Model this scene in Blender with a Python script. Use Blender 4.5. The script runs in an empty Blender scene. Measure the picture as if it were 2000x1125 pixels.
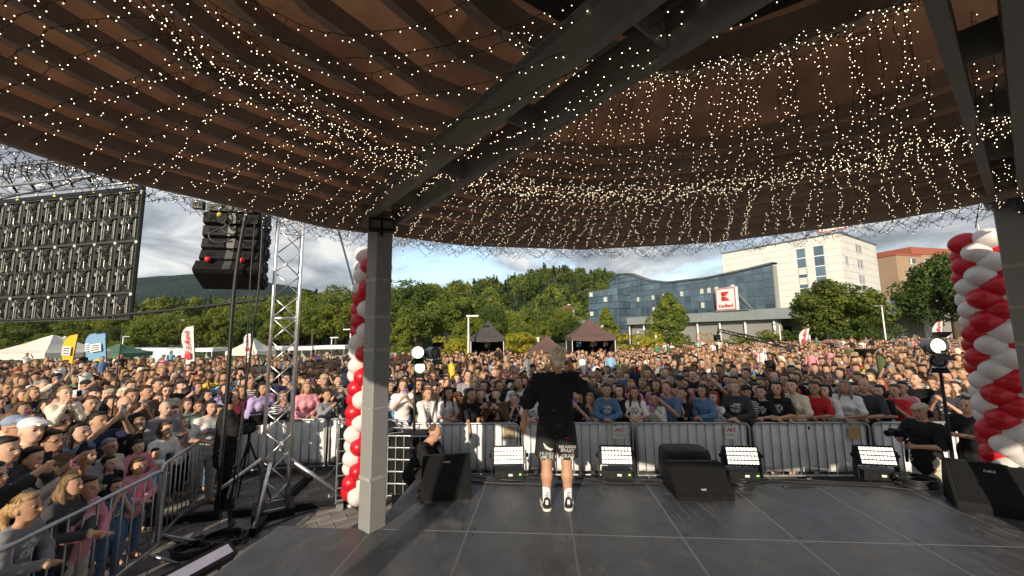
import bpy, bmesh, math, random
import numpy as np
from mathutils import Vector, Matrix
random.seed(7); rng = np.random.default_rng(7)
SC = bpy.context.scene
COL = SC.collection
R = math.radians
# ------------------------------------------------------------------ camera
H_CAM, PITCH, ROLL, FPX = 2.7, R(6.8), R(0.7), 753.0
cam_d = bpy.data.cameras.new('camera'); cam = bpy.data.objects.new('camera', cam_d); COL.objects.link(cam)
cam_d.sensor_width = 36.0; cam_d.lens = 36.0 * FPX / 2000.0
cam_d.clip_start = 0.05; cam_d.clip_end = 9000
cam.matrix_world = Matrix.Translation((0, 0, H_CAM)) @ Matrix.Rotation(math.pi/2 + PITCH, 4, 'X') @ Matrix.Rotation(-ROLL, 4, 'Z')
SC.camera = cam
# ------------------------------------------------------------------ sky and sun
SUN_EL = R(18.5); SUN_TO = Vector((-0.30, -0.954, 0)).normalized()      # the sun stands behind the stage, a little to the left
world = bpy.data.worlds.new('World'); SC.world = world; world.use_nodes = True
def build_sky():
    nt = world.node_tree; N = nt.nodes; L = nt.links; N.clear()
    out = N.new('ShaderNodeOutputWorld')
    sky = N.new('ShaderNodeTexSky'); sky.sky_type = 'NISHITA'; sky.sun_disc = False
    sky.sun_elevation = SUN_EL; sky.sun_rotation = math.atan2(SUN_TO.x, SUN_TO.y)
    b1 = N.new('ShaderNodeBackground'); b1.inputs[1].default_value = 0.15; L.new(sky.outputs[0], b1.inputs[0])
    tc = N.new('ShaderNodeTexCoord'); sep = N.new('ShaderNodeSeparateXYZ'); L.new(tc.outputs['Generated'], sep.inputs[0])
    def m(op, a, b=None, clamp=False):
        n = N.new('ShaderNodeMath'); n.operation = op; n.use_clamp = clamp
        for i, v in enumerate((a, b)):
            if v is None: continue
            if isinstance(v, (int, float)): n.inputs[i].default_value = v
            else: L.new(v, n.inputs[i])
        return n.outputs[0]
    zz = m('ADD', m('MAXIMUM', sep.outputs[2], 0.0), 0.16)
    cx = m('DIVIDE', sep.outputs[0], zz); cy = m('DIVIDE', sep.outputs[1], zz)
    cv = N.new('ShaderNodeCombineXYZ'); L.new(cx, cv.inputs[0]); L.new(cy, cv.inputs[1])
    def noise(scale, detail, rough, loc, dist=0.0):
        mp = N.new('ShaderNodeMapping'); mp.inputs['Location'].default_value = loc; mp.inputs['Scale'].default_value = (1, 0.8, 1)
        L.new(cv.outputs[0], mp.inputs[0])
        n = N.new('ShaderNodeTexNoise'); n.inputs['Scale'].default_value = scale; n.inputs['Detail'].default_value = detail
        n.inputs['Roughness'].default_value = rough; n.inputs['Distortion'].default_value = dist
        L.new(mp.outputs[0], n.inputs['Vector']); return n.outputs[0]
    def ramp(fac, stops):
        r = N.new('ShaderNodeValToRGB'); L.new(fac, r.inputs[0]); e = r.color_ramp.elements
        e[0].position, e[0].color = stops[0][0], (*stops[0][1], 1); e[1].position, e[1].color = stops[-1][0], (*stops[-1][1], 1)
        for p, c in stops[1:-1]:
            k = e.new(p); k.color = (*c, 1)
        return r.outputs[0]
    n1 = noise(0.85, 8, 0.58, (3.4, 1.7, 0), 0.3); n2 = noise(1.7, 9, 0.6, (9.1, 4.2, 0), 0.5)
    cover = ramp(n1, [(0.36, (0, 0, 0)), (0.46, (0.85, 0.85, 0.85)), (0.56, (1, 1, 1))])
    ccol = ramp(n2, [(0.34, (0.27, 0.30, 0.35)), (0.46, (0.42, 0.46, 0.51)), (0.56, (0.66, 0.69, 0.72)), (0.66, (1.0, 0.98, 0.94))])
    b2 = N.new('ShaderNodeBackground'); b2.inputs[1].default_value = 0.66; L.new(ccol, b2.inputs[0])
    mx = N.new('ShaderNodeMixShader'); L.new(cover, mx.inputs[0]); L.new(b1.outputs[0], mx.inputs[1]); L.new(b2.outputs[0], mx.inputs[2])
    L.new(mx.outputs[0], out.inputs[0])
build_sky()
sun_d = bpy.data.lights.new('sun', 'SUN'); sun = bpy.data.objects.new('sun', sun_d); COL.objects.link(sun)
sun_d.energy = 3.9; sun_d.angle = R(0.5); sun_d.color = (1.0, 0.86, 0.68)
sun_dir = Vector((SUN_TO.x*math.cos(SUN_EL), SUN_TO.y*math.cos(SUN_EL), math.sin(SUN_EL)))
sun.rotation_euler = sun_dir.to_track_quat('Z', 'Y').to_euler(); sun.location = sun_dir * 60
vs = SC.view_settings; vs.view_transform = 'Standard'; vs.look = 'None'; vs.gamma = 1.0; vs.exposure = 0.56; vs.use_curve_mapping = False
SC.render.engine = 'CYCLES'
SC.cycles.use_denoising = True
SC.cycles.max_bounces = 6; SC.cycles.diffuse_bounces = 3; SC.cycles.glossy_bounces = 3; SC.cycles.transmission_bounces = 3; SC.cycles.transparent_max_bounces = 8
SC.cycles.sample_clamp_indirect = 6.0
# ------------------------------------------------------------------ from the photograph's pixels (2000 x 1125) to places
def ray(x, y):
    u, v = x - 1000.0, 562.5 - y
    c, s = math.cos(ROLL), math.sin(ROLL)
    u0, v0 = c*u + s*v, -s*u + c*v
    return Vector((u0/FPX, math.cos(PITCH) - v0/FPX*math.sin(PITCH), math.sin(PITCH) + v0/FPX*math.cos(PITCH)))
def atz(x, y, z):
    d = ray(x, y); t = (z - H_CAM)/d.z; return Vector((d.x*t, d.y*t, z))
def aty(x, y, Y):
    d = ray(x, y); t = Y/d.y; return Vector((d.x*t, Y, H_CAM + d.z*t))
# ------------------------------------------------------------------ mesh helpers
class MB:
    def __init__(s): s.v = []; s.f = []; s.m = []; s.mi = 0
    def add(s, vs_, fs_):
        b = len(s.v); s.v.extend([tuple(p) for p in vs_])
        for f in fs_: s.f.append([b + i for i in f]); s.m.append(s.mi)
        return s
    def box(s, c, d, rz=0.0, M=None, taper=1.0):
        x, y, z = d[0]/2, d[1]/2, d[2]/2
        P = [Vector((a*x*(taper if k > 0 else 1), b*y*(taper if k > 0 else 1), k*z)) for k in (-1, 1) for b in (-1, 1) for a in (-1, 1)]
        if M is None: M = Matrix.Rotation(rz, 3, 'Z')
        P = [M @ p + Vector(c) for p in P]
        return s.add(P, [(0,2,3,1),(4,5,7,6),(0,1,5,4),(2,6,7,3),(0,4,6,2),(1,3,7,5)])
    def tube(s, p0, p1, r0, r1=None, n=8, caps=True):
        p0, p1 = Vector(p0), Vector(p1); r1 = r0 if r1 is None else r1
        d = (p1 - p0)
        if d.length < 1e-6: return s
        d.normalize(); a = d.orthogonal().normalized(); b = d.cross(a)
        P = []
        for p, r in ((p0, r0), (p1, r1)):
            for i in range(n):
                t = 2*math.pi*(i+.5)/n; P.append(p + (a*math.cos(t) + b*math.sin(t))*r)
        F = [(i, (i+1) % n, n + (i+1) % n, n + i) for i in range(n)]
        if caps: F += [tuple(range(n-1, -1, -1)), tuple(range(n, 2*n))]
        return s.add(P, F)
    def path(s, pts, r, n=6, closed=False, caps=True):
        pts = [Vector(p) for p in pts]; m = len(pts); P = []; prev = None
        for i, p in enumerate(pts):
            if closed: d = pts[(i+1) % m] - pts[i-1]
            else: d = pts[min(i+1, m-1)] - pts[max(i-1, 0)]
            if d.length < 1e-9: d = Vector((0, 0, 1))
            d.normalize()
            a = d.orthogonal().normalized() if prev is None else (prev - d*prev.dot(d))
            if a.length < 1e-6: a = d.orthogonal()
            a.normalize(); prev = a; b = d.cross(a)
            rr = r[i] if isinstance(r, (list, tuple)) else r
            for k in range(n):
                t = 2*math.pi*k/n; P.append(p + (a*math.cos(t) + b*math.sin(t))*rr)
        F = []
        for i in range(m if closed else m-1):
            j = (i+1) % m
            for k in range(n): F.append((i*n+k, i*n+(k+1) % n, j*n+(k+1) % n, j*n+k))
        if caps and not closed: F += [tuple(range(n-1, -1, -1)), tuple(range((m-1)*n, m*n))]
        return s.add(P, F)
    def lathe(s, prof, c=(0, 0, 0), n=16, M=None):
        P = []; c = Vector(c)
        for r, z in prof:
            for k in range(n):
                t = 2*math.pi*k/n; p = Vector((r*math.cos(t), r*math.sin(t), z)); P.append((M @ p if M else p) + c)
        F = [(i*n+k, i*n+(k+1) % n, (i+1)*n+(k+1) % n, (i+1)*n+k) for i in range(len(prof)-1) for k in range(n)]
        F += [tuple(range(n-1, -1, -1)), tuple(range((len(prof)-1)*n, len(prof)*n))]
        return s.add(P, F)
    def prism(s, poly, axis_o, ax, ay, depth):
        """polygon in the plane (ax, ay) through axis_o, extruded by the vector depth"""
        o, ax, ay, d = Vector(axis_o), Vector(ax), Vector(ay), Vector(depth); n = len(poly)
        P = [o + ax*a + ay*b for a, b in poly] + [o + ax*a + ay*b + d for a, b in poly]
        return s.add(P, [tuple(range(n-1, -1, -1)), tuple(range(n, 2*n))] + [(i, (i+1) % n, n+(i+1) % n, n+i) for i in range(n)])
    def sphere(s, c, r, n=12, m=8, sc=(1, 1, 1)):
        c = Vector(c); P = [c + Vector((0, 0, -r*sc[2]))]
        for i in range(1, m):
            t = math.pi*i/m - math.pi/2
            for k in range(n):
                a = 2*math.pi*k/n; P.append(c + Vector((r*math.cos(t)*math.cos(a)*sc[0], r*math.cos(t)*math.sin(a)*sc[1], r*math.sin(t)*sc[2])))
        P.append(c + Vector((0, 0, r*sc[2]))); F = []
        for k in range(n): F.append((0, 1+(k+1) % n, 1+k))
        for i in range(m-2):
            for k in range(n): a = 1+i*n; F.append((a+k, a+(k+1) % n, a+n+(k+1) % n, a+n+k))
        a = 1+(m-2)*n
        for k in range(n): F.append((a+k, a+(k+1) % n, len(P)-1))
        return s.add(P, F)
    def mesh(s, name, mats, smooth=False):
        me = bpy.data.meshes.new(name); me.from_pydata(s.v, [], s.f)
        mats = mats if isinstance(mats, (list, tuple)) else [mats]
        for m in mats: me.materials.append(m)
        if len(mats) > 1: me.polygons.foreach_set('material_index', s.m)
        if smooth: me.polygons.foreach_set('use_smooth', [True]*len(me.polygons))
        bm = bmesh.new(); bm.from_mesh(me); bmesh.ops.recalc_face_normals(bm, faces=bm.faces); bm.to_mesh(me); bm.free()
        me.update(); return me
def put(name, me, parent=None, loc=(0, 0, 0), rz=0.0, color=None):
    o = bpy.data.objects.new(name, me); COL.objects.link(o)
    o.location = loc; o.rotation_euler = (0, 0, rz)
    if parent is not None: o.parent = parent
    if color is not None: o.color = (*color[:3], 1)
    return o
def obj(name, mb, mats, parent=None, smooth=False, loc=(0, 0, 0), rz=0.0, color=None):
    return put(name, mb.mesh(name, mats, smooth), parent, loc, rz, color)
def tag(o, label, cat, group=None):
    o['label'] = label; o['category'] = cat
    if group: o['group'] = group
    return o
def thing(name, label, cat, loc=(0, 0, 0), rz=0.0, group=None):
    o = bpy.data.objects.new(name, None); COL.objects.link(o); o.location = loc; o.rotation_euler = (0, 0, rz)
    o.empty_display_size = 0.2
    return tag(o, label, cat, group)
def struct(o, kind='structure'): o['kind'] = kind; return o
def np_mesh(name, V, F, mats, smooth=False, mi=None, col=None):
    """V (n,3), F (m,4) or (m,3) arrays"""
    me = bpy.data.meshes.new(name); n, k = len(F), F.shape[1]
    me.vertices.add(len(V)); me.vertices.foreach_set('co', np.ascontiguousarray(V, dtype=np.float32).ravel())
    me.loops.add(n*k); me.loops.foreach_set('vertex_index', np.ascontiguousarray(F, dtype=np.int32).ravel())
    me.polygons.add(n); me.polygons.foreach_set('loop_start', np.arange(0, n*k, k, dtype=np.int32))
    try: me.polygons.foreach_set('loop_total', np.full(n, k, dtype=np.int32))
    except Exception: pass
    for m in (mats if isinstance(mats, (list, tuple)) else [mats]): me.materials.append(m)
    if mi is not None: me.polygons.foreach_set('material_index', np.ascontiguousarray(mi, dtype=np.int32))
    me.polygons.foreach_set('use_smooth', np.full(n, smooth))
    if col is not None:
        a = me.color_attributes.new('tint', 'FLOAT_COLOR', 'POINT'); c4 = np.ones((len(V), 4), np.float32); c4[:, :3] = col
        a.data.foreach_set('color', c4.ravel())
    me.update(calc_edges=True); me.validate(); return me
def text_mesh(name, body, size, mat, extrude=0.004, align='CENTER', spacing=1.0, shear=0.0, bold=0.0):
    cu = bpy.data.curves.new(name, 'FONT'); cu.body = body; cu.size = size; cu.extrude = extrude; cu.align_x = align; cu.align_y = 'CENTER'
    cu.space_character = spacing; cu.shear = shear; cu.offset = bold; cu.resolution_u = 3
    o = bpy.data.objects.new(name, cu); COL.objects.link(o)
    dg = bpy.context.evaluated_depsgraph_get(); me = bpy.data.meshes.new_from_object(o.evaluated_get(dg))
    bpy.data.objects.remove(o); me.materials.clear(); me.materials.append(mat); me.name = name; return me
# ------------------------------------------------------------------ materials
def mat(name, col, rough=0.6, metal=0.0, var=0.12, scale=6.0, bump=0.0, bscale=40.0, spec=0.5, coat=0.0, objcol=False, transl=0.0, emit=None, estr=0.0, obj_rand=0.0, attr=None, wave=None, col2=None, fine=0.0):
    m = bpy.data.materials.new(name); m.use_nodes = True; nt = m.node_tree; N = nt.nodes; L = nt.links
    b = N['Principled BSDF']; b.inputs['Roughness'].default_value = rough; b.inputs['Metallic'].default_value = metal
    b.inputs['Specular IOR Level'].default_value = spec; b.inputs['Coat Weight'].default_value = coat
    tc = N.new('ShaderNodeTexCoord')
    if objcol: src = N.new('ShaderNodeObjectInfo').outputs['Color']
    elif attr: a = N.new('ShaderNodeAttribute'); a.attribute_name = attr; src = a.outputs['Color']
    else:
        rgb = N.new('ShaderNodeRGB'); rgb.outputs[0].default_value = (*col, 1); src = rgb.outputs[0]
    if var > 0 or col2 is not None:
        n = N.new('ShaderNodeTexNoise'); n.inputs['Scale'].default_value = scale; n.inputs['Detail'].default_value = 6; n.inputs['Roughness'].default_value = 0.62
        L.new(tc.outputs['Object'], n.inputs['Vector'])
        if col2 is not None:
            r = N.new('ShaderNodeValToRGB'); r.color_ramp.elements[0].position = 0.42; r.color_ramp.elements[1].position = 0.60; L.new(n.outputs[0], r.inputs[0])
            mx = N.new('ShaderNodeMix'); mx.data_type = 'RGBA'; L.new(r.outputs[0], mx.inputs[0]); L.new(src, mx.inputs[6]); mx.inputs[7].default_value = (*col2, 1); src = mx.outputs[2]
        mr = N.new('ShaderNodeMapRange'); mr.inputs[1].default_value = 0.3; mr.inputs[2].default_value = 0.7; mr.inputs[3].default_value = 1-var; mr.inputs[4].default_value = 1+var
        L.new(n.outputs[0], mr.inputs[0])
        hv = N.new('ShaderNodeHueSaturation'); L.new(src, hv.inputs['Color']); L.new(mr.outputs[0], hv.inputs['Value']); src = hv.outputs[0]
        if rough < 0.95:
            mr2 = N.new('ShaderNodeMapRange'); mr2.inputs[1].default_value = 0.3; mr2.inputs[2].default_value = 0.7
            mr2.inputs[3].default_value = max(0.02, rough*0.8); mr2.inputs[4].default_value = min(1, rough*1.2); L.new(n.outputs[0], mr2.inputs[0]); L.new(mr2.outputs[0], b.inputs['Roughness'])
    if obj_rand > 0:
        oi = N.new('ShaderNodeObjectInfo'); mr = N.new('ShaderNodeMapRange'); mr.inputs[3].default_value = 1-obj_rand; mr.inputs[4].default_value = 1+obj_rand
        L.new(oi.outputs['Random'], mr.inputs[0]); hv = N.new('ShaderNodeHueSaturation'); L.new(src, hv.inputs['Color']); L.new(mr.outputs[0], hv.inputs['Value']); src = hv.outputs[0]
    L.new(src, b.inputs['Base Color'])
    if bump > 0:
        n = N.new('ShaderNodeTexNoise'); n.inputs['Scale'].default_value = bscale; n.inputs['Detail'].default_value = 4; L.new(tc.outputs['Object'], n.inputs['Vector'])
        hsrc = n.outputs[0]
        bp = N.new('ShaderNodeBump'); bp.inputs['Strength'].default_value = bump; bp.inputs['Distance'].default_value = 0.02; L.new(hsrc, bp.inputs['Height']); L.new(bp.outputs[0], b.inputs['Normal'])
    if wave:
        w = N.new('ShaderNodeTexWave'); w.inputs['Scale'].default_value = wave[0]; w.bands_direction = wave[1]; L.new(tc.outputs['Object'], w.inputs['Vector'])
        bp = N.new('ShaderNodeBump'); bp.inputs['Strength'].default_value = wave[2]; bp.inputs['Distance'].default_value = 0.01; L.new(w.outputs[1], bp.inputs['Height']); L.new(bp.outputs[0], b.inputs['Normal'])
    if transl > 0:
        t = N.new('ShaderNodeBsdfTranslucent'); L.new(src, t.inputs[0]); ms = N.new('ShaderNodeMixShader'); ms.inputs[0].default_value = transl
        L.new(b.outputs[0], ms.inputs[1]); L.new(t.outputs[0], ms.inputs[2]); L.new(ms.outputs[0], N['Material Output'].inputs[0])
    if emit:
        b.inputs['Emission Color'].default_value = (*emit, 1); b.inputs['Emission Strength'].default_value = estr
    return m
M = {}
M['steel'] = mat('painted_steel', (0.20, 0.195, 0.185), 0.55, var=0.15, scale=3, bump=0.1)
M['steel_lt'] = mat('pillar_paint', (0.25, 0.25, 0.24), 0.55, var=0.25, scale=2.2, bump=0.15, bscale=12, col2=(0.20, 0.20, 0.195))
M['purlin'] = mat('purlin_paint', (0.26, 0.205, 0.175), 0.6, var=0.18, scale=4)
M['alu'] = mat('aluminium', (0.72, 0.72, 0.72), 0.32, 0.9, var=0.10, scale=8)
M['zinc'] = mat('galvanised_steel', (0.42, 0.43, 0.44), 0.45, 0.75, var=0.15, scale=10)
M['black'] = mat('black_plastic', (0.009, 0.009, 0.0095), 0.6, spec=0.14, var=0.2, scale=12, bump=0.12, bscale=220)
M['blackmetal'] = mat('black_metal', (0.010, 0.010, 0.011), 0.45, 0.0, spec=0.25, var=0.2, scale=10)
M['grille'] = mat('speaker_grille', (0.006, 0.006, 0.0065), 0.7, 0.0, spec=0.2, var=0.25, scale=30, bump=0.5, bscale=400)
M['zinc_dk'] = mat('shaded_zinc', (0.28, 0.285, 0.29), 0.5, 0.5, var=0.2, scale=10)  # darker zinc copy: shade on the barrier bars is put into the colour
M['rubber'] = mat('cable_rubber', (0.014, 0.014, 0.015), 0.48, var=0.15, scale=20)
M['cloth_blk'] = mat('black_cloth', (0.014, 0.013, 0.014), 0.85, var=0.25, scale=8, bump=0.35, bscale=25)
M['white'] = mat('white_paint', (0.78, 0.78, 0.76), 0.5, var=0.05, scale=3)
M['red'] = mat('red_paint', (0.55, 0.02, 0.025), 0.45, var=0.08)
M['orange'] = mat('orange_paint', (0.75, 0.28, 0.03), 0.45, var=0.1)
M['paper'] = mat('paper', (0.75, 0.74, 0.70), 0.7, var=0.05)
M['wood'] = mat('timber', (0.28, 0.17, 0.085), 0.7, var=0.25, scale=9)
# ================================================================== the setting: ground, hills
M['paver'] = mat('concrete_paver', (0.20, 0.18, 0.16), 0.85, var=0.22, scale=7, bump=0.4, bscale=60, obj_rand=0.28)
M['joint'] = mat('plaza_ground', (0.14, 0.13, 0.115), 0.9, var=0.2, scale=2.0, bump=0.5, bscale=50)
M['grass'] = mat('grass', (0.055, 0.085, 0.022), 0.95, var=0.35, scale=0.6, bump=0.5, bscale=14)
M['forestfloor'] = mat('forest_floor', (0.030, 0.055, 0.016), 0.95, var=0.35, scale=0.05)
M['mountain'] = mat('far_forest', (0.030, 0.058, 0.040), 1.0, var=0.0, spec=0.0)
def shape_mountain():
    nt = M['mountain'].node_tree; N = nt.nodes; L = nt.links; b = N['Principled BSDF']
    tc = N.new('ShaderNodeTexCoord'); v = N.new('ShaderNodeTexVoronoi'); v.inputs['Scale'].default_value = 0.16; L.new(tc.outputs['Object'], v.inputs['Vector'])
    n = N.new('ShaderNodeTexNoise'); n.inputs['Scale'].default_value = 0.012; n.inputs['Detail'].default_value = 8; L.new(tc.outputs['Object'], n.inputs['Vector'])
    r = N.new('ShaderNodeValToRGB'); L.new(n.outputs[0], r.inputs[0]); e = r.color_ramp.elements
    e[0].position = 0.38; e[0].color = (0.012, 0.028, 0.028, 1); e[1].position = 0.64; e[1].color = (0.024, 0.046, 0.036, 1)  # blue haze of distance is put into these forest tones
    L.new(r.outputs[0], b.inputs['Base Color'])
    bp = N.new('ShaderNodeBump'); bp.inputs['Strength'].default_value = 1.0; bp.inputs['Distance'].default_value = 7.0; bp.invert = True
    L.new(v.outputs[0], bp.inputs['Height']); L.new(bp.outputs[0], b.inputs['Normal'])
shape_mountain()
def grid_sheet(name, x0, x1, y0, y1, nx, ny, zf, mats, smooth=True):
    X, Y = np.meshgrid(np.linspace(x0, x1, nx), np.linspace(y0, y1, ny), indexing='ij'); Z = zf(X, Y)
    V = np.stack([X, Y, Z], -1).reshape(-1, 3); i = np.arange(nx*ny).reshape(nx, ny)
    F = np.stack([i[:-1, :-1], i[1:, :-1], i[1:, 1:], i[:-1, 1:]], -1).reshape(-1, 4)
    return struct(put(name, np_mesh(name, V, F, mats, smooth)))
ground = grid_sheet('ground', -4000, 4000, -300, 6000, 3, 3, lambda X, Y: X*0 - 0.035, M['joint'], False)
lawn = grid_sheet('lawn', -260, 260, 44, 420, 3, 3, lambda X, Y: X*0 - 0.030, M['grass'], False)
def sky_noise(X, Y, s, seed):
    r = np.random.default_rng(seed); Z = X*0
    for k in range(10):
        a = r.uniform(0, 6.28); f = s*1.6**(k*0.5); Z = Z + np.sin((X*math.cos(a) + Y*math.sin(a))*f + r.uniform(0, 6.28))/(1+k*0.6)
    return Z
def hill_h(X, Y):
    """height of the wooded ridge behind the square: skyline read off the photograph at 250 m"""
    u = X/np.maximum(Y, 60.0)*FPX + 1000
    sk = np.interp(u, [-600, 0, 250, 450, 620, 760, 900, 1000, 1080, 1150, 1250, 1400, 1700, 2200, 2800], [18, 18, 18, 19, 20, 23, 27, 33, 38, 36, 27, 18, 10, 8, 8])
    t = np.clip((Y-105)/150, 0, 1); t = t*t*(3-2*t)
    return sk*t*np.clip((520-Y)/230, 0, 1) - 0.3 + sky_noise(X, Y, 0.03, 3)*0.5*t
hill = grid_sheet('hill', -420, 420, 100, 540, 90, 60, hill_h, M['forestfloor'])
def mount_h(X, Y):
    u = X/Y*FPX + 1000
    sk = np.interp(u, [-900, -300, 0, 180, 300, 380, 440, 560, 660, 800, 1000], [150, 215, 232, 246, 258, 262, 250, 200, 150, 90, 20])
    t = np.clip((Y-700)/900, 0, 1); t = t*t*(3-2*t)
    return sk*t*np.clip((3200-Y)/1100, 0, 1) + sky_noise(X, Y, 0.006, 5)*6*t - 2 + sky_noise(X, Y, 0.05, 9)*1.4*t
mountain = grid_sheet('mountain', -3600, 300, 690, 3200, 150, 90, mount_h, M['mountain'])
# pavers of the square next to the stage, each one a stone
def lay_pavers():
    meshes = []
    for k in range(5):
        mb = MB(); d = 0.045; w, l = 0.395, 0.195; b = 0.008
        j = [random.uniform(-0.004, 0.004) for _ in range(4)]
        mb.add([(-w/2, -l/2, -d), (w/2, -l/2, -d), (w/2, l/2, -d), (-w/2, l/2, -d), (-w/2, -l/2, -b+j[0]*.3), (w/2, -l/2, -b+j[1]*.3), (w/2, l/2, -b), (-w/2, l/2, -b),
                (-w/2+b, -l/2+b, j[0]), (w/2-b, -l/2+b, j[1]), (w/2-b, l/2-b, j[2]), (-w/2+b, l/2-b, j[3])],
               [(0,1,5,4),(1,2,6,5),(2,3,7,6),(3,0,4,7),(4,5,9,8),(5,6,10,9),(6,7,11,10),(7,4,8,11),(8,9,10,11)])
        meshes.append(mb.mesh('paver', M['paver']))
    cells = []; a = R(33)
    for i in range(-30, 30):
        for j in range(-60, 60):
            x = i*0.40 + (0.2 if j % 2 else 0); y = j*0.20
            X = -3.6 + x*math.cos(a) - y*math.sin(a); Y = 6.0 + x*math.sin(a) + y*math.cos(a)
            if -5.9 < X < -1.25 and 4.4 < Y < 8.6 and X > -4.9 + (Y-4.4)*-0.28:
                cells.append((X, Y))
    cells.sort(key=lambda c: math.hypot(c[0], c[1]-0))
    for X, Y in cells[:290]:
        put('paver', random.choice(meshes), ground, (X, Y, -0.002 + random.uniform(-.002, .002)), a + random.uniform(-.01, .01))
    mb = MB()
    for X, Y in cells[290:]: mb.box((X, Y, -0.02), (0.39, 0.19, 0.04), a)
    if mb.v: struct(obj('distant_pavers', mb, M['paver'], ground), 'stuff')
lay_pavers()
# ================================================================== stage
YAW = R(-4.5)
SU, SV = Vector((math.cos(YAW), math.sin(YAW), 0)), Vector((-math.sin(YAW), math.cos(YAW), 0))
SO = Vector((-1.45, 4.18, 0.75))
M['deck'] = mat('stage_deck', (0.046, 0.047, 0.050), 0.42, var=0.40, scale=3.2, bump=0.14, bscale=260, spec=0.40, obj_rand=0.12)
M['deckedge'] = mat('deck_edge', (0.24, 0.24, 0.235), 0.5, 0.5, var=0.2)
M['skirt'] = mat('stage_skirt', (0.016, 0.016, 0.017), 0.9, var=0.2, bump=0.4, bscale=20)
def scuff_deck():
    nt = M['deck'].node_tree; N = nt.nodes; L = nt.links; b = N['Principled BSDF']; src = b.inputs['Base Color'].links[0].from_socket; tc = N.new('ShaderNodeTexCoord'); geo = N.new('ShaderNodeNewGeometry')
    tot = None
    for rot, sc, lo in ((.5, (34, 1.6, 1), .56), (2.1, (26, 1.2, 1), .57), (1.2, (3.5, 3.0, 1), .53)):
        mp = N.new('ShaderNodeMapping'); mp.inputs['Rotation'].default_value = (0, 0, rot); mp.inputs['Scale'].default_value = sc; L.new(geo.outputs['Position'], mp.inputs[0])
        n = N.new('ShaderNodeTexNoise'); n.inputs['Scale'].default_value = 1.0; n.inputs['Detail'].default_value = 7; n.inputs['Roughness'].default_value = .65; L.new(mp.outputs[0], n.inputs['Vector'])
        r = N.new('ShaderNodeMapRange'); r.inputs[1].default_value = lo; r.inputs[2].default_value = lo+.12; r.inputs[3].default_value = 0; r.inputs[4].default_value = .42; L.new(n.outputs[0], r.inputs[0])
        if tot is None: tot = r.outputs[0]
        else: a = N.new('ShaderNodeMath'); a.operation = 'MAXIMUM'; L.new(tot, a.inputs[0]); L.new(r.outputs[0], a.inputs[1]); tot = a.outputs[0]
    mx = N.new('ShaderNodeMix'); mx.data_type = 'RGBA'; L.new(tot, mx.inputs[0]); L.new(src, mx.inputs[6]); mx.inputs[7].default_value = (.17, .165, .155, 1); L.new(mx.outputs[2], b.inputs['Base Color'])
    rr = N.new('ShaderNodeMapRange'); rr.inputs[2].default_value = .34; rr.inputs[3].default_value = .36; rr.inputs[4].default_value = .7; L.new(tot, rr.inputs[0]); L.new(rr.outputs[0], b.inputs['Roughness'])
scuff_deck()
stage = thing('stage', 'low black stage of square deck panels with pale metal seams', 'stage', SO, YAW)
def build_stage():
    def panel(u0, u1, v0, v1):
        w, l = u1-u0-0.004, v1-v0-0.004; mb = MB(); e = 0.007
        mb.box((0, 0, -0.03), (w-2*e, l-2*e, 0.06)); mb.mi = 1
        for sx in (-1, 1): mb.box((sx*(w/2-e/2), 0, -0.031), (e, l, 0.06))
        for sy in (-1, 1): mb.box((0, sy*(l/2-e/2), -0.0312), (w-2*e, e, 0.06))
        p = obj('deck_panel', mb, [M['deck'], M['deckedge']], stage, loc=((u0+u1)/2, (v0+v1)/2, 0))
        b = MB()
        for sx in (-1, 1):
            for sy in (-1, 1): b.lathe([(0.011, 0), (0.011, 0.0012)], (sx*(w/2-0.06), sy*(l/2-0.06), 0), 8)
        struct(obj('corner_bolts', b, M['blackmetal'], p), 'stuff')
    us = [0, 0.98, 2.02, 3.06, 4.1, 5.14, 6.18, 7.22]
    for i in range(7):
        panel(us[i], us[i+1], 0, 1.52)
        for v in (-2.0, -4.0, -6.0): panel(us[i], us[i+1], v, v+2.0)
    for v in (-1.98, -3.96): panel(-1.0, 0, v, v+1.98)
    mb = MB()
    mb.box((3.61, 1.50, -0.41), (7.2, 0.03, 0.66)); mb.box((0.02, 0.75, -0.41), (0.03, 1.47, 0.66)); mb.box((-0.5, -0.02, -0.41), (0.97, 0.03, 0.66)); mb.box((-0.98, -2.0, -0.41), (0.03, 3.9, 0.66))
    obj('skirt', mb, M['skirt'], stage)
    for u in (0.06, 2.02, 4.1, 6.18):
        l = MB(); l.tube((u, 1.40, -0.75), (u, 1.40, -0.06), 0.025, n=8); obj('leg', l, M['zinc'], stage)
    for u in (-0.94, -0.5):
        l = MB(); l.tube((u, -0.09, -0.75), (u, -0.09, -0.06), 0.025, n=8); obj('leg', l, M['zinc'], stage)
build_stage()
def on_stage(x, y): p = atz(x, y, 0.75); return p

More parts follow.
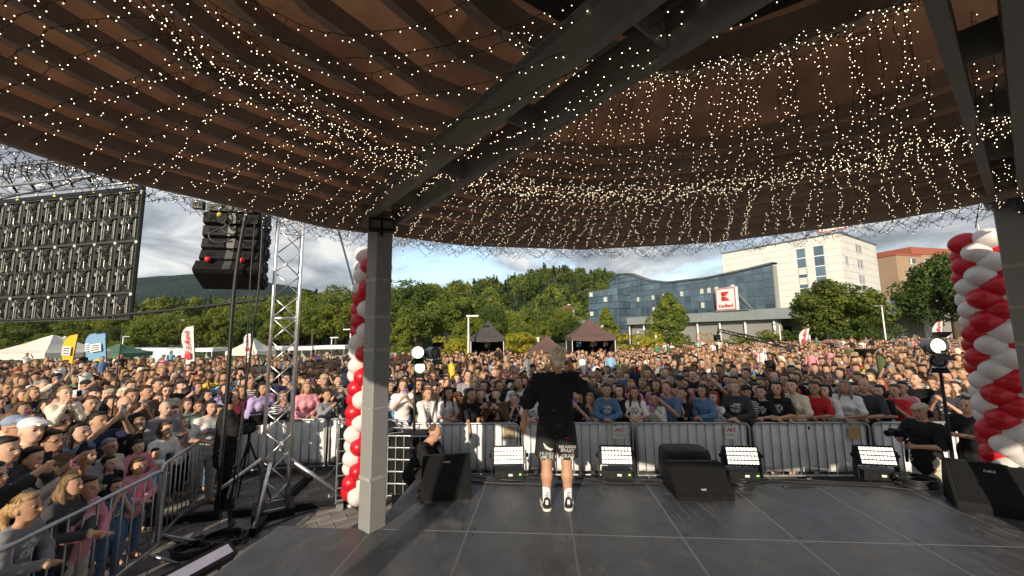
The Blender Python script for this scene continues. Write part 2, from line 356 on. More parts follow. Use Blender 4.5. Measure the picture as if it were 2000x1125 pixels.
# ================================================================== bandstand: pillars, crossed beams, round roof
RC = Vector((1.05, 1.05, 0)); RR = 4.42; ZE = 4.0
def rz_of(r): return np.interp(r, [0, 1.0, 1.65, 2.4, 3.2, 4.42], [5.15, 4.98, 4.86, 4.66, 4.42, 4.04])
PL = Vector((-1.47, 4.22, 0)); PR = Vector((4.97, 3.73, 0))
M['poly'] = mat('brown_polycarbonate', (0.42, 0.285, 0.205), 0.5, var=0.35, scale=1.2, transl=0.62, wave=(26, 'X', 0.5))
M['roofdark'] = mat('roof_boards', (0.034, 0.025, 0.021), 0.8, var=0.25, scale=2.5, bump=0.2)
M['tape'] = mat('tape', (0.32, 0.31, 0.29), 0.5, var=0.25, scale=14)
bandstand = thing('bandstand', 'round bandstand roof on grey square pillars with crossed double beams', 'bandstand', RC)
def build_bandstand():
    def pol(r, a, z): return Vector((r*math.cos(a), r*math.sin(a), z))
    for P, rz in ((PL, R(52)), (PR, R(35)), (Vector((RC.x*2-PL.x, RC.y*2-PL.y, 0)), R(52)), (Vector((RC.x*2-PR.x, RC.y*2-PR.y, 0)), R(35))):
        mb = MB(); z1 = 3.93; w = 0.100; c = 0.012
        poly = [(-w+c, -w), (w-c, -w), (w, -w+c), (w, w-c), (w-c, w), (-w+c, w), (-w, w-c), (-w, -w+c)]
        mb.prism(poly, (0, 0, 0), (1, 0, 0), (0, 1, 0), (0, 0, z1))
        p = obj('pillar', mb, M['steel_lt'], bandstand, loc=P-RC, rz=rz)
        for z, h in ((1.95, 0.012), (1.25, .035), (2.55, .035), (2.9, .035), (3.3, .035)):
            b = MB(); b.box((0, 0, z), (2*w+0.005, 2*w+0.005, h)); obj('tape_band', b, M['tape'], p)
        cp = MB(); cp.box((0, 0, z1+0.01), (0.30, 0.30, 0.03)); obj('cap_plate', cp, M['steel'], p)
    # crossed double C-channel beams, level, resting on the pillars
    for P, d, off in ((PL, Vector((-.61, .792, 0)).normalized(), .135), (PR, Vector((.8, .6, 0)), .062)):
        P0 = P - d*4.3 - RC; nrm = Vector((-d.y, d.x, 0))
        L1 = 4.3 + 0.36
        for s in (-1, 1):
            for t in (-1, 1):
                mb = MB(); o = P0 + nrm*(s*off); z0, z1 = 3.94, 4.17
                w, tk = 0.055, 0.010
                prof = [(0, z0), (w, z0), (w, z0+tk), (tk, z0+tk), (tk, z1-tk), (w, z1-tk), (w, z1), (0, z1)]
                mb.prism(prof, o + d*(t*0.05), nrm*s, Vector((0, 0, 1)), d*(t*(L1-0.05)))
                obj('beam_channel', mb, M['steel'], bandstand)
        for t in (-1, 1):
            for k in range(1, 5):
                mb = MB(); mb.box(P0 + d*(t*k*0.9) + Vector((0, 0, 4.06)), (0.012, off*1.96, 0.18), math.atan2(d.y, d.x)); obj('spacer_plate', mb, M['steel'], bandstand)
    # ring purlins in straight lengths, rafters on top
    NS = 16; rings = [(4.36, .15), (4.14, .10), (3.90, .10), (3.66, .10), (3.42, .10), (3.17, .11), (2.92, .12), (2.66, .13), (2.36, .14), (2.02, .14)]
    for r, h in rings:
        for q in range(8):
            if r < 2.4 and q in (0, 1): continue
            mb = MB()
            for k in range(2):
                if r < 2.4 and q == 2 and k == 0: continue
                a0, a1 = (q*2+k)*2*math.pi/NS, (q*2+k+1)*2*math.pi/NS
                z = rz_of(r) - 0.02
                for ri, ro in ((r-0.030, r+0.030),):
                    P = [pol(ri, a0, z-h), pol(ro, a0, z-h), pol(ro, a0, z), pol(ri, a0, z), pol(ri, a1, z-h), pol(ro, a1, z-h), pol(ro, a1, z), pol(ri, a1, z)]
                    mb.add(P, [(0,1,5,4),(1,2,6,5),(2,3,7,6),(3,0,4,7),(0,3,2,1),(4,5,6,7)])
            obj('purlin', mb, M['purlin'], bandstand)
    mb = MB()
    for rr, z0, z1 in ((1.65, 4.62, 4.86),):
        n = 32
        for k in range(n):
            a0, a1 = k*2*math.pi/n, (k+1)*2*math.pi/n
            P = [pol(rr-.04, a0, z0), pol(rr+.04, a0, z0), pol(rr+.04, a0, z1), pol(rr-.04, a0, z1), pol(rr-.04, a1, z0), pol(rr+.04, a1, z0), pol(rr+.04, a1, z1), pol(rr-.04, a1, z1)]
            mb.add(P, [(0,1,5,4),(1,2,6,5),(2,3,7,6),(3,0,4,7)])
    obj('ring_beam', mb, M['purlin'], bandstand)
    for k in range(16):
        a0, a1 = k*2*math.pi/NS, (k+1)*2*math.pi/NS
        for r0, r1, m, nm in ((0.0, 1.6, M['roofdark'], 'roof_board'), (1.6, 2.72, M['poly'], 'roof_sheet'), (2.72, 4.44, M['poly'], 'roof_sheet')):
            mb = MB(); P = []
            rs = [r0, (r0+r1)/2, r1]
            for top in (0, 1):
                for r in rs:
                    for a in (a0, a1): P.append(pol(r, a, rz_of(r) + 0.012 + top*0.02))
            mb.add(P, [(0,1,3,2),(2,3,5,4),(6,8,9,7),(8,10,11,9),(4,5,11,10),(0,2,8,6),(2,4,10,8),(1,7,9,3),(3,9,11,5)])
            obj(nm, mb, m, bandstand)
build_bandstand()
# flood lights on the pillar heads (unlit)
M['lens'] = mat('lamp_glass', (0.10, 0.105, 0.10), 0.12, var=0.1, spec=0.6)
def floodlight(P, rz, label):
    t = thing('floodlight', label, 'floodlight', P, rz, 'floodlights on the pillar heads')
    mb = MB(); mb.prism([(-.13, -.07), (.13, -.07), (.13, .07), (-.13, .07)], (0, -.05, 0), (1, 0, 0), (0, .25, 1), (0, .10, 0)); obj('housing', mb, M['blackmetal'], t)
    mb = MB()
    for sx in (-1, 1): mb.prism([(-.05, -.045), (.05, -.045), (.05, .045), (-.05, .045)], (sx*.062, -.054, 0), (1, 0, 0), (0, .25, 1), (0, .006, 0))
    obj('lens', mb, M['lens'], t)
    mb = MB(); mb.box((0, .07, -.02), (.03, .10, .14)); obj('bracket', mb, M['blackmetal'], t)
floodlight((PL.x+0.10, PL.y-0.24, 3.86), R(18), 'small black floodlight clamped to the left pillar head')
floodlight((PR.x-0.10, PR.y-0.26, 3.86), R(-20), 'small black floodlight clamped to the right pillar head')
# ================================================================== strings of warm bulbs
def ordinal(n):
    base = ['', 'first', 'second', 'third', 'fourth', 'fifth', 'sixth', 'seventh', 'eighth', 'ninth', 'tenth', 'eleventh', 'twelfth', 'thirteenth', 'fourteenth', 'fifteenth', 'sixteenth', 'seventeenth', 'eighteenth', 'nineteenth']
    tens = {20: 'twent', 30: 'thirt', 40: 'fort', 50: 'fift', 60: 'sixt', 70: 'sevent', 80: 'eight', 90: 'ninet'}
    if n < 20: return base[n]
    t = n//10*10
    if n >= 100: return 'hundred and ' + ordinal(n-100) if n > 100 else 'hundredth'
    return tens[t] + ('ieth' if n % 10 == 0 else 'y-' + base[n % 10])
M['wire'] = mat('light_wire', (0.030, 0.024, 0.018), 0.6, var=0.0)
M['stem'] = mat('bulb_stem', (0.075, 0.062, 0.048), 0.5, var=0.0)
M['bulb'] = mat('lit_bulb', (0.9, 0.8, 0.6), 0.4, var=0.0, emit=(1.0, 0.78, 0.50), estr=6.0)
M['bulb'].cycles.emission_sampling = 'NONE'
OCT = np.array([(1,0,0),(-1,0,0),(0,1,0),(0,-1,0),(0,0,1),(0,0,-1)], float)
OCTF = [(0,2,4),(2,1,4),(1,3,4),(3,0,4),(2,0,5),(1,2,5),(3,1,5),(0,3,5)]
def spline(pts, step=0.05):
    pts = [Vector(p) for p in pts]; out = []
    P = [pts[0]*2 - pts[1]] + pts + [pts[-1]*2 - pts[-2]]
    for i in range(1, len(P)-2):
        n = max(2, int((P[i+1]-P[i]).length/step))
        for k in range(n):
            t = k/n; a, b, c, d = P[i-1], P[i], P[i+1], P[i+2]
            out.append(0.5*((2*b) + (c-a)*t + (2*a-5*b+4*c-d)*t*t + (3*b-a-3*c+d)*t**3))
    out.append(pts[-1]); return out
def light_string(pts, label, gap=0.085, lit=0.9, jit=0.0035, r=0.0021):
    pts = spline(pts, 0.06)
    pts = [p + Vector((random.gauss(0, jit), random.gauss(0, jit), random.gauss(0, jit))) for p in pts]
    t = thing('light_string', label, 'string lights', pts[0], 0, 'light strings under the bandstand roof')
    o = pts[0]
    mb = MB(); mb.path([p-o for p in pts], r, n=3); obj('wire', mb, M['wire'], t)
    mb = MB(); acc = random.uniform(0, gap)
    for a, b in zip(pts, pts[1:]):
        L = (b-a).length; d = (b-a).normalized() if L > 1e-6 else Vector((1, 0, 0))
        while acc < L:
            p = a + d*acc - o; acc += gap*random.uniform(.75, 1.25)
            q = Vector((random.gauss(0, .6), random.gauss(0, .6), random.gauss(-.75, .6))).normalized()
            e = p + q*0.026; mb.mi = 0; mb.tube(p, e, 0.0030, 0.0026, n=3, caps=False)
            mb.mi = 1 if random.random() < lit else 0
            mb.add([e + q*0.004 + Vector(v)*0.0026 for v in OCT], OCTF)
        acc -= L
    struct(obj('bulbs', mb, [M['stem'], M['bulb']], t), 'stuff')
def rp(r, deg, z): return RC + Vector((r*math.cos(R(deg)), r*math.sin(R(deg)), z))
def hang_lights():
    n = 0
    # radial runs, counted from the left of the picture
    a = 176.0
    while a > 24:
        n += 1
        j = lambda s=1.0: random.gauss(0, s)
        inner = a < 126 and a > 37
        pts = []
        if inner:
            a0 = a + j(2.0)
            pts += [rp(1.62, a0, 4.60 + j(.03)), rp(1.95, a0 + j(.4), 4.42 + j(.02)), rp(2.3, a + j(.4), 4.24 + j(.02))]
        pts += [rp(2.60 + j(.04), a, 4.10 + j(.04)), rp(3.1, a + j(.5), 4.12 + j(.015)), rp(3.7, a + j(.5), 4.02 + j(.01)), rp(4.36, a + j(.5), 3.90 + j(.02)), rp(4.44, a + j(.4), 3.86 - abs(j(.06)))]
        light_string(pts, 'string of warm bulbs running to the roof edge, %s counted from the left' % ordinal(n), gap=0.048)
        a -= (2.3 if a > 128 else 1.75) + random.uniform(-.4, .4)
    # dense gathered garland between ring and edge
    for k in range(7):
        pts = []; a = 182.0; flip = 0
        while a > 26:
            pts.append(rp(2.58 + random.gauss(0, .05), a, 4.13 - (0.09 + .05*random.random())*flip + random.gauss(0, .02))); flip = 1-flip; a -= random.uniform(4, 8)
        light_string(pts, 'dense garland of bulbs gathered in a ring halfway out, %s strand' % ordinal(k+1), gap=0.045)
    # scalloped fringe at the eave
    for k in range(6):
        pts = []; a = 178.0; flip = 0
        while a > 20:
            pts.append(rp(4.43 + random.gauss(0, .02), a, 3.92 - (0.06 + .13*random.random())*flip)); flip = 1-flip; a -= random.uniform(1.6, 3.2)
        light_string(pts, 'scalloped light fringe dangling below the roof edge, %s strand' % ordinal(k+1), gap=0.05, lit=0.06, jit=0.004)
    # loops round the inner ring
    for k in range(6):
        pts = []; a = 128.0 + random.uniform(-4, 4); flip = 0
        while a > 18:
            pts.append(rp(1.60 + random.gauss(0, .05), a, 4.64 - (0.05 + .10*random.random())*flip)); flip = 1-flip; a -= random.uniform(6, 11)
        light_string(pts, 'loops of bulbs tangled round the inner ring, %s strand' % ordinal(k+1), gap=0.045)
    # long swags across the left bay and under the beam
    sw = [[(330, -90, 4.35), (600, 53, 4.22), (740, 60, 4.15), (870, 25, 4.2), (1020, -70, 4.35)],
          [(330, -40, 4.3), (600, 100, 4.15), (760, 108, 4.1), (960, 65, 4.1), (1260, -60, 4.3)],
          [(380, 0, 4.25), (600, 130, 4.12), (800, 132, 4.05), (1000, 78, 4.08), (1300, -50, 4.3)],
          [(420, 20, 4.2), (600, 155, 4.1), (760, 188, 4.0), (980, 150, 4.0), (1240, 30, 4.15), (1370, -60, 4.3)],
          [(430, 30, 4.15), (600, 175, 4.08), (760, 236, 3.98), (900, 232, 3.9), (1100, 150, 3.9), (1330, 15, 4.05), (1420, -60, 4.2)],
          [(560, 150, 4.1), (720, 250, 3.98), (880, 290, 3.9), (1060, 230, 3.9), (1280, 80, 4.0), (1440, -50, 4.2)],
          [(800, 285, 3.95), (930, 280, 3.9), (1100, 210, 3.9), (1260, 120, 3.95), (1390, 60, 4.05), (1520, 0, 4.2)],
          [(900, 310, 3.95), (1040, 270, 3.92), (1180, 190, 3.95), (1330, 90, 4.1), (1460, 20, 4.3)]]
    for k, s in enumerate(sw):
        light_string([atz(*q) for q in s], 'long swag of bulbs drooping across the double beam, %s from the back' % ordinal(k+1), gap=0.048, jit=0.004)
    for k, (x, y0, y1) in enumerate([(1905, 20, 270), (1945, 30, 275), (1880, 240, 300), (1820, 120, 330), (1760, 150, 340), (1700, 170, 335), (1640, 190, 330)]):
        d = 2.15 if x > 1860 else 2.6
        light_string([aty(x-8, y0, d), aty(x-3, (y0+y1)/2, d+.05), aty(x+3, y1-10, d+.05), aty(x+10, y1, d+.05), aty(x+4, y1-24, d+.08)], 'vertical dangling light string beside the right beam, %s of its bunch' % ordinal(k+1), gap=0.04)
hang_lights()
# ================================================================== truss, LED wall, line array
def truss_bits(parent, p0, p1, side, r, rb, bay, rot=0.0, mat_=None):
    """square box truss from p0 to p1: four chords, diagonal and square bracing, each a part"""
    p0, p1 = Vector(p0), Vector(p1); d = (p1-p0); L = d.length; d.normalize()
    up = Vector((0, 0, 1)) if abs(d.z) < 0.9 else Vector((1, 0, 0))
    a = d.cross(up).normalized(); b = d.cross(a).normalized()
    a, b = a*math.cos(rot) + b*math.sin(rot), b*math.cos(rot) - a*math.sin(rot)
    cs = [(a*sx + b*sy)*(side/2) for sx, sy in ((-1, -1), (1, -1), (1, 1), (-1, 1))]
    for c in cs:
        mb = MB(); mb.tube(p0+c, p1+c, r, n=10); obj('chord', mb, mat_, parent, True)
    n = max(1, round(L/bay)); st = L/n
    for i in range(4):
        c0, c1 = cs[i], cs[(i+1) % 4]
        for k in range(n):
            q0, q1 = p0 + d*(k*st), p0 + d*((k+1)*st)
            mb = MB()
            if (k+i) % 2: mb.tube(q0+c0, q1+c1, rb, n=6)
            else: mb.tube(q0+c1, q1+c0, rb, n=6)
            obj('brace', mb, mat_, parent, True)
            if k % 4 == 0:
                mb = MB(); mb.tube(q0+c0, q0+c1, rb, n=6); obj('brace', mb, mat_, parent, True)
TW = Vector((-3.72, 6.30, 0))
def build_tower():
    t = thing('truss_tower', 'upright silver truss tower on splayed outriggers beside the stage', 'truss', TW)
    truss_bits(t, (0, 0, 0.12), (0.02, 0, 6.6), 0.36, 0.025, 0.011, 0.36, R(32), M['alu'])
    for (ax, ay), (bx, by, bz) in (((-.20, -.05), (-1.15, -.30, 0.10)), ((.20, -.02), (.95, .35, 0.10)), ((0, .2), (-.1, 1.2, .1)), ((.06, -.24), (.12, -.62, .10))):
        mb = MB(); mb.tube((ax, ay, .82), (bx, by, bz), 0.026, n=10); obj('outrigger_strut', mb, M['alu'], t, True)
    for p, q in (((-.1, 0, .06), (-1.9, -.45, .06)), ((.1, 0, .06), (1.75, .60, .06)), ((0, 0, .06), (-.15, 1.4, .06)), ((0, -.05, .06), (.15, -.7, .06))):
        mb = MB(); p, q = Vector(p), Vector(q); d = q-p
        mb.box((p+q)/2, (d.length, 0.10, 0.10), math.atan2(d.y, d.x)); obj('base_beam', mb, M['blackmetal'], t)
    mb = MB(); mb.box((0, 0, .065), (.55, .55, .115), R(32)); obj('base_plate', mb, M['blackmetal'], t)
    for p in ((-1.1, -.26), (.72, .29), (1.55, .54)):
        mb = MB(); mb.lathe([(0.05, 0), (0.05, .02), (.018, .03), (.018, .16)], (p[0], p[1], 0), 10); obj('levelling_foot', mb, M['zinc'], t, True)
build_tower()
# ---- LED wall seen from behind
LS0 = aty(281, 372, 7.2); LSD = Vector((-0.984, 0.18, 0)).normalized()
M['led_dark'] = mat('led_casing', (0.012, 0.012, 0.012), 0.5, 0.2, var=0.3, scale=14)
M['led_alu'] = mat('led_cast_metal', (0.42, 0.41, 0.36), 0.4, 0.6, var=0.25, scale=12)
M['led_mid'] = mat('led_ribs', (0.06, 0.06, 0.055), 0.5, 0.4, var=0.3, scale=18)
def cabinet_mesh(h):
    """back of one LED cabinet, 0.5 m wide and h high; local x across, z up, back faces -y"""
    mb = MB(); w = 0.5; mb.box((0, .03, h/2), (w-.004, .03, h-.004))
    mb.mi = 2
    for x in (-w/2+.012, w/2-.012): mb.box((x, 0, h/2), (.018, .055, h-.006))
    for z in (.012, h-.012): mb.box((0, 0.001, z), (w-.03, .05, .018))
    for z in ([h*.25, h*.5, h*.75] if h > .7 else [h*.5]): mb.box((0, .005, z), (w-.04, .03, .014))
    mb.mi = 1
    for z0, z1 in ([(.05, h*.46), (h*.52, h-.06)] if h > .7 else [(.05, h-.06)]):
        mb.box((-.115, -.020, (z0+z1)/2), (.026, .035, z1-z0)); mb.box((-.075, -.014, (z0+z1)/2), (.014, .03, (z1-z0)*.94)); mb.box((.165, -.012, (z0+z1)/2), (.022, .03, (z1-z0)*.9)); mb.box((.125, -.010, (z0+z1)/2), (.010, .028, (z1-z0)*.8))
        mb.box((-.105, -.045, z0+(z1-z0)*.78), (.060, .030, (z1-z0)*.16))
    for z in ([h*.30, h*.62] if h > .7 else [h*.4]):
        mb.tube((-.06, -.03, z+.10), (.03, -.035, z+.03), .006, n=5); mb.tube((.03, -.035, z+.03), (.03, -.035, z-.10), .006, n=5); mb.tube((.03, -.035, z-.10), (.10, -.03, z-.17 if h > .7 else z-.13), .006, n=5)
    mb.mi = 0
    for z in ([h*.20, h*.42, h*.70, h*.88] if h > .7 else [h*.3, h*.7]):
        mb.box((.04, -.01, z), (.12, .055, .11)); mb.box((-.195, -.005, z+.02), (.06, .045, .13))
        mb.lathe([(.038, 0), (.038, .012), (.028, .014), (.010, .004)], (.045, -.038, z), 10, Matrix.Rotation(R(90), 3, 'X'))
    for z in ([h*.5-.02] if h > .7 else []): mb.box((0, -.02, z), (.42, .03, .03))
    mb.mi = 3
    for a, b in (((-.03, -.005), (.03, .005)), ((-.005, -.03), (.005, .03))):
        pass
    mb.box((w/2-.004, -.034, h-.01), (.055, .012, .012)); mb.box((w/2-.004, -.034, h-.045), (.055, .012, .010)); mb.box((w/2-.028, -.034, h-.028), (.010, .012, .045)); mb.box((w/2+.018, -.034, h-.028), (.010, .012, .045)); mb.box((w/2-.004, -.036, h-.028), (.016, .014, .016))
    return mb.mesh('led_cabinet', [M['led_dark'], M['led_alu'], M['led_mid'], M['paper']])
def build_led():
    rz = math.atan2(-LSD.y, -LSD.x)
    top = LS0.z
    t = thing('led_screen', 'back of a large hanging LED wall with rows of metal cabinets', 'LED screen', (LS0.x, LS0.y, top-2.5), rz)
    m1, m5 = cabinet_mesh(1.0), cabinet_mesh(0.5)
    for c in range(9):
        for z, me in ((1.5, m1), (0.5, m1), (0.0, m5)):
            put('cabinet', me, t, (-0.25-c*0.5, 0, z))
        mb = MB(); mb.box((-0.25-c*.5, 0, 2.545), (.49, .07, .075)); obj('hanging_bar', mb, M['blackmetal'], t)
        mb = MB(); mb.lathe([(.012, 0), (.022, .02), (.022, .05), (.010, .07), (.010, .16)], (-0.25-c*.5, 0, 2.58), 8); obj('eye_bolt', mb, M['alu'], t, True)
        if c % 2 == 0:
            mb = MB(); mb.box((-0.2-c*.5, -.037, 2.55), (.07, .004, .03)); obj('sticker', mb, mat('yellow_sticker', (0.65, 0.62, 0.05), .5) if c == 0 else bpy.data.materials['yellow_sticker'], t)
    for k in range(6):
        x = -random.uniform(.3, 2.6); z = random.uniform(.6, 1.9); pts = [(x, -.07, z)]
        for _ in range(5): x -= random.uniform(-.12, .28); z -= random.uniform(-.1, .32); pts.append((x, -.075, max(.15, z)))
        mb = MB(); mb.path(spline(pts, .05), .007, 5); obj('data_cable', mb, M['rubber'], t, True)
    tr = thing('ceiling_truss', 'horizontal silver box truss carrying the LED wall', 'truss', (LS0.x, LS0.y, top+.50), rz)
    truss_bits(tr, (-4.6, 0.02, 0.0), (.75, .02, 0.0), 0.40, .026, .011, .38, 0, M['alu'])
    for c in range(9):
        s = thing('lifting_strap', 'black lifting strap looped over the LED truss, %s from its right end' % ordinal(c+1), 'strap', (LS0.x, LS0.y, top+.2), rz, 'lifting straps on the LED truss')
        for dx in (-.09, .09):
            mb = MB(); mb.path([(-0.25-c*.5+dx, .25, .52), (-0.25-c*.5+dx, -.22, .54), (-0.25-c*.5+dx*.8, -.22, .30), (-0.25-c*.5, -.02, .0)], .014, 5); obj('strap_leg', mb, M['cloth_blk'], s, True)
build_led()
# ---- line array
def build_array():
    A = aty(468, 410, 5.9); yaw = R(14)
    t = thing('line_array', 'black hanging stack of concert loudspeakers curving downwards', 'loudspeaker', (A.x, A.y, A.z), yaw)
    mb = MB(); mb.box((0, 0.05, -.04), (.70, .52, .10)); mb.box((-.46, -.20, -.02), (.14, .10, .12)); mb.box((.30, -.2, -.01), (.10, .16, .14)); obj('flying_frame', mb, M['blackmetal'], t)
    z = -.11; y = 0.0; ang = 0.0
    for k in range(5):
        h, w, d = .20 + .02*(k == 4), .76 + .08*(k == 4), .44; ang += R((2, 4, 6, 9, 11)[k])
        Mx = Matrix.Rotation(-ang, 3, 'X')
        def tr(p): return Mx @ Vector(p) + Vector((0, y, z))
        bx = MB()
        # back (-y) narrower than front: trapezoid in side view, bevelled box
        P = [(-w/2, -d/2, -.03), (w/2, -d/2, -.03), (w/2, -d/2, -h+.03), (-w/2, -d/2, -h+.03), (-w/2, -d*.36, 0), (w/2, -d*.36, 0), (w/2, -d*.36, -h), (-w/2, -d*.36, -h), (-w/2, d/2, 0), (w/2, d/2, 0), (w/2, d/2, -h), (-w/2, d/2, -h)]
        bx.add([tr(p) for p in P], [(0,3,2,1),(0,1,5,4),(2,3,7,6),(4,5,9,8),(6,7,11,10),(1,2,6,5),(3,0,4,7),(5,6,10,9),(7,4,8,11),(8,9,10,11)])
        c = obj('speaker_cabinet', bx, M['black'], t)
        for sx in (-.24, .24):
            hb = MB(); hb.prism([(-.055, -.03), (.055, -.03), (.055, .03), (-.055, .03)], tr((sx, -d/2-.004, -h/2)), Mx @ Vector((1, 0, 0)), Mx @ Vector((0, 0, 1)), Mx @ Vector((0, .01, 0))); obj('handle_recess', hb, M['grille'], c)
        cp = MB(); cp.prism([(-.05, -.08), (.05, -.08), (.05, .08), (-.05, .08)], tr((0, -d/2-.006, -h/2)), Mx @ Vector((1, 0, 0)), Mx @ Vector((0, 0, 1)), Mx @ Vector((0, .008, 0))); obj('connector_plate', cp, M['led_mid'], c)
        for sx in (-1, 1):
            for yy in (-.12, .04, .18):
                sp = MB(); sp.prism([(-.055, -.045), (.055, -.045), (.055, .045), (-.055, .045)], tr((sx*(w/2+.012), yy, -h*.5)), Mx @ Vector((0, 1, 0)), Mx @ Vector((0, 0, 1)), Mx @ Vector((-sx*.014, 0, 0))); obj('side_hinge', sp, M['blackmetal'], c)
        q = Mx @ Vector((0, .03, -h-.012)); y += q.y; z += q.z
    hk = MB(); hk.path(spline([(-.06, -.1, .24), (-.11, -.1, .17), (-.10, -.1, .08), (-.03, -.1, .06), (.03, -.1, .10), (.05, -.1, .17)], .02), .022, 8); obj('lifting_hook', hk, M['red'], t, True)
    hb = MB(); hb.box((-.03, -.1, .29), (.07, .05, .12)); hb.tube((-.03, -.1, .22), (-.03, -.1, .5), .012, n=6); obj('hook_block', hb, M['orange'], t)
    hs = MB(); hs.box((-.03, .02, .62), (.30, .26, .62)); obj('hoist_motor', hs, M['blackmetal'], t)
    for x, z0 in ((-.24, -.86), (.20, -.86)):
        rk = MB(); rk.lathe([(.0, -.04), (.035, -.03), (.04, 0), (.035, .03), (.0, .04)], (x, -.30, z0), 10); obj('shackle', rk, M['red'], t, True)
    for pts in ([(-.05, -.3, .02), (-.14, -.34, -.2), (-.02, -.36, -.35), (-.2, -.4, -.5), (-.12, -.42, -.62), (.1, -.4, -.6)], [(.0, -.3, -.1), (.06, -.36, -.3), (-.06, -.38, -.42), (.08, -.4, -.5)], [(-.10, -.32, -.15), (-.13, -.36, -.25), (-.06, -.36, -.33), (0, -.36, -.22)]):
        mb = MB(); mb.path(spline(pts, .04), .012, 6); obj('speaker_cable', mb, M['rubber'], t, True)
    mb = MB(); mb.sphere((-.11, -.36, -.2), .035, 8, 6); obj('connector', mb, mat('yellow_plastic', (.7, .55, .05), .5), t, True)
build_array()
# ---- cables and ropes hanging at the left
def cable(pts, r, label, name='cable', cat='cable', m='rubber', group=None, n=6, step=.08):
    P = spline(pts, step); o = P[0].copy(); mb = MB(); mb.path([p-o for p in P], r, n)
    return tag(obj(name, mb, M[m], None, True, loc=o), label, cat, group)
def G(x, y, z=0.02): return atz(x, y, z)
cable([aty(492, 385, 5.6), aty(478, 430, 5.55), aty(458, 560, 5.55), aty(444, 760, 5.55), aty(432, 900, 5.6), G(428, 1000), G(455, 1022), G(430, 1040)], .026, 'thick black cable bundle hanging from the speaker stack to the ground')
cable([aty(515, 390, 5.7), aty(505, 560, 5.6), aty(480, 760, 5.6), aty(462, 900, 5.6), G(448, 1030), G(470, 1050)], .013, 'thin black cable just right of the thick hanging bundle')
cable([aty(498, 430, 5.6), aty(488, 560, 5.5), aty(476, 800, 5.5), aty(462, 950, 5.5), G(440, 1060)], .008, 'thinner hanging wire between the bundle and truss tower')
cable([aty(240, 640, 6.6), aty(220, 800, 6.5), aty(214, 900, 6.4)], .010, 'thin black rope hanging below the LED wall corner', 'rope', 'rope')
cable([aty(-120, 628, 6.4), aty(120, 622, 6.3), aty(300, 609, 6.25), aty(520, 584, 6.12)], .022, 'black ratchet strap stretched from the truss tower to the left', 'strap', 'strap')
cable([aty(-100, 410, 6.8), aty(120, 362, 6.7), aty(250, 320, 6.6), aty(320, 300, 6.6)], .014, 'black cable sagging across the LED truss')
cable([aty(655, 428, 5.4), aty(697, 580, 5.35), aty(716, 650, 5.35)], .014, 'dark steel guy rod slanting down behind the red and white balloons', 'guy_rod', 'rod')
# ================================================================== gear on the stage
def wedge(P, rz, w, d, h, label, logo=None, low=False):
    t = thing('stage_monitor', label, 'stage monitor', P, rz, 'wedge monitors along the stage')
    prof = [(-d/2, 0), (d/2, 0), (d/2, h*.42), (d*.30, h), (d*.12, h), (-d/2, h*.16)]
    mb = MB(); mb.prism(prof, (-w/2, 0, 0), (0, 1, 0), (0, 0, 1), (w, 0, 0))
    bm = bmesh.new(); me = mb.mesh('cabinet', M['black']); bm.from_mesh(me); bmesh.ops.bevel(bm, geom=bm.edges[:], offset=.010, segments=2, affect='EDGES'); bm.to_mesh(me); bm.free()
    put('cabinet', me, t)
    a = Vector((0, -d/2, h*.16)); b = Vector((0, d*.12, h)); sl = (b-a); L = sl.length; sl.normalize(); n = Vector((0, -sl.z, sl.y))
    g = MB(); g.prism([(-w/2+.03, .03), (w/2-.03, .03), (w/2-.03, L-.025), (-w/2+.03, L-.025)], a + n*.001, (1, 0, 0), sl, n*.007); gr = obj('grille', g, M['grille'], t)
    lg = text_mesh('logo', logo or 'KME', .032, M['paper'], .001); o = put('logo', lg, gr)
    o.matrix_basis = Matrix.Translation(a + n*.009 + sl*((.07 if low else L-.09))) @ Matrix(((1, 0, 0), (0, sl.y, n.y), (0, sl.z, n.z))).to_4x4()
    for sx in (-1, 1):
        hd = MB(); hd.prism([(-.06, -.03), (.06, -.03), (.06, .03), (-.06, .03)], (sx*(w/2+.004), .05, h*.42), (0, 1, 0), (0, 0, 1), (-sx*.012, 0, 0)); obj('side_handle', hd, M['grille'], t)
wedge(on_stage(872, 962), R(8), .60, .46, .43, 'black wedge monitor at the left stage edge, nearest the grey pillar', 'CAELE')
wedge(on_stage(1362, 962), R(-3), .66, .50, .34, 'black wedge monitor in front of the cloth-covered case', 'VXT', True)
wedge(Vector((5.18, 4.42, .75)), R(-34), .66, .40, .47, 'large black wedge monitor at the right stage edge by balloons', 'CAELE')
def covered_case():
    P = on_stage(1338, 928); mb = MB(); w, d, h = .62, .42, .36; n = 40; t = thing('covered_case', 'box draped in dark brown cloth behind the middle monitor', 'case', P, R(-3))
    rows = [(0.0, 1.03), (.10, 1.01), (.22, 1.0), (.31, .985), (.35, .95), (.36, .90)]
    V = []; F = []
    for i, (z, s) in enumerate(rows):
        for k in range(n):
            a = 2*math.pi*k/n; c, sn = math.cos(a), math.sin(a); q = (abs(c)**6 + abs(sn)**6)**(-1/6)
            f = 1 + (0.018*math.sin(k*2.7) + .012*math.sin(k*1.3+1))*(1-z/h)
            V.append((c*q*w/2*s*f, sn*q*d/2*s*f, z + (.006*math.sin(k*1.9) if i > 2 else 0)))
    for i in range(len(rows)-1):
        for k in range(n): F.append((i*n+k, i*n+(k+1) % n, (i+1)*n+(k+1) % n, (i+1)*n+k))
    F.append(tuple(range((len(rows)-1)*n, len(rows)*n))); mb.add(V, F)
    obj('cloth_cover', mb, mat('brown_cloth', (.020, .013, .013), .8, var=.3, bump=.4, bscale=14), t, True)
    f = MB(); f.box((-.26, -.18, .02), (.08, .08, .04)); obj('wooden_block', f, M['wood'], t)
covered_case()
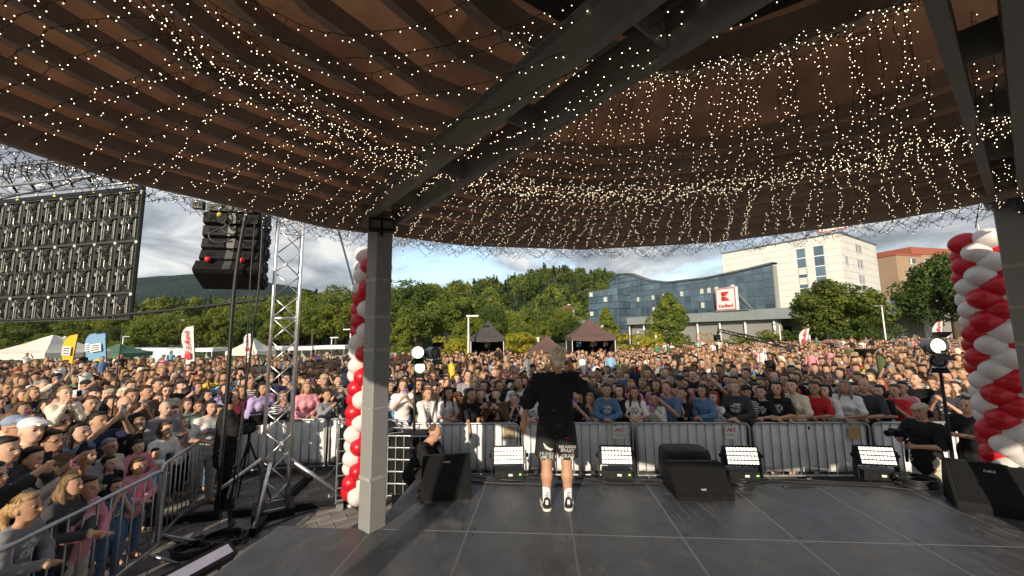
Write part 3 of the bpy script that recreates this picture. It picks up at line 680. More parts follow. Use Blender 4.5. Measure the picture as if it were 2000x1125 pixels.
M['led_lit'] = mat('lit_led_cell', (.9, .9, .85), .3, var=0, emit=(1.0, .93, .78), estr=1.15)
def led_flood(x, y, rz, label):
    P = on_stage(x, y); t = thing('led_flood', label, 'stage light', P, rz, 'LED panel lights along the stage front')
    w, h, d = .43, .25, .10; tilt = Matrix.Rotation(R(-14), 3, 'X'); c = Vector((0, 0, .30))
    def tr(p): return tilt @ Vector(p) + c
    mb = MB(); Pn = 14
    poly = []
    for sx, sz, a0 in ((1, 1, 0), (-1, 1, 90), (-1, -1, 180), (1, -1, 270)):
        for k in range(4): a = R(a0 + k*30); poly.append((sx*(w/2-.03) + .03*math.cos(a), sz*(h/2-.03) + .03*math.sin(a)))
    mb.prism(poly, tr((0, -d/2, 0)), tilt @ Vector((1, 0, 0)), tilt @ Vector((0, 0, 1)), tilt @ Vector((0, d, 0))); obj('housing', mb, M['blackmetal'], t)
    for i in range(9):
        for j in range(4):
            q = MB(); q.prism([(-.0170, -.0205), (.0170, -.0205), (.0170, .0205), (-.0170, .0205)], tr(((i-4)*.0437, -d/2-.004, (j-1.5)*.054)), tilt @ Vector((1, 0, 0)), tilt @ Vector((0, 0, 1)), tilt @ Vector((0, .006, 0))); obj('led_cell', q, M['led_lit'], t)
    for i in range(8):
        for j in range(3):
            pass
    b = MB(); b.box((0, .01, .07), (.40, .20, .11), taper=.92); obj('base_box', b, M['blackmetal'], t)
    for sx in (-1, 1):
        k = MB(); k.prism([(-.06, .02), (.06, .02), (.03, .36), (-.03, .36)], (sx*(w/2+.012), 0, 0), (0, 1, 0), (0, 0, 1), (sx*.014, 0, 0)); obj('yoke_arm', k, M['blackmetal'], t)
        kn = MB(); kn.lathe([(.028, 0), (.03, .01), (.024, .03)], (sx*(w/2+.026), 0, .30), 10, Matrix.Rotation(R(90)*sx, 3, 'Y')); obj('tilt_knob', kn, M['black'], t)
    s = MB(); s.box((.02, -.104, .075), (.055, .004, .028)); obj('display', s, M['paper'], t)
    g = MB(); g.box((.15, -.103, .08), (.03, .004, .02)); obj('indicator', g, mat('green_label', (.25, .6, .1), .5, emit=(.3, .9, .15), estr=.6) if 'green_label' not in bpy.data.materials else bpy.data.materials['green_label'], t)
led_flood(994, 934, R(2), 'lit LED panel light left of the performer on the stage edge')
led_flood(1205, 934, R(-6), 'lit LED panel light just right of the performer')
led_flood(1450, 936, R(-6), 'lit LED panel light right of the cloth-covered case')
led_flood(1714, 936, R(-12), 'lit LED panel light in front of the right cameraman')
def S(x, y, dz=.015): return atz(x, y, .75 + dz)
cable([S(815, 958), S(900, 941), S(985, 944), S(1090, 946), S(1230, 944), S(1300, 945)], .012, 'black cable along the stage front from left monitor to right', 'floor_cable')
cable([S(915, 930), S(1000, 938), S(1060, 934), S(1130, 933), S(1190, 942)], .011, 'black cable behind the performer linking two panel lights', 'floor_cable')
cable([S(1240, 942), S(1300, 940), S(1420, 955), S(1500, 940), S(1600, 944), S(1760, 950), S(1830, 945)], .013, 'black cable along the right half of the stage front', 'floor_cable')
cable([S(1470, 945), S(1540, 936), S(1640, 941), S(1760, 945), S(1790, 940)], .010, 'thin black cable running beside the right stage cable', 'floor_cable')
cable([S(1530, 950), S(1590, 948), S(1690, 947), S(1740, 952), S(1800, 958)], .010, 'second thin cable in the bundle right of the panel light', 'floor_cable')
cable([S(842, 952), S(828, 958), S(815, 975), S(830, 988), S(845, 984)], .006, 'thin cable with red plug beside the left wedge monitor', 'floor_cable')
def coil(x, y, r, label, n=6):
    c = S(x, y, .01); pts = []
    for k in range(n*14):
        a = 2*math.pi*k/14; rr = r*(1 + .12*math.sin(k*.37) + random.uniform(-.04, .04)); pts.append(Vector((c.x + rr*math.cos(a), c.y + rr*.75*math.sin(a), c.z + .003*k/3 + random.uniform(0, .008))))
    mb = MB(); o = pts[0].copy(); mb.path([p-o for p in pts], .0085, 5); tag(obj('cable_coil', mb, M['rubber'], None, True, loc=o), label, 'cable coil')
coil(1450, 955, .13, 'coiled black cable beside the middle wedge monitor')
coil(1795, 950, .22, 'coiled black cable left of the right wedge monitor', 8)
def ground_coil(x, y, r, label):
    c = G(x, y); pts = []
    for k in range(7*14):
        a = 2*math.pi*k/14; rr = r*(1 + .15*math.sin(k*.41) + random.uniform(-.05, .05)); pts.append(Vector((c.x + rr*math.cos(a), c.y + rr*.8*math.sin(a), c.z + .0012*k + random.uniform(0, .01))))
    mb = MB(); o = pts[0].copy(); mb.path([p-o for p in pts], .011, 5); tag(obj('cable_coil', mb, M['rubber'], None, True, loc=o), label, 'cable coil')
ground_coil(440, 1062, .26, 'coiled black cable on the paving below the truss tower')
ground_coil(375, 1085, .20, 'coiled black cable on the paving by the LED batten')
for k, pts in enumerate([[(330, 1075), (380, 1050), (440, 1042), (500, 1035)], [(300, 1040), (360, 1062), (430, 1050), (520, 1030), (600, 1000), (690, 985)], [(310, 1100), (400, 1075), (470, 1040), (505, 1048)], [(600, 985), (640, 978), (690, 990), (705, 1000)]]):
    cable([G(*q) for q in pts], .012, 'black cable lying on the paving by the truss base, %s from the left' % ordinal(k+1), 'floor_cable')
def led_batten():
    a, b = atz(330, 1140, .62), atz(440, 1080, .62); d = (b-a); L = 1.0; c = (a+b)/2 - d.normalized()*.2
    t = thing('led_batten', 'LED strip light tilted beside the left stage corner with violet glow', 'stage light', c, math.atan2(d.y, d.x))
    Mx = Matrix.Rotation(R(38), 3, 'X'); mb = MB(); mb.box((0, 0, 0), (L, .16, .10), M=Mx); obj('housing', mb, M['blackmetal'], t)
    mb = MB(); mb.box(Mx @ Vector((0, 0, .052)), (L-.07, .095, .006), M=Mx); obj('diffuser', mb, mat('batten_diffuser', (.42, .42, .44), .35, var=.1, emit=(.35, .2, 1.0), estr=.05), t)
    for sx in (-1, 1):
        mb = MB(); mb.tube((sx*.4, 0, -.05), (sx*.4, .05, -.60), .016, n=8); obj('support_leg', mb, M['blackmetal'], t)
led_batten()
# ================================================================== balloon columns
M['balloon'] = mat('balloon_latex', (.6, .02, .03), .32, var=.05, objcol=True, transl=.18, spec=.5, bump=0)
def balloon_mesh():
    mb = MB(); n = 18; prof = []
    for i in range(13):
        t = i/12; a = math.pi*t; r = math.sin(a)*(1 + .10*math.cos(a)); z = -math.cos(a)*1.10
        prof.append((max(.002, r), z))
    mb.lathe(prof, (0, 0, 0), n); mb.lathe([(.05, -1.10), (.07, -1.18), (.03, -1.2)], (0, 0, 0), 8)
    return mb.mesh('balloon', M['balloon'], True)
BM = balloon_mesh()
RED, WHT = (.62, .012, .025), (.80, .75, .72)
def balloons(base, top_z, dia, label, lean=(0, 0), twist=25, phase=0, step=1.15):
    t = thing('balloon_column', label, 'balloon column', base, 0, 'spiral balloon columns')
    r = dia/2; dz = r*step; z = r; k = 0
    mb = MB(); mb.tube((0, 0, 0), (lean[0], lean[1], top_z-base.z), .012, n=6); obj('pole', mb, M['zinc'], t)
    while z < top_z-base.z-r*.6:
        f = z/(top_z-base.z)
        for q in range(4):
            a = R(90*q + 45*(k % 2) + phase); jit = random.uniform(.94, 1.04)
            o = put('balloon', BM, t, (lean[0]*f + math.cos(a)*r*.98, lean[1]*f + math.sin(a)*r*.98, z + random.uniform(-.01, .01)))
            o.rotation_euler = Vector((math.cos(a), math.sin(a), random.uniform(-.1, .1))).to_track_quat('Z', 'Y').to_euler(); o.scale = (r*jit,)*3
            sp = (q*2 + (k % 2) - k) % 8
            o.color = (*(RED if sp in (0, 1, 2, 3) and q % 2 == 0 or sp in (4, 5) and q % 2 else (WHT)), 1)
            ang = (90*q + 45*(k % 2) - k*22.5) % 180
            o.color = (*(RED if ang < 90 else WHT), 1)
        z += dz; k += 1
balloons(Vector((-1.90, 5.05, .66)), 3.92, .245, 'red and white spiral balloon column tied behind the left grey pillar', (.06, 0))
_q = aty(1915, 470, 4.5)
balloons(Vector((_q.x, 4.5, .75)), 3.93, .275, 'red and white spiral balloon column beside the right dark pillar', (0, 0), phase=20, step=.98)
cable([aty(1905, 445, 4.5), aty(1912, 400, 4.4), aty(1914, 360, 4.3)], .005, 'thin string holding up the right balloon column', 'string', 'string')
# ================================================================== caged ballast tanks by the pillar
def tank(P, rz, label, w=1.0, d=1.15, h=1.05):
    t = thing('ballast_tank', label, 'tank', P, rz, 'caged black ballast tanks')
    mb = MB(); mb.box((0, 0, h/2+.10), (w-.06, d-.06, h-.14)); me = mb.mesh('tank_body', M['black']); bm = bmesh.new(); bm.from_mesh(me); bmesh.ops.bevel(bm, geom=bm.edges[:], offset=.05, segments=3, affect='EDGES'); bm.to_mesh(me); bm.free(); put('tank_body', me, t)
    for z in np.linspace(.16, h+.03, 6):
        mb = MB(); mb.path([(-w/2, -d/2, z), (w/2, -d/2, z), (w/2, d/2, z), (-w/2, d/2, z)], .011, 6, closed=True); obj('cage_bar', mb, M['zinc'], t)
    for k in range(7):
        x = -w/2 + w*k/6
        for y in (-d/2, d/2):
            mb = MB(); mb.tube((x, y, .12), (x, y, h+.03), .010, n=6); obj('cage_bar', mb, M['zinc'], t)
    for k in range(1, 7):
        y = -d/2 + d*k/7
        for x in (-w/2, w/2):
            mb = MB(); mb.tube((x, y, .12), (x, y, h+.03), .010, n=6); obj('cage_bar', mb, M['zinc'], t)
    mb = MB()
    for x in (-w/2+.06, 0, w/2-.06): mb.box((x, 0, .05), (.10, d, .10))
    obj('pallet', mb, M['zinc'], t)
tank(Vector((-2.55, 7.05, 0)), R(24), 'caged black tank behind the left balloon column')
tank(Vector((-1.75, 6.75, 0)), R(-5), 'caged black tank in shade right of the left pillar', .8, .55, 1.05)
# ================================================================== stage lamps on stands beyond the stage front
M['lamp_lit'] = mat('lit_lens', (.9, .9, .8), .2, var=0, emit=(1.0, .86, .55), estr=3.5)
def stand_lamp(P, top, label, heads):
    t = thing('lamp_stand', label, 'stage light', P)
    mb = MB(); mb.tube((0, 0, .02), (0, 0, top), .028, .020, n=8); obj('pole', mb, M['blackmetal'], t, True)
    for k in range(3):
        a = R(120*k + 20); l = MB(); l.tube((0, 0, .45), (math.cos(a)*.45, math.sin(a)*.45, .02), .013, n=6); obj('leg', l, M['blackmetal'], t)
    for (dx, dy, dz, s, lit, yaw) in heads:
        c = Vector((dx, dy, top+dz)); Mx = Matrix.Rotation(yaw, 3, 'Z') @ Matrix.Rotation(R(90), 3, 'X')
        h = MB(); h.lathe([(.10*s, -.16*s), (.135*s, -.10*s), (.14*s, .08*s), (.15*s, .09*s), (.15*s, .11*s), (.128*s, .112*s), (.125*s, .06*s)], c, 18, Mx); hd = obj('lamp_head', h, M['zinc_dk'], t, True)
        l = MB(); l.lathe([(.001, .078*s), (.06*s, .092*s), (.122*s, .07*s)], c, 18, Mx); obj('lens', l, M['lamp_lit'] if lit else M['lens'], hd, True)
        y = MB(); y.path([c + Vector((-.16*s, 0, 0)), c + Vector((-.16*s, 0, -.15*s)), c + Vector((0, 0, -.19*s)), c + Vector((.16*s, 0, -.15*s)), c + Vector((.16*s, 0, 0))], .010, 6); obj('yoke', y, M['blackmetal'], hd)
        for a0, ax in ((90, 'up'), (-90, 'down')):
            dr = MB(); sg = 1 if a0 > 0 else -1
            q = [Mx @ Vector(v) + c for v in ((-.11*s, sg*.14*s, .11*s), (.11*s, sg*.14*s, .11*s), (.15*s, sg*.24*s, .22*s), (-.15*s, sg*.24*s, .22*s))]
            n = Mx @ Vector((0, 0, .006)); dr.add(q + [p+n for p in q], [(0,1,2,3),(7,6,5,4),(0,4,5,1),(1,5,6,2),(2,6,7,3),(3,7,4,0)]); obj('barn_door', dr, M['blackmetal'], hd)
p = atz(808, 915, .35); p.z = 0
stand_lamp(Vector((-1.72, 6.9, 0)), 2.28, 'black lamp stand with two lamps beside the left pillar', [(.06, -.05, .12, .8, True, R(8)), (.30, 0, .10, .8, False, R(50)), (.10, -.02, -.14, .7, True, R(0))])
q = aty(1820, 700, 5.9)
stand_lamp(Vector((q.x+.10, 5.9, 0)), 2.32, 'tall black lamp stand with lit lamp left of the right balloons', [(-.10, -.05, .13, .85, True, R(-10)), (-.02, 0, -.10, .7, False, R(-40))])
# ================================================================== crowd barriers
M['sheet'] = mat('white_barrier_sheet', (.88, .88, .87), .55, var=.08, scale=2.5, bump=.35, bscale=7, transl=.10)
def barrier(a, b, label, sheet=True, h=1.06, front=-1, sheet_group='white sheets on the barriers', cloth_label=None, feet=True, col='zinc_dk'):
    a, b = Vector((a[0], a[1], 0)), Vector((b[0], b[1], 0)); d = b-a; L = d.length; rz = math.atan2(d.y, d.x); c = (a+b)/2
    t = thing('crowd_barrier', label, 'barrier', c, rz, 'metal crowd barriers')
    x0, x1, r = -L/2+.02, L/2-.02, .10
    pts = [(x0, 0, .16), (x0, 0, h-r)] + [(x0+r-r*math.cos(R(k)), 0, h-r+r*math.sin(R(k))) for k in (30, 60, 90)] + [(x1-r+r*math.sin(R(k)), 0, h-r+r*math.cos(R(k))) for k in (0, 30, 60)] + [(x1, 0, h-r), (x1, 0, .16)]
    mb = MB(); mb.path(pts, .021, 8, closed=True); obj('frame', mb, M['zinc'], t, True)
    n = int(L/.155)
    for k in range(1, n):
        x = x0 + (x1-x0)*k/n; m2 = MB(); m2.tube((x, 0, .16), (x, 0, h), .0100 if sheet else .0085, n=6); obj('bar', m2, M[col], t, True)
    if feet:
        for x in (x0+.18, x1-.18):
            f = MB(); f.path([(x, -.36, .015), (x, -.30, .03), (x, -.02, .14), (x, .02, .14), (x, .30, .03), (x, .36, .015)], .017, 6); obj('foot', f, M[col], t, True)
    if sheet:
        ys = .028; nx, nz = 24, 8; V = []; F = []
        for i in range(nx+1):
            for j in range(nz+1):
                x = x0+.03 + (x1-x0-.06)*i/nx; z = .22 + (h-.24)*j/nz
                V.append((x, ys + .010*math.sin(i*1.7+j*.8) + .006*math.sin(j*2.1+i*.4), z + (.006*math.sin(i*2.3) if j in (0, nz) else 0)))
        for i in range(nx):
            for j in range(nz): q = i*(nz+1)+j; F.append((q, q+nz+1, q+nz+2, q+1))
        mb = MB(); mb.add(V, F); me = mb.mesh('barrier_sheet', M['sheet'], True); o = put('barrier_sheet', me, None, c, rz)
        md = o.modifiers.new('thick', 'SOLIDIFY'); md.thickness = .002
        tag(o, cloth_label or label.replace('metal crowd barrier', 'white sheet on the barrier'), 'sheet', sheet_group)
    return t
BA, BB = Vector((-1.95, 7.45, 0)), Vector((8.4, 7.0, 0)); BD = (BB-BA).normalized()
NB = 5; bl = (BB-BA).length/NB
names = ['beside the left pillar', 'straight behind the performer', 'behind the cloth-covered case', 'right of the middle monitor', 'behind the right cameraman']
for k in range(NB):
    p0 = BA + BD*(bl*k+.01); p1 = BA + BD*(bl*(k+1)-.01)
    barrier(p0, p1, 'metal crowd barrier lined with white sheet ' + names[k], cloth_label='white plastic sheet on the barrier ' + names[k])
barrier((-5.45, 7.72), (-3.72, 7.98), 'metal crowd barrier with white sheet left of the truss tower', cloth_label='white plastic sheet on the barrier left of the tower')
barrier((-3.70, 7.98), (-1.99, 7.62), 'metal crowd barrier with white sheet between tower and left pillar', cloth_label='white plastic sheet between tower and left pillar')
barrier((-4.55, 5.20), (-5.52, 7.66), 'bare metal crowd barrier left of the black-clad camera operator', sheet=False, col='zinc')
barrier((-4.00, 3.00), (-4.42, 5.12), 'bare metal crowd barrier in the left foreground', sheet=False, col='zinc')
barrier((-3.62, .9), (-3.98, 2.94), 'bare metal crowd barrier at the lower left picture edge', sheet=False, col='zinc')
def notice(x, y, label, words=True, col=None):
    P = atz(x, y, .93); k = (P-BA).dot(BD); P = BA + BD*k; rz = math.atan2(BD.y, BD.x)
    t = thing('notice', label, 'notice', (P.x + .028*BD.y, P.y-.026, .90), rz)
    mb = MB(); mb.box((0, 0, 0), (.20, .003, .22)); obj('card', mb, col or M['paper'], t)
    if words:
        me = text_mesh('lettering', 'AKS', .085, M['red'], .0008, bold=.002); o = put('lettering', me, t, (.01, -.003, .045)); o.rotation_euler = (R(90), 0, 0)
        me = text_mesh('lettering', 'EVENT', .040, M['led_mid'], .0008, spacing=1.3); o = put('lettering', me, t, (0, -.003, -.045)); o.rotation_euler = (R(90), 0, 0)
notice(1205, 838, 'white notice with red letters on the barrier right of performer')
notice(1420, 838, 'white notice with red letters on the barrier behind middle monitor')
notice(993, 846, 'faded brown card on the barrier left of performer', False, mat('brown_card', (.34, .26, .16), .8))
notice(1658, 838, 'faded ochre card on the barrier near the right cameraman', False, mat('ochre_card', (.45, .30, .12), .8))
notice(802, 840, 'white printed notice on the barrier nearest the left pillar', False)
# ================================================================== buildings
def quad_frame(A, B):
    """facade frame: origin A on the ground, along AB, outward normal to the right-hand side facing the camera"""
    A, B = Vector((A[0], A[1], 0)), Vector((B[0], B[1], 0)); u = (B-A); L = u.length; u.normalize(); n = Vector((u.y, -u.x, 0))
    if n.dot(-A) < 0: n = -n
    return A, u, n, L
def slab(mb, o, u, n, s0, s1, z0, z1, y0, y1):
    """box along the facade: s0..s1 along u, z0..z1 high, y0..y1 outwards"""
    P = [o + u*s + n*y + Vector((0, 0, z)) for z in (z0, z1) for y in (y0, y1) for s in (s0, s1)]
    mb.add(P, [(0,2,3,1),(4,5,7,6),(0,1,5,4),(2,6,7,3),(0,4,6,2),(1,3,7,5)])
M['wallwhite'] = mat('white_cladding', (.66, .65, .60), .7, var=.06, scale=.5)
M['glass'] = mat('blue_glazing', (.075, .125, .17), .05, .0, var=.4, scale=.25, spec=.9, obj_rand=.35)
M['glass_lt'] = mat('open_window', (.62, .62, .55), .5, var=.1)
M['mull'] = mat('facade_mullion', (.16, .19, .21), .4, .4, var=.1)
M['greyband'] = mat('grey_canopy_panels', (.27, .30, .30), .55, var=.08, scale=.4)
M['darkvoid'] = mat('shop_interior', (.018, .018, .018), .7, var=.2)
M['shopwall'] = mat('shop_wall', (.30, .29, .27), .7, var=.12)
def glass_building():
    A, u, n, L = quad_frame((41, 60), (25.0, 98.5))
    t = thing('glass_building', 'long blue-glass building with wavy roofline behind the square', 'building', A)
    o = Vector((0, 0, 0)); nc = 26
    def top(s): return float(np.interp(s/L, [0, .10, .30, .52, .66, .80, .90, 1.0], [13.2, 12.9, 12.6, 13.0, 14.2, 16.6, 17.1, 15.6]))
    z0 = 5.6
    body = MB(); poly = [(s, top(s)-.25) for s in np.linspace(0, L, 40)]; poly = [(0, 0)] + poly + [(L, 0)]
    body.prism([(a, b) for a, b in poly], o - n*.25, u, Vector((0, 0, 1)), -n*.9); obj('building_core', body, M['shopwall'], t)
    zs = [5.6, 6.9, 8.2, 9.4, 10.6, 11.6, 12.6]
    pm = {}
    for i in range(nc):
        s0, s1 = L*i/nc, L*(i+1)/nc; za = [5.6, 6.95, 8.3, 9.6, 10.9, 12.0]; tt = (top(s0)+top(s1))/2
        za = [z for z in za if z < tt-.5] + ([13.4, 14.8, 16.0] if tt > 13.9 else []); za = [z for z in za if z < tt-.35]
        for j, z in enumerate(za):
            z1a = za[j+1] if j+1 < len(za) else None
            pr = MB(); g = .07
            e0, e1 = (z1a, z1a) if z1a else (top(s0), top(s1))
            P = [o+u*(s0+g)+Vector((0, 0, z+g)), o+u*(s1-g)+Vector((0, 0, z+g)), o+u*(s1-g)+Vector((0, 0, e1-g)), o+u*(s0+g)+Vector((0, 0, e0-g))]
            tilt = random.uniform(-.02, .02); P[2] = P[2] + n*tilt; P[3] = P[3] + n*tilt
            opened = (j in (1, 3)) and i > 2 and i < 20 and random.random() < .38
            pr.add(P + [p - n*.05 for p in P], [(0,1,2,3),(7,6,5,4),(0,4,5,1),(1,5,6,2),(2,6,7,3),(3,7,4,0)])
            pane = obj('pane', pr, M['glass'], t)
            if opened:
                q = MB(); slab(q, o, u, n, s0+.25, s0+.25+(s1-s0)*.42, z+.16, (e0 if z1a else e0)-.16, .02, .10); obj('open_sash', q, M['glass_lt'], pane)
        mb = MB(); slab(mb, o, u, n, s0-.05, s0+.05, z0, top(s0), -.06, .07); obj('mullion', mb, M['mull'], t)
    for z in [5.6, 6.95, 8.3, 9.6, 10.9, 12.0]:
        mb = MB(); slab(mb, o, u, n, 0, L, z-.05, z+.05, -.06, .06); obj('transom', mb, M['mull'], t)
    rf = MB(); ss = np.linspace(-.2, L+.2, 40)
    P = []; F = []
    for s in ss:
        z = top(min(max(s, 0), L)); P += [o+u*s+n*.35+Vector((0, 0, z-.05)), o+u*s+n*.35+Vector((0, 0, z+.22)), o+u*s-n*1.1+Vector((0, 0, z+.22)), o+u*s-n*1.1+Vector((0, 0, z-.05))]
    for i in range(39):
        for k in range(4): F.append((i*4+k, i*4+(k+1) % 4, i*4+4+(k+1) % 4, i*4+4+k))
    rf.add(P, F); obj('roof', rf, M['mull'], t, False)
    # projecting glazed stair tower at the far end
    Bp = A + u*(L*.90); A2, u2, n2, L2 = quad_frame((Bp.x-2.2, Bp.y-6), (Bp.x-7.5, Bp.y+1.0))
    t2 = thing('glass_stair_tower', 'lower dark glass stair tower at the left end of the glass building', 'building', A2)
    c = MB(); slab(c, o, u2, n2, .1, L2-.1, 0, 12.9, -9, -.15); obj('tower_core', c, M['darkvoid'], t2)
    for i in range(6):
        for j in range(7):
            s0, s1 = L2*i/6, L2*(i+1)/6; z = 2 + 11*j/7
            pr = MB(); slab(pr, o, u2, n2, s0+.06, s1-.06, z+.06, z+11/7-.06, -.06, 0); pane = obj('pane', pr, M['glass'], t2)
            if random.random() < .15: q = MB(); slab(q, o, u2, n2, s0+.2, s1-.3, z+.2, z+1.2, .01, .05); obj('blind', q, M['glass_lt'], pane)
    for i in range(7):
        mb = MB(); slab(mb, o, u2, n2, L2*i/6-.05, L2*i/6+.05, 0, 13.05, -.1, .05); obj('mullion', mb, M['mull'], t2)
    sd = (-n2)
    for i in range(5):
        for j in range(7):
            z = 2 + 11*j/7; pr = MB(); slab(pr, o, sd, -u2, .3+i*1.6, .3+i*1.6+1.5, z+.06, z+11/7-.06, -.02, .06); obj('pane', pr, M['glass'], t2)
    # long grey canopy of the podium with columns and shop fronts
    C0, uc, ncn, LC = quad_frame((44.5, 50.0), (15.5, 116))
    t3 = thing('shop_canopy', 'long grey canopy over dark shop fronts below the glass building', 'canopy', C0)
    mb = MB(); slab(mb, o, uc, ncn, -4, LC, 4.55, 6.1, -14, 0); obj('canopy_slab', mb, M['greyband'], t3)
    for k in range(22):
        s = -4 + (LC+4)*k/22; mb = MB(); slab(mb, o, uc, ncn, s+.02, s+(LC+4)/22-.02, 4.50, 6.14, .005, .05); obj('fascia_panel', mb, M['greyband'], t3)
    mb = MB(); slab(mb, o, uc, ncn, -4, LC, 0, 4.5, -14, -6.2); obj('shop_wall', mb, M['shopwall'], t3)
    for k, s in enumerate(np.linspace(1.5, LC-4, 15)):
        mb = MB(); p = o + uc*s - ncn*.8; mb.tube(p, p + Vector((0, 0, 4.55)), .17, n=10); obj('column', mb, M['white'], t3, True)
        w = MB(); slab(w, o, uc, ncn, s+.7, s+3.2, .1, 3.4, -6.2, -6.05); sh = obj('shop_window', w, M['darkvoid'] if k % 3 else M['glass'], t3)
        f = MB(); slab(f, o, uc, ncn, s+1.9, s+2.0, .1, 3.4, -6.06, -5.98); obj('window_bar', f, M['white'], sh)
    mb = MB(); slab(mb, o, uc, ncn, -.6, 1.0, 2.9, 3.6, -6.1, -5.95); obj('red_shop_sign', mb, M['red'], t3)
    # white office block
    W0, uw, nw, LW = quad_frame((56.5, 65), (45.5, 82)); H = 19.3
    t4 = thing('office_block', 'tall cream office block with two narrow window strips', 'building', W0)
    ur = Vector((uw.y, -uw.x, 0)); ur = ur if ur.x > 0 else -ur
    mb = MB(); slab(mb, o, uw, nw, .02, LW, 0, H, -19, -.03); obj('wall_core', mb, M['wallwhite'], t4)
    nrow = 15
    for j in range(nrow):
        z = H*j/nrow
        cuts = [0.02, 2.35, 3.95, 5.1, 6.6, 12.2, LW]
        for a, b in zip(cuts, cuts[1:]):
            if (a, b) in ((2.35, 3.95), (5.1, 6.6)) and 6.0 < z < 17.2: continue
            m2 = MB(); slab(m2, o, uw, nw, a+.012, b-.012, z+.02, z+H/nrow-.02, -.03, .05); obj('cladding_panel', m2, M['wallwhite'], t4)
        m2 = MB(); slab(m2, o, ur, -uw, 0.0, 18.7, z+.02, z+H/nrow-.02, 0, .06); obj('cladding_panel', m2, M['wallwhite'], t4)
    for a, b in ((2.35, 3.95), (5.1, 6.6)):
        for j in range(6):
            z = 6.7 + j*1.85; m2 = MB(); slab(m2, o, uw, nw, a+.1, b-.1, z, z+1.7, -.02, .03); w = obj('window_strip', m2, M['glass'], t4)
            fr = MB(); slab(fr, o, uw, nw, a, b, z+1.7, z+1.85, -.02, .06); obj('window_frame', fr, M['white'], w)
            if j in (2, 3) and a > 5: bl = MB(); slab(bl, o, uw, nw, a+.15, b-.15, z+.6, z+1.65, .03, .05); obj('blind', bl, M['glass_lt'], w)
    for j in range(5):
        z = 5.2 + j*2.85
        for s in ((1.6, 2.5), (7.4, 8.4), (9.0, 10.0)):
            if s[0] < 2 and j % 2 == 0: continue
            m2 = MB(); slab(m2, o, ur, -uw, s[0], s[1], z, z+1.7, .055, .085); w = obj('window', m2, M['glass'], t4); fr = MB(); slab(fr, o, ur, -uw, (s[0]+s[1])/2-.05, (s[0]+s[1])/2+.05, z, z+1.7, .085, .11); obj('window_frame', fr, M['white'], w)
            fr = MB(); slab(fr, o, ur, -uw, s[0]-.08, s[1]+.08, z-.12, z-.01, .055, .16); obj('window_sill', fr, M['white'], w)
    mb = MB(); slab(mb, o, uw, nw, -.25, LW+.1, H, H+.25, -19.2, .2); obj('parapet', mb, M['mull'], t4)
    # small roof sign box
    rs = W0 + uw*1.6 - nw*2.2; sign_box('roof_sign', 'square red and white sign box on the office block roof', (rs.x, rs.y, H+1.0), math.atan2(-uw.y, -uw.x), 4.3)
    mb = MB()
    # wall sign with logo
    sp = A + u*7.5 + n*1.4; sign_box('supermarket_sign', 'square white sign with red logo on the glass facade', (sp.x, sp.y, 6.3), math.atan2(-u.y, -u.x), 3.9, struts=True)
    # far stair-stepped tower block, tan apartments, and annex canopy to the right
    t5 = thing('annex_canopy', 'flat grey canopy on tall posts right of the office block', 'canopy', (62, 60, 0))
    m2 = MB(); m2.box((4.0, 2, 6.1), (21, 9, 1.9), R(-20)); obj('canopy_slab', m2, M['greyband'], t5)
    for x, y in ((-4.6, 1.2), (.5, -.7), (8, -3.5), (11.5, -4.6)):
        p = MB(); p.tube((x, y, 0), (x, y, 5.2), .32, n=10); obj('post', p, M['white'], t5, True)
    m2 = MB(); m2.box((6, 9, 2.6), (24, 3, 5.2), R(-20)); obj('rear_wall', m2, M['wallwhite'], t5)
    for k in range(9):
        p = MB(); c = Vector((6, 0, 0)) + Vector((math.cos(R(-20)), math.sin(R(-20)), 0))*(k*.9); p.tube((c.x, c.y, 3.2), (c.x, c.y, 3.9), .03, n=5); 
def sign_box(name, label, P, rz, s, struts=False):
    t = thing(name, label, 'sign', P, rz)
    mb = MB(); mb.box((0, .35, s/2), (s, .6, s)); obj('box', mb, M['white'], t)
    w = s*.032
    for x, z, a, b in ((0, s*.035, s*.93, w), (0, s*.965, s*.93, w), (-s*.465, s/2, w, s*.93), (s*.465, s/2, w, s*.93)):
        m2 = MB(); m2.box((x, .03, z), (a, .05, b)); obj('border', m2, M['red'], t)
    # logo: two squares on the left, two triangles on the right
    c = Vector((0, 0.02, s*.62)); q = s*.098
    for zz in (q*1.08, -q*1.08):
        m2 = MB(); m2.box((-q*1.06, 0.03, c.z+zz), (q*1.95, .05, q*1.95)); obj('logo_piece', m2, M['red'], t)
    for sg in (1, -1):
        m2 = MB(); m2.prism([(q*.1, sg*q*.12), (q*2.0, sg*q*2.05), (q*.1, sg*q*2.05)], (0, .005, c.z), (1, 0, 0), (0, 0, 1), (0, .05, 0)); obj('logo_piece', m2, M['red'], t)
    me = text_mesh('lettering', 'Kaufland', s*.205, M['red'], .02, bold=.003*s); o = put('lettering', me, t, (0, .01, s*.20)); o.rotation_euler = (R(90), 0, 0)
    if struts:
        for sx in (.3, 1.4):
            m2 = MB(); m2.tube((s*.5, .5, s*.75), (s*.5+1.6+sx*.3, 1.2, -.1), .05, n=6); obj('strut', m2, M['zinc'], t)
        m2 = MB(); m2.box((.6, .4, -.1), (s*1.7, .5, .12)); obj('sign_base', m2, M['zinc'], t)
glass_building()
M['tan'] = mat('tan_render', (.36, .25, .165), .85, var=.06, scale=.3)
M['terracotta'] = mat('terracotta_trim', (.33, .10, .06), .7, var=.1)
M['roof_brown'] = mat('brown_roof_tiles', (.16, .085, .055), .8, var=.2, scale=2)
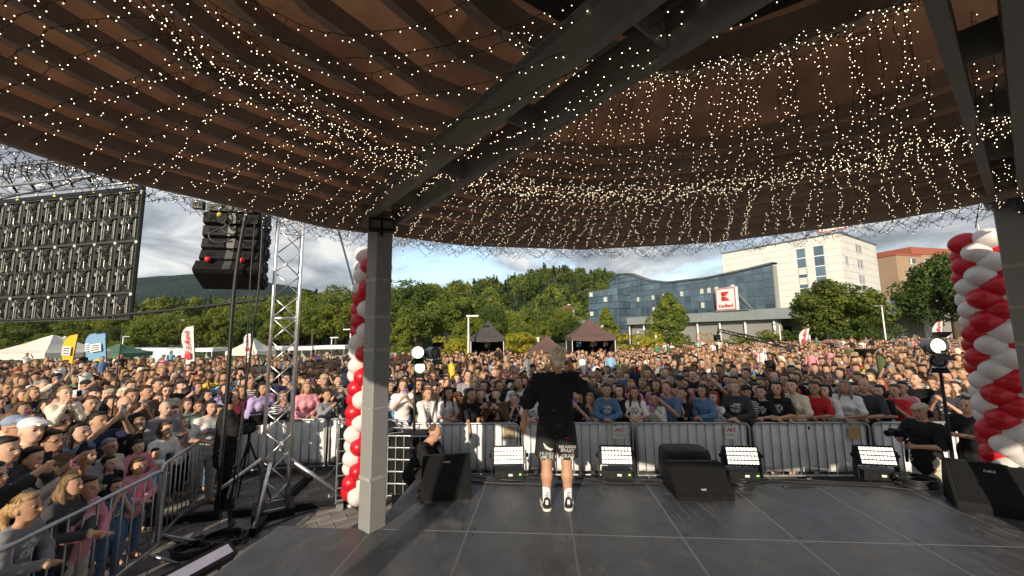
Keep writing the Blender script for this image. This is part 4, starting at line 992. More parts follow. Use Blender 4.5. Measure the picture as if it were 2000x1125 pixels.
def flats():
    a = aty(1768, 640, 115); b = aty(1920, 640, 123)
    t = thing('apartment_tower', 'tan apartment tower with terracotta parapet behind the right tree', 'apartment block', (a.x, a.y, 0))
    u = Vector((b.x-a.x, b.y-a.y, 0)).normalized(); n = Vector((u.y, -u.x, 0)); o = Vector((0, 0, 0))
    mb = MB(); slab(mb, o, u, n, 0, 10.5, 0, 25.0, -18, 0); obj('wall', mb, M['tan'], t)
    mb = MB(); slab(mb, o, u, n, 10.5, 32, 0, 25.8, -18, -.6); obj('wall', mb, M['tan'], t)
    mb = MB(); slab(mb, o, u, n, -.2, 10.7, 25.0, 25.5, -18.2, .2); obj('parapet', mb, M['terracotta'], t)
    mb = MB(); slab(mb, o, u, n, 7.5, 32.2, 25.8, 28.0, -14, -.4); obj('parapet', mb, M['terracotta'], t)
    for k in range(9):
        z = 22.6 - k*2.65
        for s in (5.4, 12.2, 18.0, 23.0, 28):
            y0 = 0 if s < 10 else -.6
            m2 = MB(); slab(m2, o, u, n, s, s+2.6, z, z+1.5, y0-.02, y0+.03); w = obj('window', m2, M['glass'], t); f = MB(); slab(f, o, u, n, s+.4, s+1.0, z, z+1.5, y0+.03, y0+.07); slab(f, o, u, n, s-.1, s+2.7, z-.14, z-.01, y0-.02, y0+.12); obj('window_frame', f, M['white'], w)
    c = aty(1736, 560, 170)
    t = thing('far_flats', 'pale far block of flats between office block and tan tower', 'apartment block', (c.x, c.y, 0))
    mb = MB(); mb.box((0, 4, 12.5), (9, 8, 25)); obj('wall', mb, M['wallwhite'], t)
    for k in range(8):
        m2 = MB(); m2.box((3.0, -.4, 3+k*2.8), (3.6, 1.0, .9)); obj('balcony', m2, M['shopwall'], t)
        m2 = MB(); m2.box((-2, -.03, 3.4+k*2.8), (1.6, .06, 1.3)); obj('window', m2, M['glass'], t)
    # little houses among the trees
    for x, y, Y, w, lab in ((1755, 615, 98, 0, ''),): pass
    for x, y, Y, s, lab in ((865, 648, 88, .45, 'small white house half hidden among trees left of the dark tent'), (1108, 606, 120, .6, 'house with brown roof among trees left of the glass building'), (350, 644, 75, .6, 'low house with brown roof among the trees below the mountain')):
        p = aty(x, y, Y); h = thing('house', lab, 'house', (p.x, p.y, hill_z(p.x, p.y)), R(25)); zb = p.z - hill_z(p.x, p.y)
        m2 = MB(); m2.box((0, 0, zb/2), (5*s, 5*s, zb)); obj('wall', m2, M['white'], h)
        m2 = MB(); m2.prism([(-3*s, 0), (3*s, 0), (0, 2.6*s)], (0, -3*s, zb), (1, 0, 0), (0, 0, 1), (0, 6*s, 0)); rf = obj('roof', m2, M['roof_brown'], h)
        m2 = MB(); m2.box((1.0*s, 0, zb+2.2*s), (.6, .6, 2*s)); obj('chimney', m2, M['white'], rf)
        m2 = MB(); m2.box((-.8, -2.53*s, zb-1.4), (1.1, .08, 1.2)); obj('window', m2, M['darkvoid'], h)
def hill_z(x, y): return float(max(0, hill_h(np.array([x]), np.array([y]))[0])) if y > 100 else 0.0
flats()
# ================================================================== tents, stalls, flags, lamp posts
M['tent_dk'] = mat('dark_tent_fabric', (.050, .046, .046), .8, var=.15, scale=2, bump=.2, bscale=6)
M['tent_br'] = mat('brown_tent_fabric', (.105, .060, .052), .8, var=.15, scale=2, bump=.2, bscale=6)
M['tent_wh'] = mat('white_tent_fabric', (.72, .68, .60), .75, var=.05, scale=2, transl=.15)
M['tent_gr'] = mat('green_tent_fabric', (.05, .13, .075), .75, var=.1)
def tent(P, w, eave, peak, m, label, cat='tent', rz=0.0, dark_walls=True, group=None, valance=.28):
    t = thing('pavilion_tent', label, cat, P, rz, group)
    mb = MB(); h = w/2; n = 8; V = []; F = []
    rings = [(1.0, eave), (.72, eave+(peak-eave)*.20), (.42, eave+(peak-eave)*.50), (.16, eave+(peak-eave)*.84), (.02, peak)]
    for s, z in rings:
        for k in range(16):
            a = k/16*4; side = int(a); f = a-side; c = [(-1, -1), (1, -1), (1, 1), (-1, 1)]; p, q = c[side], c[(side+1) % 4]
            x, y = p[0]+(q[0]-p[0])*f, p[1]+(q[1]-p[1])*f; sag = -.06*math.sin(math.pi*f)*(1 if s > .1 else 0)
            V.append((x*h*s, y*h*s, z+sag))
    for i in range(4):
        for k in range(16): F.append((i*16+k, i*16+(k+1) % 16, i*16+16+(k+1) % 16, i*16+16+k))
    b = len(V)
    for k in range(16): V.append((V[k][0]*1.003, V[k][1]*1.003, V[k][2]-valance))
    for k in range(16): F.append((b+k, b+(k+1) % 16, (k+1) % 16, k))
    mb.add(V, F); obj('roof', mb, m, t, False)
    for sx in (-1, 1):
        for sy in (-1, 1):
            l = MB(); l.tube((sx*(h-.05), sy*(h-.05), 0), (sx*(h-.05), sy*(h-.05), eave-.02), .025, n=6); obj('leg', l, M['white'], t)
    if dark_walls:
        b_ = MB(); b_.box((0, h-.08, eave/2), (w-.1, .02, eave-.05)); obj('rear_wall', b_, M['cloth_blk'], t)
        for sx in (-1, 1): b_ = MB(); b_.box((sx*(h-.08), 0, eave/2), (.02, w-.2, eave-.05)); obj('side_wall', b_, M['cloth_blk'], t)
    return t
def tent_px(x0, x1, y_eave, y_peak, Y, m, label, **k):
    a, b = aty(x0, y_eave, Y), aty(x1, y_eave, Y); c = (a+b)/2; pk = aty((x0+x1)/2, y_peak, Y+1)
    return tent(Vector((c.x, Y+(b.x-a.x)/2, 0)), (b.x-a.x), c.z, pk.z, m, label, **k), c
tent_px(918, 985, 658, 626, 25, M['tent_dk'], 'dark grey pavilion tent sheltering a camera, left of the performer')
tent_px(1034, 1108, 684, 655, 22, M['tent_br'], 'small brown pavilion tent partly behind the performer')
tent_px(1116, 1203, 656, 622, 25, M['tent_br'], 'tall brown pavilion tent with three cameras, right of the performer')
for i, (x, Y, lab) in enumerate([(955, 25.6, 'tripod camera inside the dark grey tent'), (1132, 25.5, 'tripod camera in blue cover in the tall brown tent'), (1158, 25.4, 'middle tripod camera in the tall brown tent'), (1183, 25.6, 'right tripod camera in the tall brown tent')]):
    p = aty(x, 700, Y); t = thing('broadcast_camera', lab, 'video camera', (p.x, Y, .75), R(random.uniform(-15, 15)), 'broadcast cameras in the tents')
    for k in range(3):
        a = R(90+120*k); l = MB(); l.tube((0, 0, .95), (.4*math.cos(a), .4*math.sin(a), 0), .03, .02, n=6); obj('tripod_leg', l, M['blackmetal'], t)
    b = MB(); b.box((0, 0, 1.22), (.24, .55, .30)); obj('camera_body', b, mat('blue_cover', (.03, .22, .5), .6) if i == 1 else M['led_mid'], t)
    l = MB(); l.tube((0, -.25, 1.25), (0, -.62, 1.25), .10, .13, n=12); obj('lens', l, M['black'], t)
    v = MB(); v.box((0, -.02, 1.46), (.26, .10, .18)); obj('viewfinder', v, M['paper'] if i == 2 else M['black'], t)
    pl = MB(); pl.box((0, 0, -.375), (1.1, 1.1, .74)); obj('riser', pl, M['cloth_blk'], t)
tent_px(-40, 88, 690, 655, 20, M['tent_wh'], 'white pavilion tent at the far left picture edge', dark_walls=False)
tent_px(40, 118, 690, 657, 25, M['tent_wh'], 'second white pavilion tent behind the far left tent', dark_walls=False)
tent_px(440, 502, 686, 660, 30, M['tent_wh'], 'white pavilion tent seen behind the truss tower', dark_walls=False)
tent_px(160, 232, 690, 672, 27, M['tent_gr'], 'green pavilion tent behind the blue flags', dark_walls=False)
def stall(x0, x1, y, Y, label):
    a, b = aty(x0, y, Y), aty(x1, y, Y); w = b.x-a.x; t = thing('market_stall', label, 'market stall', ((a.x+b.x)/2, Y, 0), 0, 'white roofed market stalls')
    m2 = MB(); m2.box((0, 0, a.z), (w, 2.2, .30)); obj('roof', m2, M['white'], t)
    for sx in (-1, 1):
        for sy in (-1, 1): l = MB(); l.tube((sx*(w/2-.1), sy*1, 0), (sx*(w/2-.1), sy*1, a.z-.1), .04, n=6); obj('post', l, M['zinc'], t)
    m2 = MB(); m2.box((0, .9, .65), (w-.3, .3, 1.25)); obj('counter', m2, M['shopwall'], t)
for i, (a, b, y) in enumerate([(245, 292, 683), (300, 345, 683), (385, 434, 683), (508, 565, 680), (576, 622, 680), (626, 684, 678)]):
    stall(a, b, y, 34, 'white flat-roofed market stall, %s of the row from the left' % ordinal(i+1))
p = aty(330, 692, 32); t = thing('banner_board', 'pale blue printed banner board in front of the market stalls', 'banner', (p.x, 32, 0)); mb = MB(); mb.box((0, 0, 1.1), (3.0, .05, 1.5)); obj('board', mb, mat('pale_blue_print', (.45, .62, .66), .6, var=.3, scale=2, col2=(.72, .74, .70)), t)
for sx in (-1.4, 1.4): mb = MB(); mb.tube((sx, .04, 0), (sx, .04, 1.8), .03, n=6); obj('post', mb, M['zinc'], t)
M['yellowflag'] = mat('yellow_flag', (.75, .52, .03), .7, var=.06, transl=.2)
M['blueflag'] = mat('blue_flag', (.22, .42, .62), .7, var=.06, transl=.2)
M['whiteflag'] = mat('white_flag', (.74, .73, .72), .7, var=.04, transl=.2)
def flag(xb, yb, xt, yt, Y, wpx, m, label, text=None, rz=0.0, patch=None):
    b, tp = aty(xb, yb, Y), aty(xt, yt, Y); H = tp.z; w = wpx*Y/FPX; lean = tp.x-b.x
    t = thing('beach_flag', label, 'flag', (b.x, Y, 0), 0, 'feather flags over the crowd')
    z0 = b.z-.1; n = 26; V = []; F = []
    for i in range(n+1):
        f = i/n; z = z0 + (H-z0)*f; ww = w*(.70 + .3*f/.6) if f < .6 else w*math.sqrt(max(0, 1-((f-.6)/.4)**2))**.8
        xc = lean*(z/H); yw = .05*math.sin(f*5)
        V += [(xc + w*.42 - ww, yw, z), (xc + w*.42, yw*.3, z), (xc + w*.42, yw*.3+.012, z), (xc + w*.42 - ww, yw+.012, z)]
    for i in range(n):
        for k in range(4): F.append((i*4+k, i*4+(k+1) % 4, i*4+4+(k+1) % 4, i*4+4+k))
    mb = MB(); mb.add(V, F); f = obj('cloth', mb, m, t, False)
    pl = MB(); pl.path([(w*.42, 0, 0), (lean*.5+w*.42, 0, H*.5), (lean*.9+w*.42, 0, H*.9), (lean+w*.2, 0, H+.03)], .018, 6); obj('pole', pl, M['blackmetal'], t)
    ang = math.atan2(lean, H)
    if patch:
        c = MB(); zc = z0 + (H-z0)*.62; xc = lean*(zc/H) - w*.08; c.box((xc, -.075, zc), (w*.62, .01, (H-z0)*.20), M=Matrix.Rotation(ang, 3, 'Y')); obj('print_panel', c, M['paper'], f)
        for k in range(3): c = MB(); c.box((xc, -.083, zc+(k-1)*(H-z0)*.055), (w*.45, .006, (H-z0)*.025), M=Matrix.Rotation(ang, 3, 'Y')); obj('print_line', c, M['led_mid'], f)
        if patch == 'sun':
            c = MB(); zc = z0 + (H-z0)*.25; c.lathe([(.001, 0), (w*.2, .0), (w*.2, .01)], (lean*(zc/H), -.07, zc), 14, Matrix.Rotation(R(90), 3, 'X')); obj('sun_print', c, M['yellowflag'], f)
    if text:
        me = text_mesh('lettering', text, w*.50, M['red'], .004, bold=.004); zc = z0 + (H-z0)*.60; o = put('lettering', me, f, (lean*(zc/H)-w*.05, -.075, zc)); o.rotation_euler = (R(90), R(-90)+ang, 0)
        c = MB(); zc = z0 + (H-z0)*.26; c.box((lean*(zc/H)-w*.05, -.07, zc), (w*.45, .01, w*.45), M=Matrix.Rotation(ang, 3, 'Y')); lg = obj('logo_panel', c, M['red'], f)
flag(122, 735, 142, 652, 17, 26, M['yellowflag'], 'yellow feather flag with white printed panel', patch='y')
flag(178, 720, 180, 650, 19, 22, M['blueflag'], 'narrow pale blue feather flag behind the wider blue one', patch='y')
flag(203, 722, 192, 650, 17, 34, M['blueflag'], 'wide pale blue feather flag with sun print', patch='sun')
flag(379, 712, 368, 636, 17, 25, M['whiteflag'], 'tall white feather flag with red lettering left of the hanging cables', 'Kaufland')
flag(488, 690, 484, 651, 26, 14, M['whiteflag'], 'small white feather flag behind the hanging cables', 'Kaufland')
flag(1562, 674, 1573, 641, 34, 18, M['whiteflag'], 'white feather flag with red lettering in front of the right tree', 'Kaufland')
flag(1828, 668, 1832, 627, 24, 20, M['whiteflag'], 'white feather flag with red lettering behind the right stage lamp', 'Kaufland')
flag(1043, 678, 1048, 658, 34, 14, M['whiteflag'], 'white feather flag between the tents left of the performer')
def lamp_post(x, ytop, Y, label, arm=1):
    p = aty(x, ytop, Y); t = thing('street_lamp', label, 'street lamp', (p.x, Y, 0), 0, 'slim street lamps round the square')
    m2 = MB(); m2.tube((0, 0, 0), (0, 0, p.z), .07, .045, n=8); obj('post', m2, M['white'], t, True)
    m2 = MB(); m2.box((arm*.25, 0, p.z+.03), (.75, .18, .09)); obj('lamp_head', m2, M['zinc'], t)
lamp_post(915, 618, 24.0, 'white street lamp rising beside the dark grey tent', 1)
lamp_post(685, 644, 34, 'slim street lamp left of the balloon column', -1)
lamp_post(648, 660, 36, 'short street lamp behind the market stalls', 1)
lamp_post(241, 658, 36, 'slim street lamp right of the blue flags', 1)
lamp_post(1522, 634, 40, 'street lamp in front of the shop canopy', -1)
lamp_post(1722, 598, 34, 'tall street lamp left of the right stage lamp', -1)
lamp_post(1246, 645, 45, 'short street lamp by the yellow-green bush', 1)
def jib():
    a, b = aty(1402, 645, 30), aty(1700, 712, 22)
    t = thing('camera_crane', 'long black camera crane boom reaching over the crowd', 'camera crane', a)
    d = b-a
    for off in ((0, 0, .16), (0, 0, -.16)):
        m2 = MB(); m2.tube(Vector(off)*.6, d + Vector(off), .045, n=6); obj('boom_rail', m2, M['blackmetal'], t)
    for k in range(26):
        f = k/26; p = d*f; q = d*(f+1/26); s = 1 if k % 2 else -1; m2 = MB(); m2.tube(p + Vector((0, 0, .13*s)), q + Vector((0, 0, -.13*s)), .03, n=5); obj('boom_brace', m2, M['blackmetal'], t)
    m2 = MB(); m2.box((-.1, 0, -.6), (.35, .4, .5)); m2.tube((0, 0, 0), (-.1, 0, -.5), .05, n=6); obj('camera_head', m2, M['blackmetal'], t)
    m2 = MB(); m2.tube((d.x*.98, d.y*.98, d.z), (d.x*.98, d.y*.98, -a.z), .12, n=8); obj('pedestal', m2, M['blackmetal'], t)
    m2 = MB(); m2.box(d*1.02, (1.0, .45, .45)); obj('counterweight', m2, M['blackmetal'], t)
jib()
def wing_sculpture(x, y0, y1, Y, label):
    b, tp = aty(x, y1, Y), aty(x, y0, Y); h = tp.z; t = thing('white_sculpture', label, 'sculpture', (b.x, Y, 0))
    for k, (dx, hh, w) in enumerate(((-.35, 1.0, .26), (0, .82, .34), (.3, .62, .34))):
        m2 = MB(); m2.prism([(-w, 0), (w, 0), (w*.8, h*hh*.7), (0, h*hh), (-w*.6, h*hh*.75)], (dx, k*.1, 0), (1, 0, 0), (0, 0, 1), (0, .12, 0)); obj('blade', m2, M['white'], t)
wing_sculpture(1292, 651, 690, 30, 'pointed white sculpture beside the yellow-green bush')
def spoke_wheel(x, y, Y, label):
    c = aty(x, y, Y); t = thing('wooden_wheel', label, 'wheel', (c.x, Y, 0)); r = 1.0
    m2 = MB(); m2.path([(r*math.cos(a), 0, c.z + r*math.sin(a)) for a in np.linspace(0, 2*math.pi, 24, endpoint=False)], .07, 6, closed=True); obj('rim', m2, M['wood'], t, True)
    for k in range(6): a = math.pi*k/6; m2 = MB(); m2.tube((-r*math.cos(a), 0, c.z-r*math.sin(a)), (r*math.cos(a), 0, c.z+r*math.sin(a)), .035, n=5); obj('spoke', m2, M['wood'], t)
    m2 = MB(); m2.box((0, .1, (c.z-r)/2), (1.0, .5, max(.1, c.z-r))); obj('stand', m2, M['wood'], t)
spoke_wheel(1371, 668, 44, 'left of two wooden spoked wheels before the shop entrance'); spoke_wheel(1384, 668, 44, 'right of two wooden spoked wheels before the shop entrance')
def floor_speaker():
    p = aty(1700, 706, 16); t = thing('delay_speaker', 'black loudspeaker box standing among the crowd on the right', 'loudspeaker', (p.x, 16, 0))
    m2 = MB(); m2.box((0, 0, 1.72), (.75, .5, .38)); obj('cabinet', m2, M['black'], t); m2 = MB(); m2.tube((0, 0, 0), (0, 0, 1.53), .03, n=8); obj('pole', m2, M['blackmetal'], t)
    m2 = MB(); m2.box((0, -.255, 1.72), (.68, .012, .32)); obj('grille', m2, M['grille'], t)
floor_speaker()
# ================================================================== trees, bushes, woods
def leaf_mat(name, c, c2, tr=.35):
    return mat(name, c, .6, var=.30, scale=.9, transl=tr, obj_rand=.18, col2=c2, spec=.3)
M['leaf_a'] = leaf_mat('green_leaves', (.105, .155, .026), (.17, .20, .03))
M['leaf_b'] = leaf_mat('dark_leaves', (.055, .098, .020), (.095, .140, .026))
M['leaf_y'] = leaf_mat('yellow_green_leaves', (.38, .30, .022), (.19, .22, .024))
M['leaf_l'] = leaf_mat('light_leaves', (.21, .23, .03), (.14, .18, .026))
M['leaf_c'] = leaf_mat('conifer_needles', (.026, .052, .018), (.040, .068, .020), .15)
M['bark'] = mat('bark', (.075, .055, .040), .9, var=.3, scale=8, bump=.6, bscale=20)
def leaf_cloud(centres, radii, per, size, seed, squash=1.0, shell=.55):
    """leaf-sized quads filling a set of clumps"""
    r = np.random.default_rng(seed); C = np.repeat(np.asarray(centres), per, 0); RD = np.repeat(np.asarray(radii), per)
    n = len(C); d = r.normal(size=(n, 3)); d /= np.linalg.norm(d, axis=1)[:, None]
    rad = RD*(shell + (1-shell)*r.random(n))**.6; P = C + d*rad[:, None]*np.array([1, 1, squash])
    nrm = d*.7 + r.normal(size=(n, 3))*.6 + np.array([0, 0, .35]); nrm /= np.linalg.norm(nrm, axis=1)[:, None]
    a = np.cross(nrm, r.normal(size=(n, 3))); a /= np.linalg.norm(a, axis=1)[:, None]; b = np.cross(nrm, a)
    s = size*(.6 + .8*r.random(n))[:, None]
    V = np.stack([P-a*s*.5, P+b*s*.32, P+a*s*.6+nrm*s*.1, P-b*s*.32], 1).reshape(-1, 3)
    return V, np.arange(n*4).reshape(n, 4)
def crown_shape(kind, h, w, seed):
    r = np.random.default_rng(seed); cs, rs = [], []
    if kind == 'round':
        for k in range(52):
            d = r.normal(size=3); d /= np.linalg.norm(d); q = r.random()**.45
            cs.append((d[0]*w*.40*q, d[1]*w*.40*q, h*.60 + d[2]*h*.32*q)); rs.append(w*r.uniform(.10, .18))
    elif kind == 'cone':
        for k in range(70):
            f = r.random()**.8; z = h*(.16 + .82*f); rr = w*.46*(math.sin(min(1, (1-f)*1.25)*math.pi/2)); a = r.uniform(0, 6.28); q = r.random()**.4
            cs.append((math.cos(a)*rr*q, math.sin(a)*rr*q, z)); rs.append(max(w*.05, w*r.uniform(.12, .19)*(1.15-f*.6)))
    elif kind == 'bush':
        for k in range(26):
            d = r.normal(size=3); d /= np.linalg.norm(d); q = r.random()**.4
            cs.append((d[0]*w*.42*q, d[1]*w*.42*q, max(.1*h, h*.5 + d[2]*h*.42*q))); rs.append(w*r.uniform(.10, .16))
    elif kind == 'conifer':
        for k in range(46):
            f = r.random(); z = h*(.10 + .88*f); rr = w*.5*(1-f)**.9; a = r.uniform(0, 6.28)
            cs.append((math.cos(a)*rr*.75, math.sin(a)*rr*.75, z-rr*.15)); rs.append(max(.10*w*.6, w*.15*(1.1-f)))
    return np.array(cs), np.array(rs)
TREES = {}
def tree_meshes(kind, leaf, h, w, per, size, seed):
    cs, rs = crown_shape(kind, h, w, seed); V, F = leaf_cloud(cs, rs, per, size, seed+1, .85)
    crown = np_mesh('crown', V, F, M[leaf])
    mb = MB(); r = random.Random(seed); base = .030*h if kind != 'bush' else .012*h
    pts = [(0, 0, 0), (r.uniform(-.1, .1), r.uniform(-.1, .1), h*.3), (r.uniform(-.2, .2), r.uniform(-.2, .2), h*.62), (0, 0, h*.85)]
    mb.path(pts, [base, base*.8, base*.45, base*.15], 8)
    for k in range(9):
        i = r.randrange(len(cs)); e = Vector(cs[i]); st = Vector((0, 0, min(e.z*.7, h*.55)))
        mb.path([st, (st+e)/2 + Vector((0, 0, -.03*h)), e], [base*.42, base*.25, base*.08], 5)
    return crown, mb.mesh('trunk', M['bark'], True)
for key, args in {'round1': ('round', 'leaf_a', 9, 8, 150, .32, 11), 'round2': ('round', 'leaf_b', 10, 9, 150, .34, 12), 'round3': ('round', 'leaf_l', 9, 7.5, 150, .32, 13), 'round4': ('round', 'leaf_a', 11, 8, 150, .34, 14),
                  'cone1': ('cone', 'leaf_l', 7, 4.2, 120, .26, 21), 'cone2': ('cone', 'leaf_a', 7, 4.6, 120, .26, 22), 'conif1': ('conifer', 'leaf_c', 12, 4.6, 120, .34, 31), 'conif2': ('conifer', 'leaf_c', 10, 3.4, 110, .30, 32),
                  'bush1': ('bush', 'leaf_y', 3, 3.4, 170, .17, 41), 'bush2': ('bush', 'leaf_l', 3, 3.8, 170, .17, 42), 'bush3': ('bush', 'leaf_b', 4, 5, 170, .2, 43),
                  'big1': ('cone', 'leaf_a', 7.4, 5.4, 260, .24, 51), 'big2': ('round', 'leaf_a', 7.0, 7.4, 330, .24, 52), 'big3': ('round', 'leaf_b', 8.0, 7.0, 300, .24, 53)}.items():
    TREES[key] = tree_meshes(*args)
HT = {'round1': 9, 'round2': 10, 'round3': 9, 'round4': 11, 'cone1': 7, 'cone2': 7, 'conif1': 12, 'conif2': 10, 'bush1': 3, 'bush2': 3, 'bush3': 4, 'big1': 7.4, 'big2': 7.0, 'big3': 8.0}
def plant(key, x, ytop, Y, label, wide=1.0, group=None, name='tree', cat='tree', base=None):
    p = aty(x, ytop, Y); zb = hill_z(p.x, Y) if base is None else base; s = (p.z-zb)/HT[key]/.97
    t = thing(name, label, cat, (p.x, Y, zb), random.uniform(0, 6.28), group); t.scale = (s*wide, s*wide, s)
    c = put('crown', TREES[key][0], t); k = put('trunk', TREES[key][1], t)
    return t
# trees one can point at
plant('big1', 1305, 578, 40, 'upright green tree in front of the wall sign', 1.0)
plant('big2', 1625, 548, 42, 'broad green tree in front of the cream office block', 1.12)
plant('bush3', 1690, 622, 38, 'dark rounded tree right of the broad green one', 1.25)
plant('big3', 1845, 490, 44, 'large tree before the tan apartment tower', .95)
plant('cone1', 1183, 604, 48, 'slender light green tree behind the tall brown tent', 1.0)
plant('cone1', 1060, 630, 50, 'small light green tree behind the small brown tent', 1.0)
plant('cone1', 783, 626, 46, 'pointed light green tree right of the left pillar', 1.1)
plant('cone2', 1010, 625, 56, 'pointed green tree between dark tent and performer', 1.0)
plant('cone1', 893, 632, 54, 'pointed light green tree left of the dark grey tent', 1.0)
plant('cone1', 432, 618, 52, 'light green conical tree left of the hanging cables', 1.1)
plant('cone1', 330, 632, 55, 'light green tree below the far mountain', 1.2)
plant('cone2', 262, 640, 50, 'dense green tree right of the LED wall corner', 1.2)
for k, (x, y, Y, key, lab) in enumerate([(890, 652, 30, 'bush1', 'yellow-green bush left of the dark grey tent'), (1010, 645, 33, 'bush1', 'yellow bush right of the dark grey tent'), (1090, 672, 34, 'bush2', 'low bush between the two brown tents'),
        (1250, 645, 31, 'bush1', 'large yellow-green bush right of the tall brown tent'), (1432, 652, 40, 'bush2', 'round bush left of the crane boom'), (1480, 645, 40, 'bush2', 'round bush under the crane boom'), (1530, 645, 42, 'bush3', 'dark bush before the shop fronts')]):
    plant(key, x, y, Y, lab, 1.3 if key == 'bush1' else 1.35, 'bushes round the square', 'bush', 'bush')
# belt of trees along the far side of the square, counted from the left
def belt():
    keys = ['round1', 'round2', 'round3', 'round4', 'round3', 'cone2', 'round3', 'round1', 'cone1']; spec = []
    sky = lambda x: np.interp(x, [-100, 250, 330, 440, 560, 620, 700, 770, 840, 920, 1000, 1060, 1120, 1160], [625, 620, 585, 600, 580, 562, 568, 560, 545, 578, 600, 605, 600, 612])
    x = -90; k = 0
    rows = ((66, 0), (82, -12), (98, -26))
    for Y, lift in rows:
        x = -120 + random.uniform(0, 30)
        while x < (1130 if Y > 70 else 1040):
            y = sky(x) + lift*.6 + 18 + random.uniform(-14, 16) + (14 if Y < 70 else 0)
            spec.append((x, y, Y + random.uniform(-5, 5), random.choice(keys))); x += random.uniform(34, 60)
    for i, (x, y, Y, key) in enumerate(sorted(spec)):
        plant(key, x, y, Y, 'leafy tree in the belt behind the square, %s from the left' % ordinal(i+1), random.uniform(.9, 1.25), 'trees in the belt behind the square')
belt()
plant('round2', 800, 548, 74, 'big dark green tree right of the left pillar', 1.15)
plant('round4', 850, 560, 78, 'big dark tree left of the dark grey tent', 1.1)
plant('conif1', 1043, 590, 80, 'narrow conifer above the small brown tent', .5)
# woods on the ridge: one mass
def woods():
    r = np.random.default_rng(77); VV, FF, CC = [], [], []; off = 0
    protos = []
    for kind, h, w, per, size, seed in (('round', 11, 9, 9, 1.25, 61), ('round', 13, 9, 9, 1.25, 62), ('conifer', 12, 5.5, 8, 1.1, 63), ('conifer', 14, 5, 8, 1.1, 64), ('round', 9, 9, 9, 1.2, 65)):
        cs, rs = crown_shape(kind, h, w, seed); V, F = leaf_cloud(cs, rs, per, size, seed, .9, .8); protos.append((V, F, kind))
    for i in range(1500):
        Y = r.uniform(108, 290); u = r.uniform(-150, 1420); X = (u-1000)/FPX*Y
        z = float(hill_h(np.array([X]), np.array([Y]))[0])
        if z < -.25: z = -.25
        up = (z/38.0)
        k = r.choice([2, 3, 2, 0]) if r.random() < .15 + .30*up else r.choice([0, 1, 4])
        V, F, kind = protos[k]; a = r.uniform(0, 6.28); s = r.uniform(.55, .95); c, sn = math.cos(a)*s, math.sin(a)*s
        W = np.empty_like(V); W[:, 0] = V[:, 0]*c - V[:, 1]*sn + X; W[:, 1] = V[:, 0]*sn + V[:, 1]*c + Y; W[:, 2] = V[:, 2]*s + z
        base = np.array((.034, .062, .018) if kind == 'conifer' else [(.115, .15, .028), (.08, .12, .024), (.16, .185, .032)][r.integers(3)])*r.uniform(.75, 1.25)
        VV.append(W); FF.append(F+off); CC.append(np.repeat((base*(1 + r.normal(0, .16, (len(F), 1)))).clip(.005, .4), 4, 0)); off += len(V)
    me = np_mesh('ridge_woods', np.concatenate(VV), np.concatenate(FF), mat('ridge_leaves', (.05, .08, .02), .7, var=.15, scale=.1, attr='tint', transl=.25, spec=.2), col=np.concatenate(CC))
    o = struct(put('ridge_woods', me), 'stuff'); o['label'] = 'mixed woods covering the ridge behind the square'; o['category'] = 'woods'
woods()
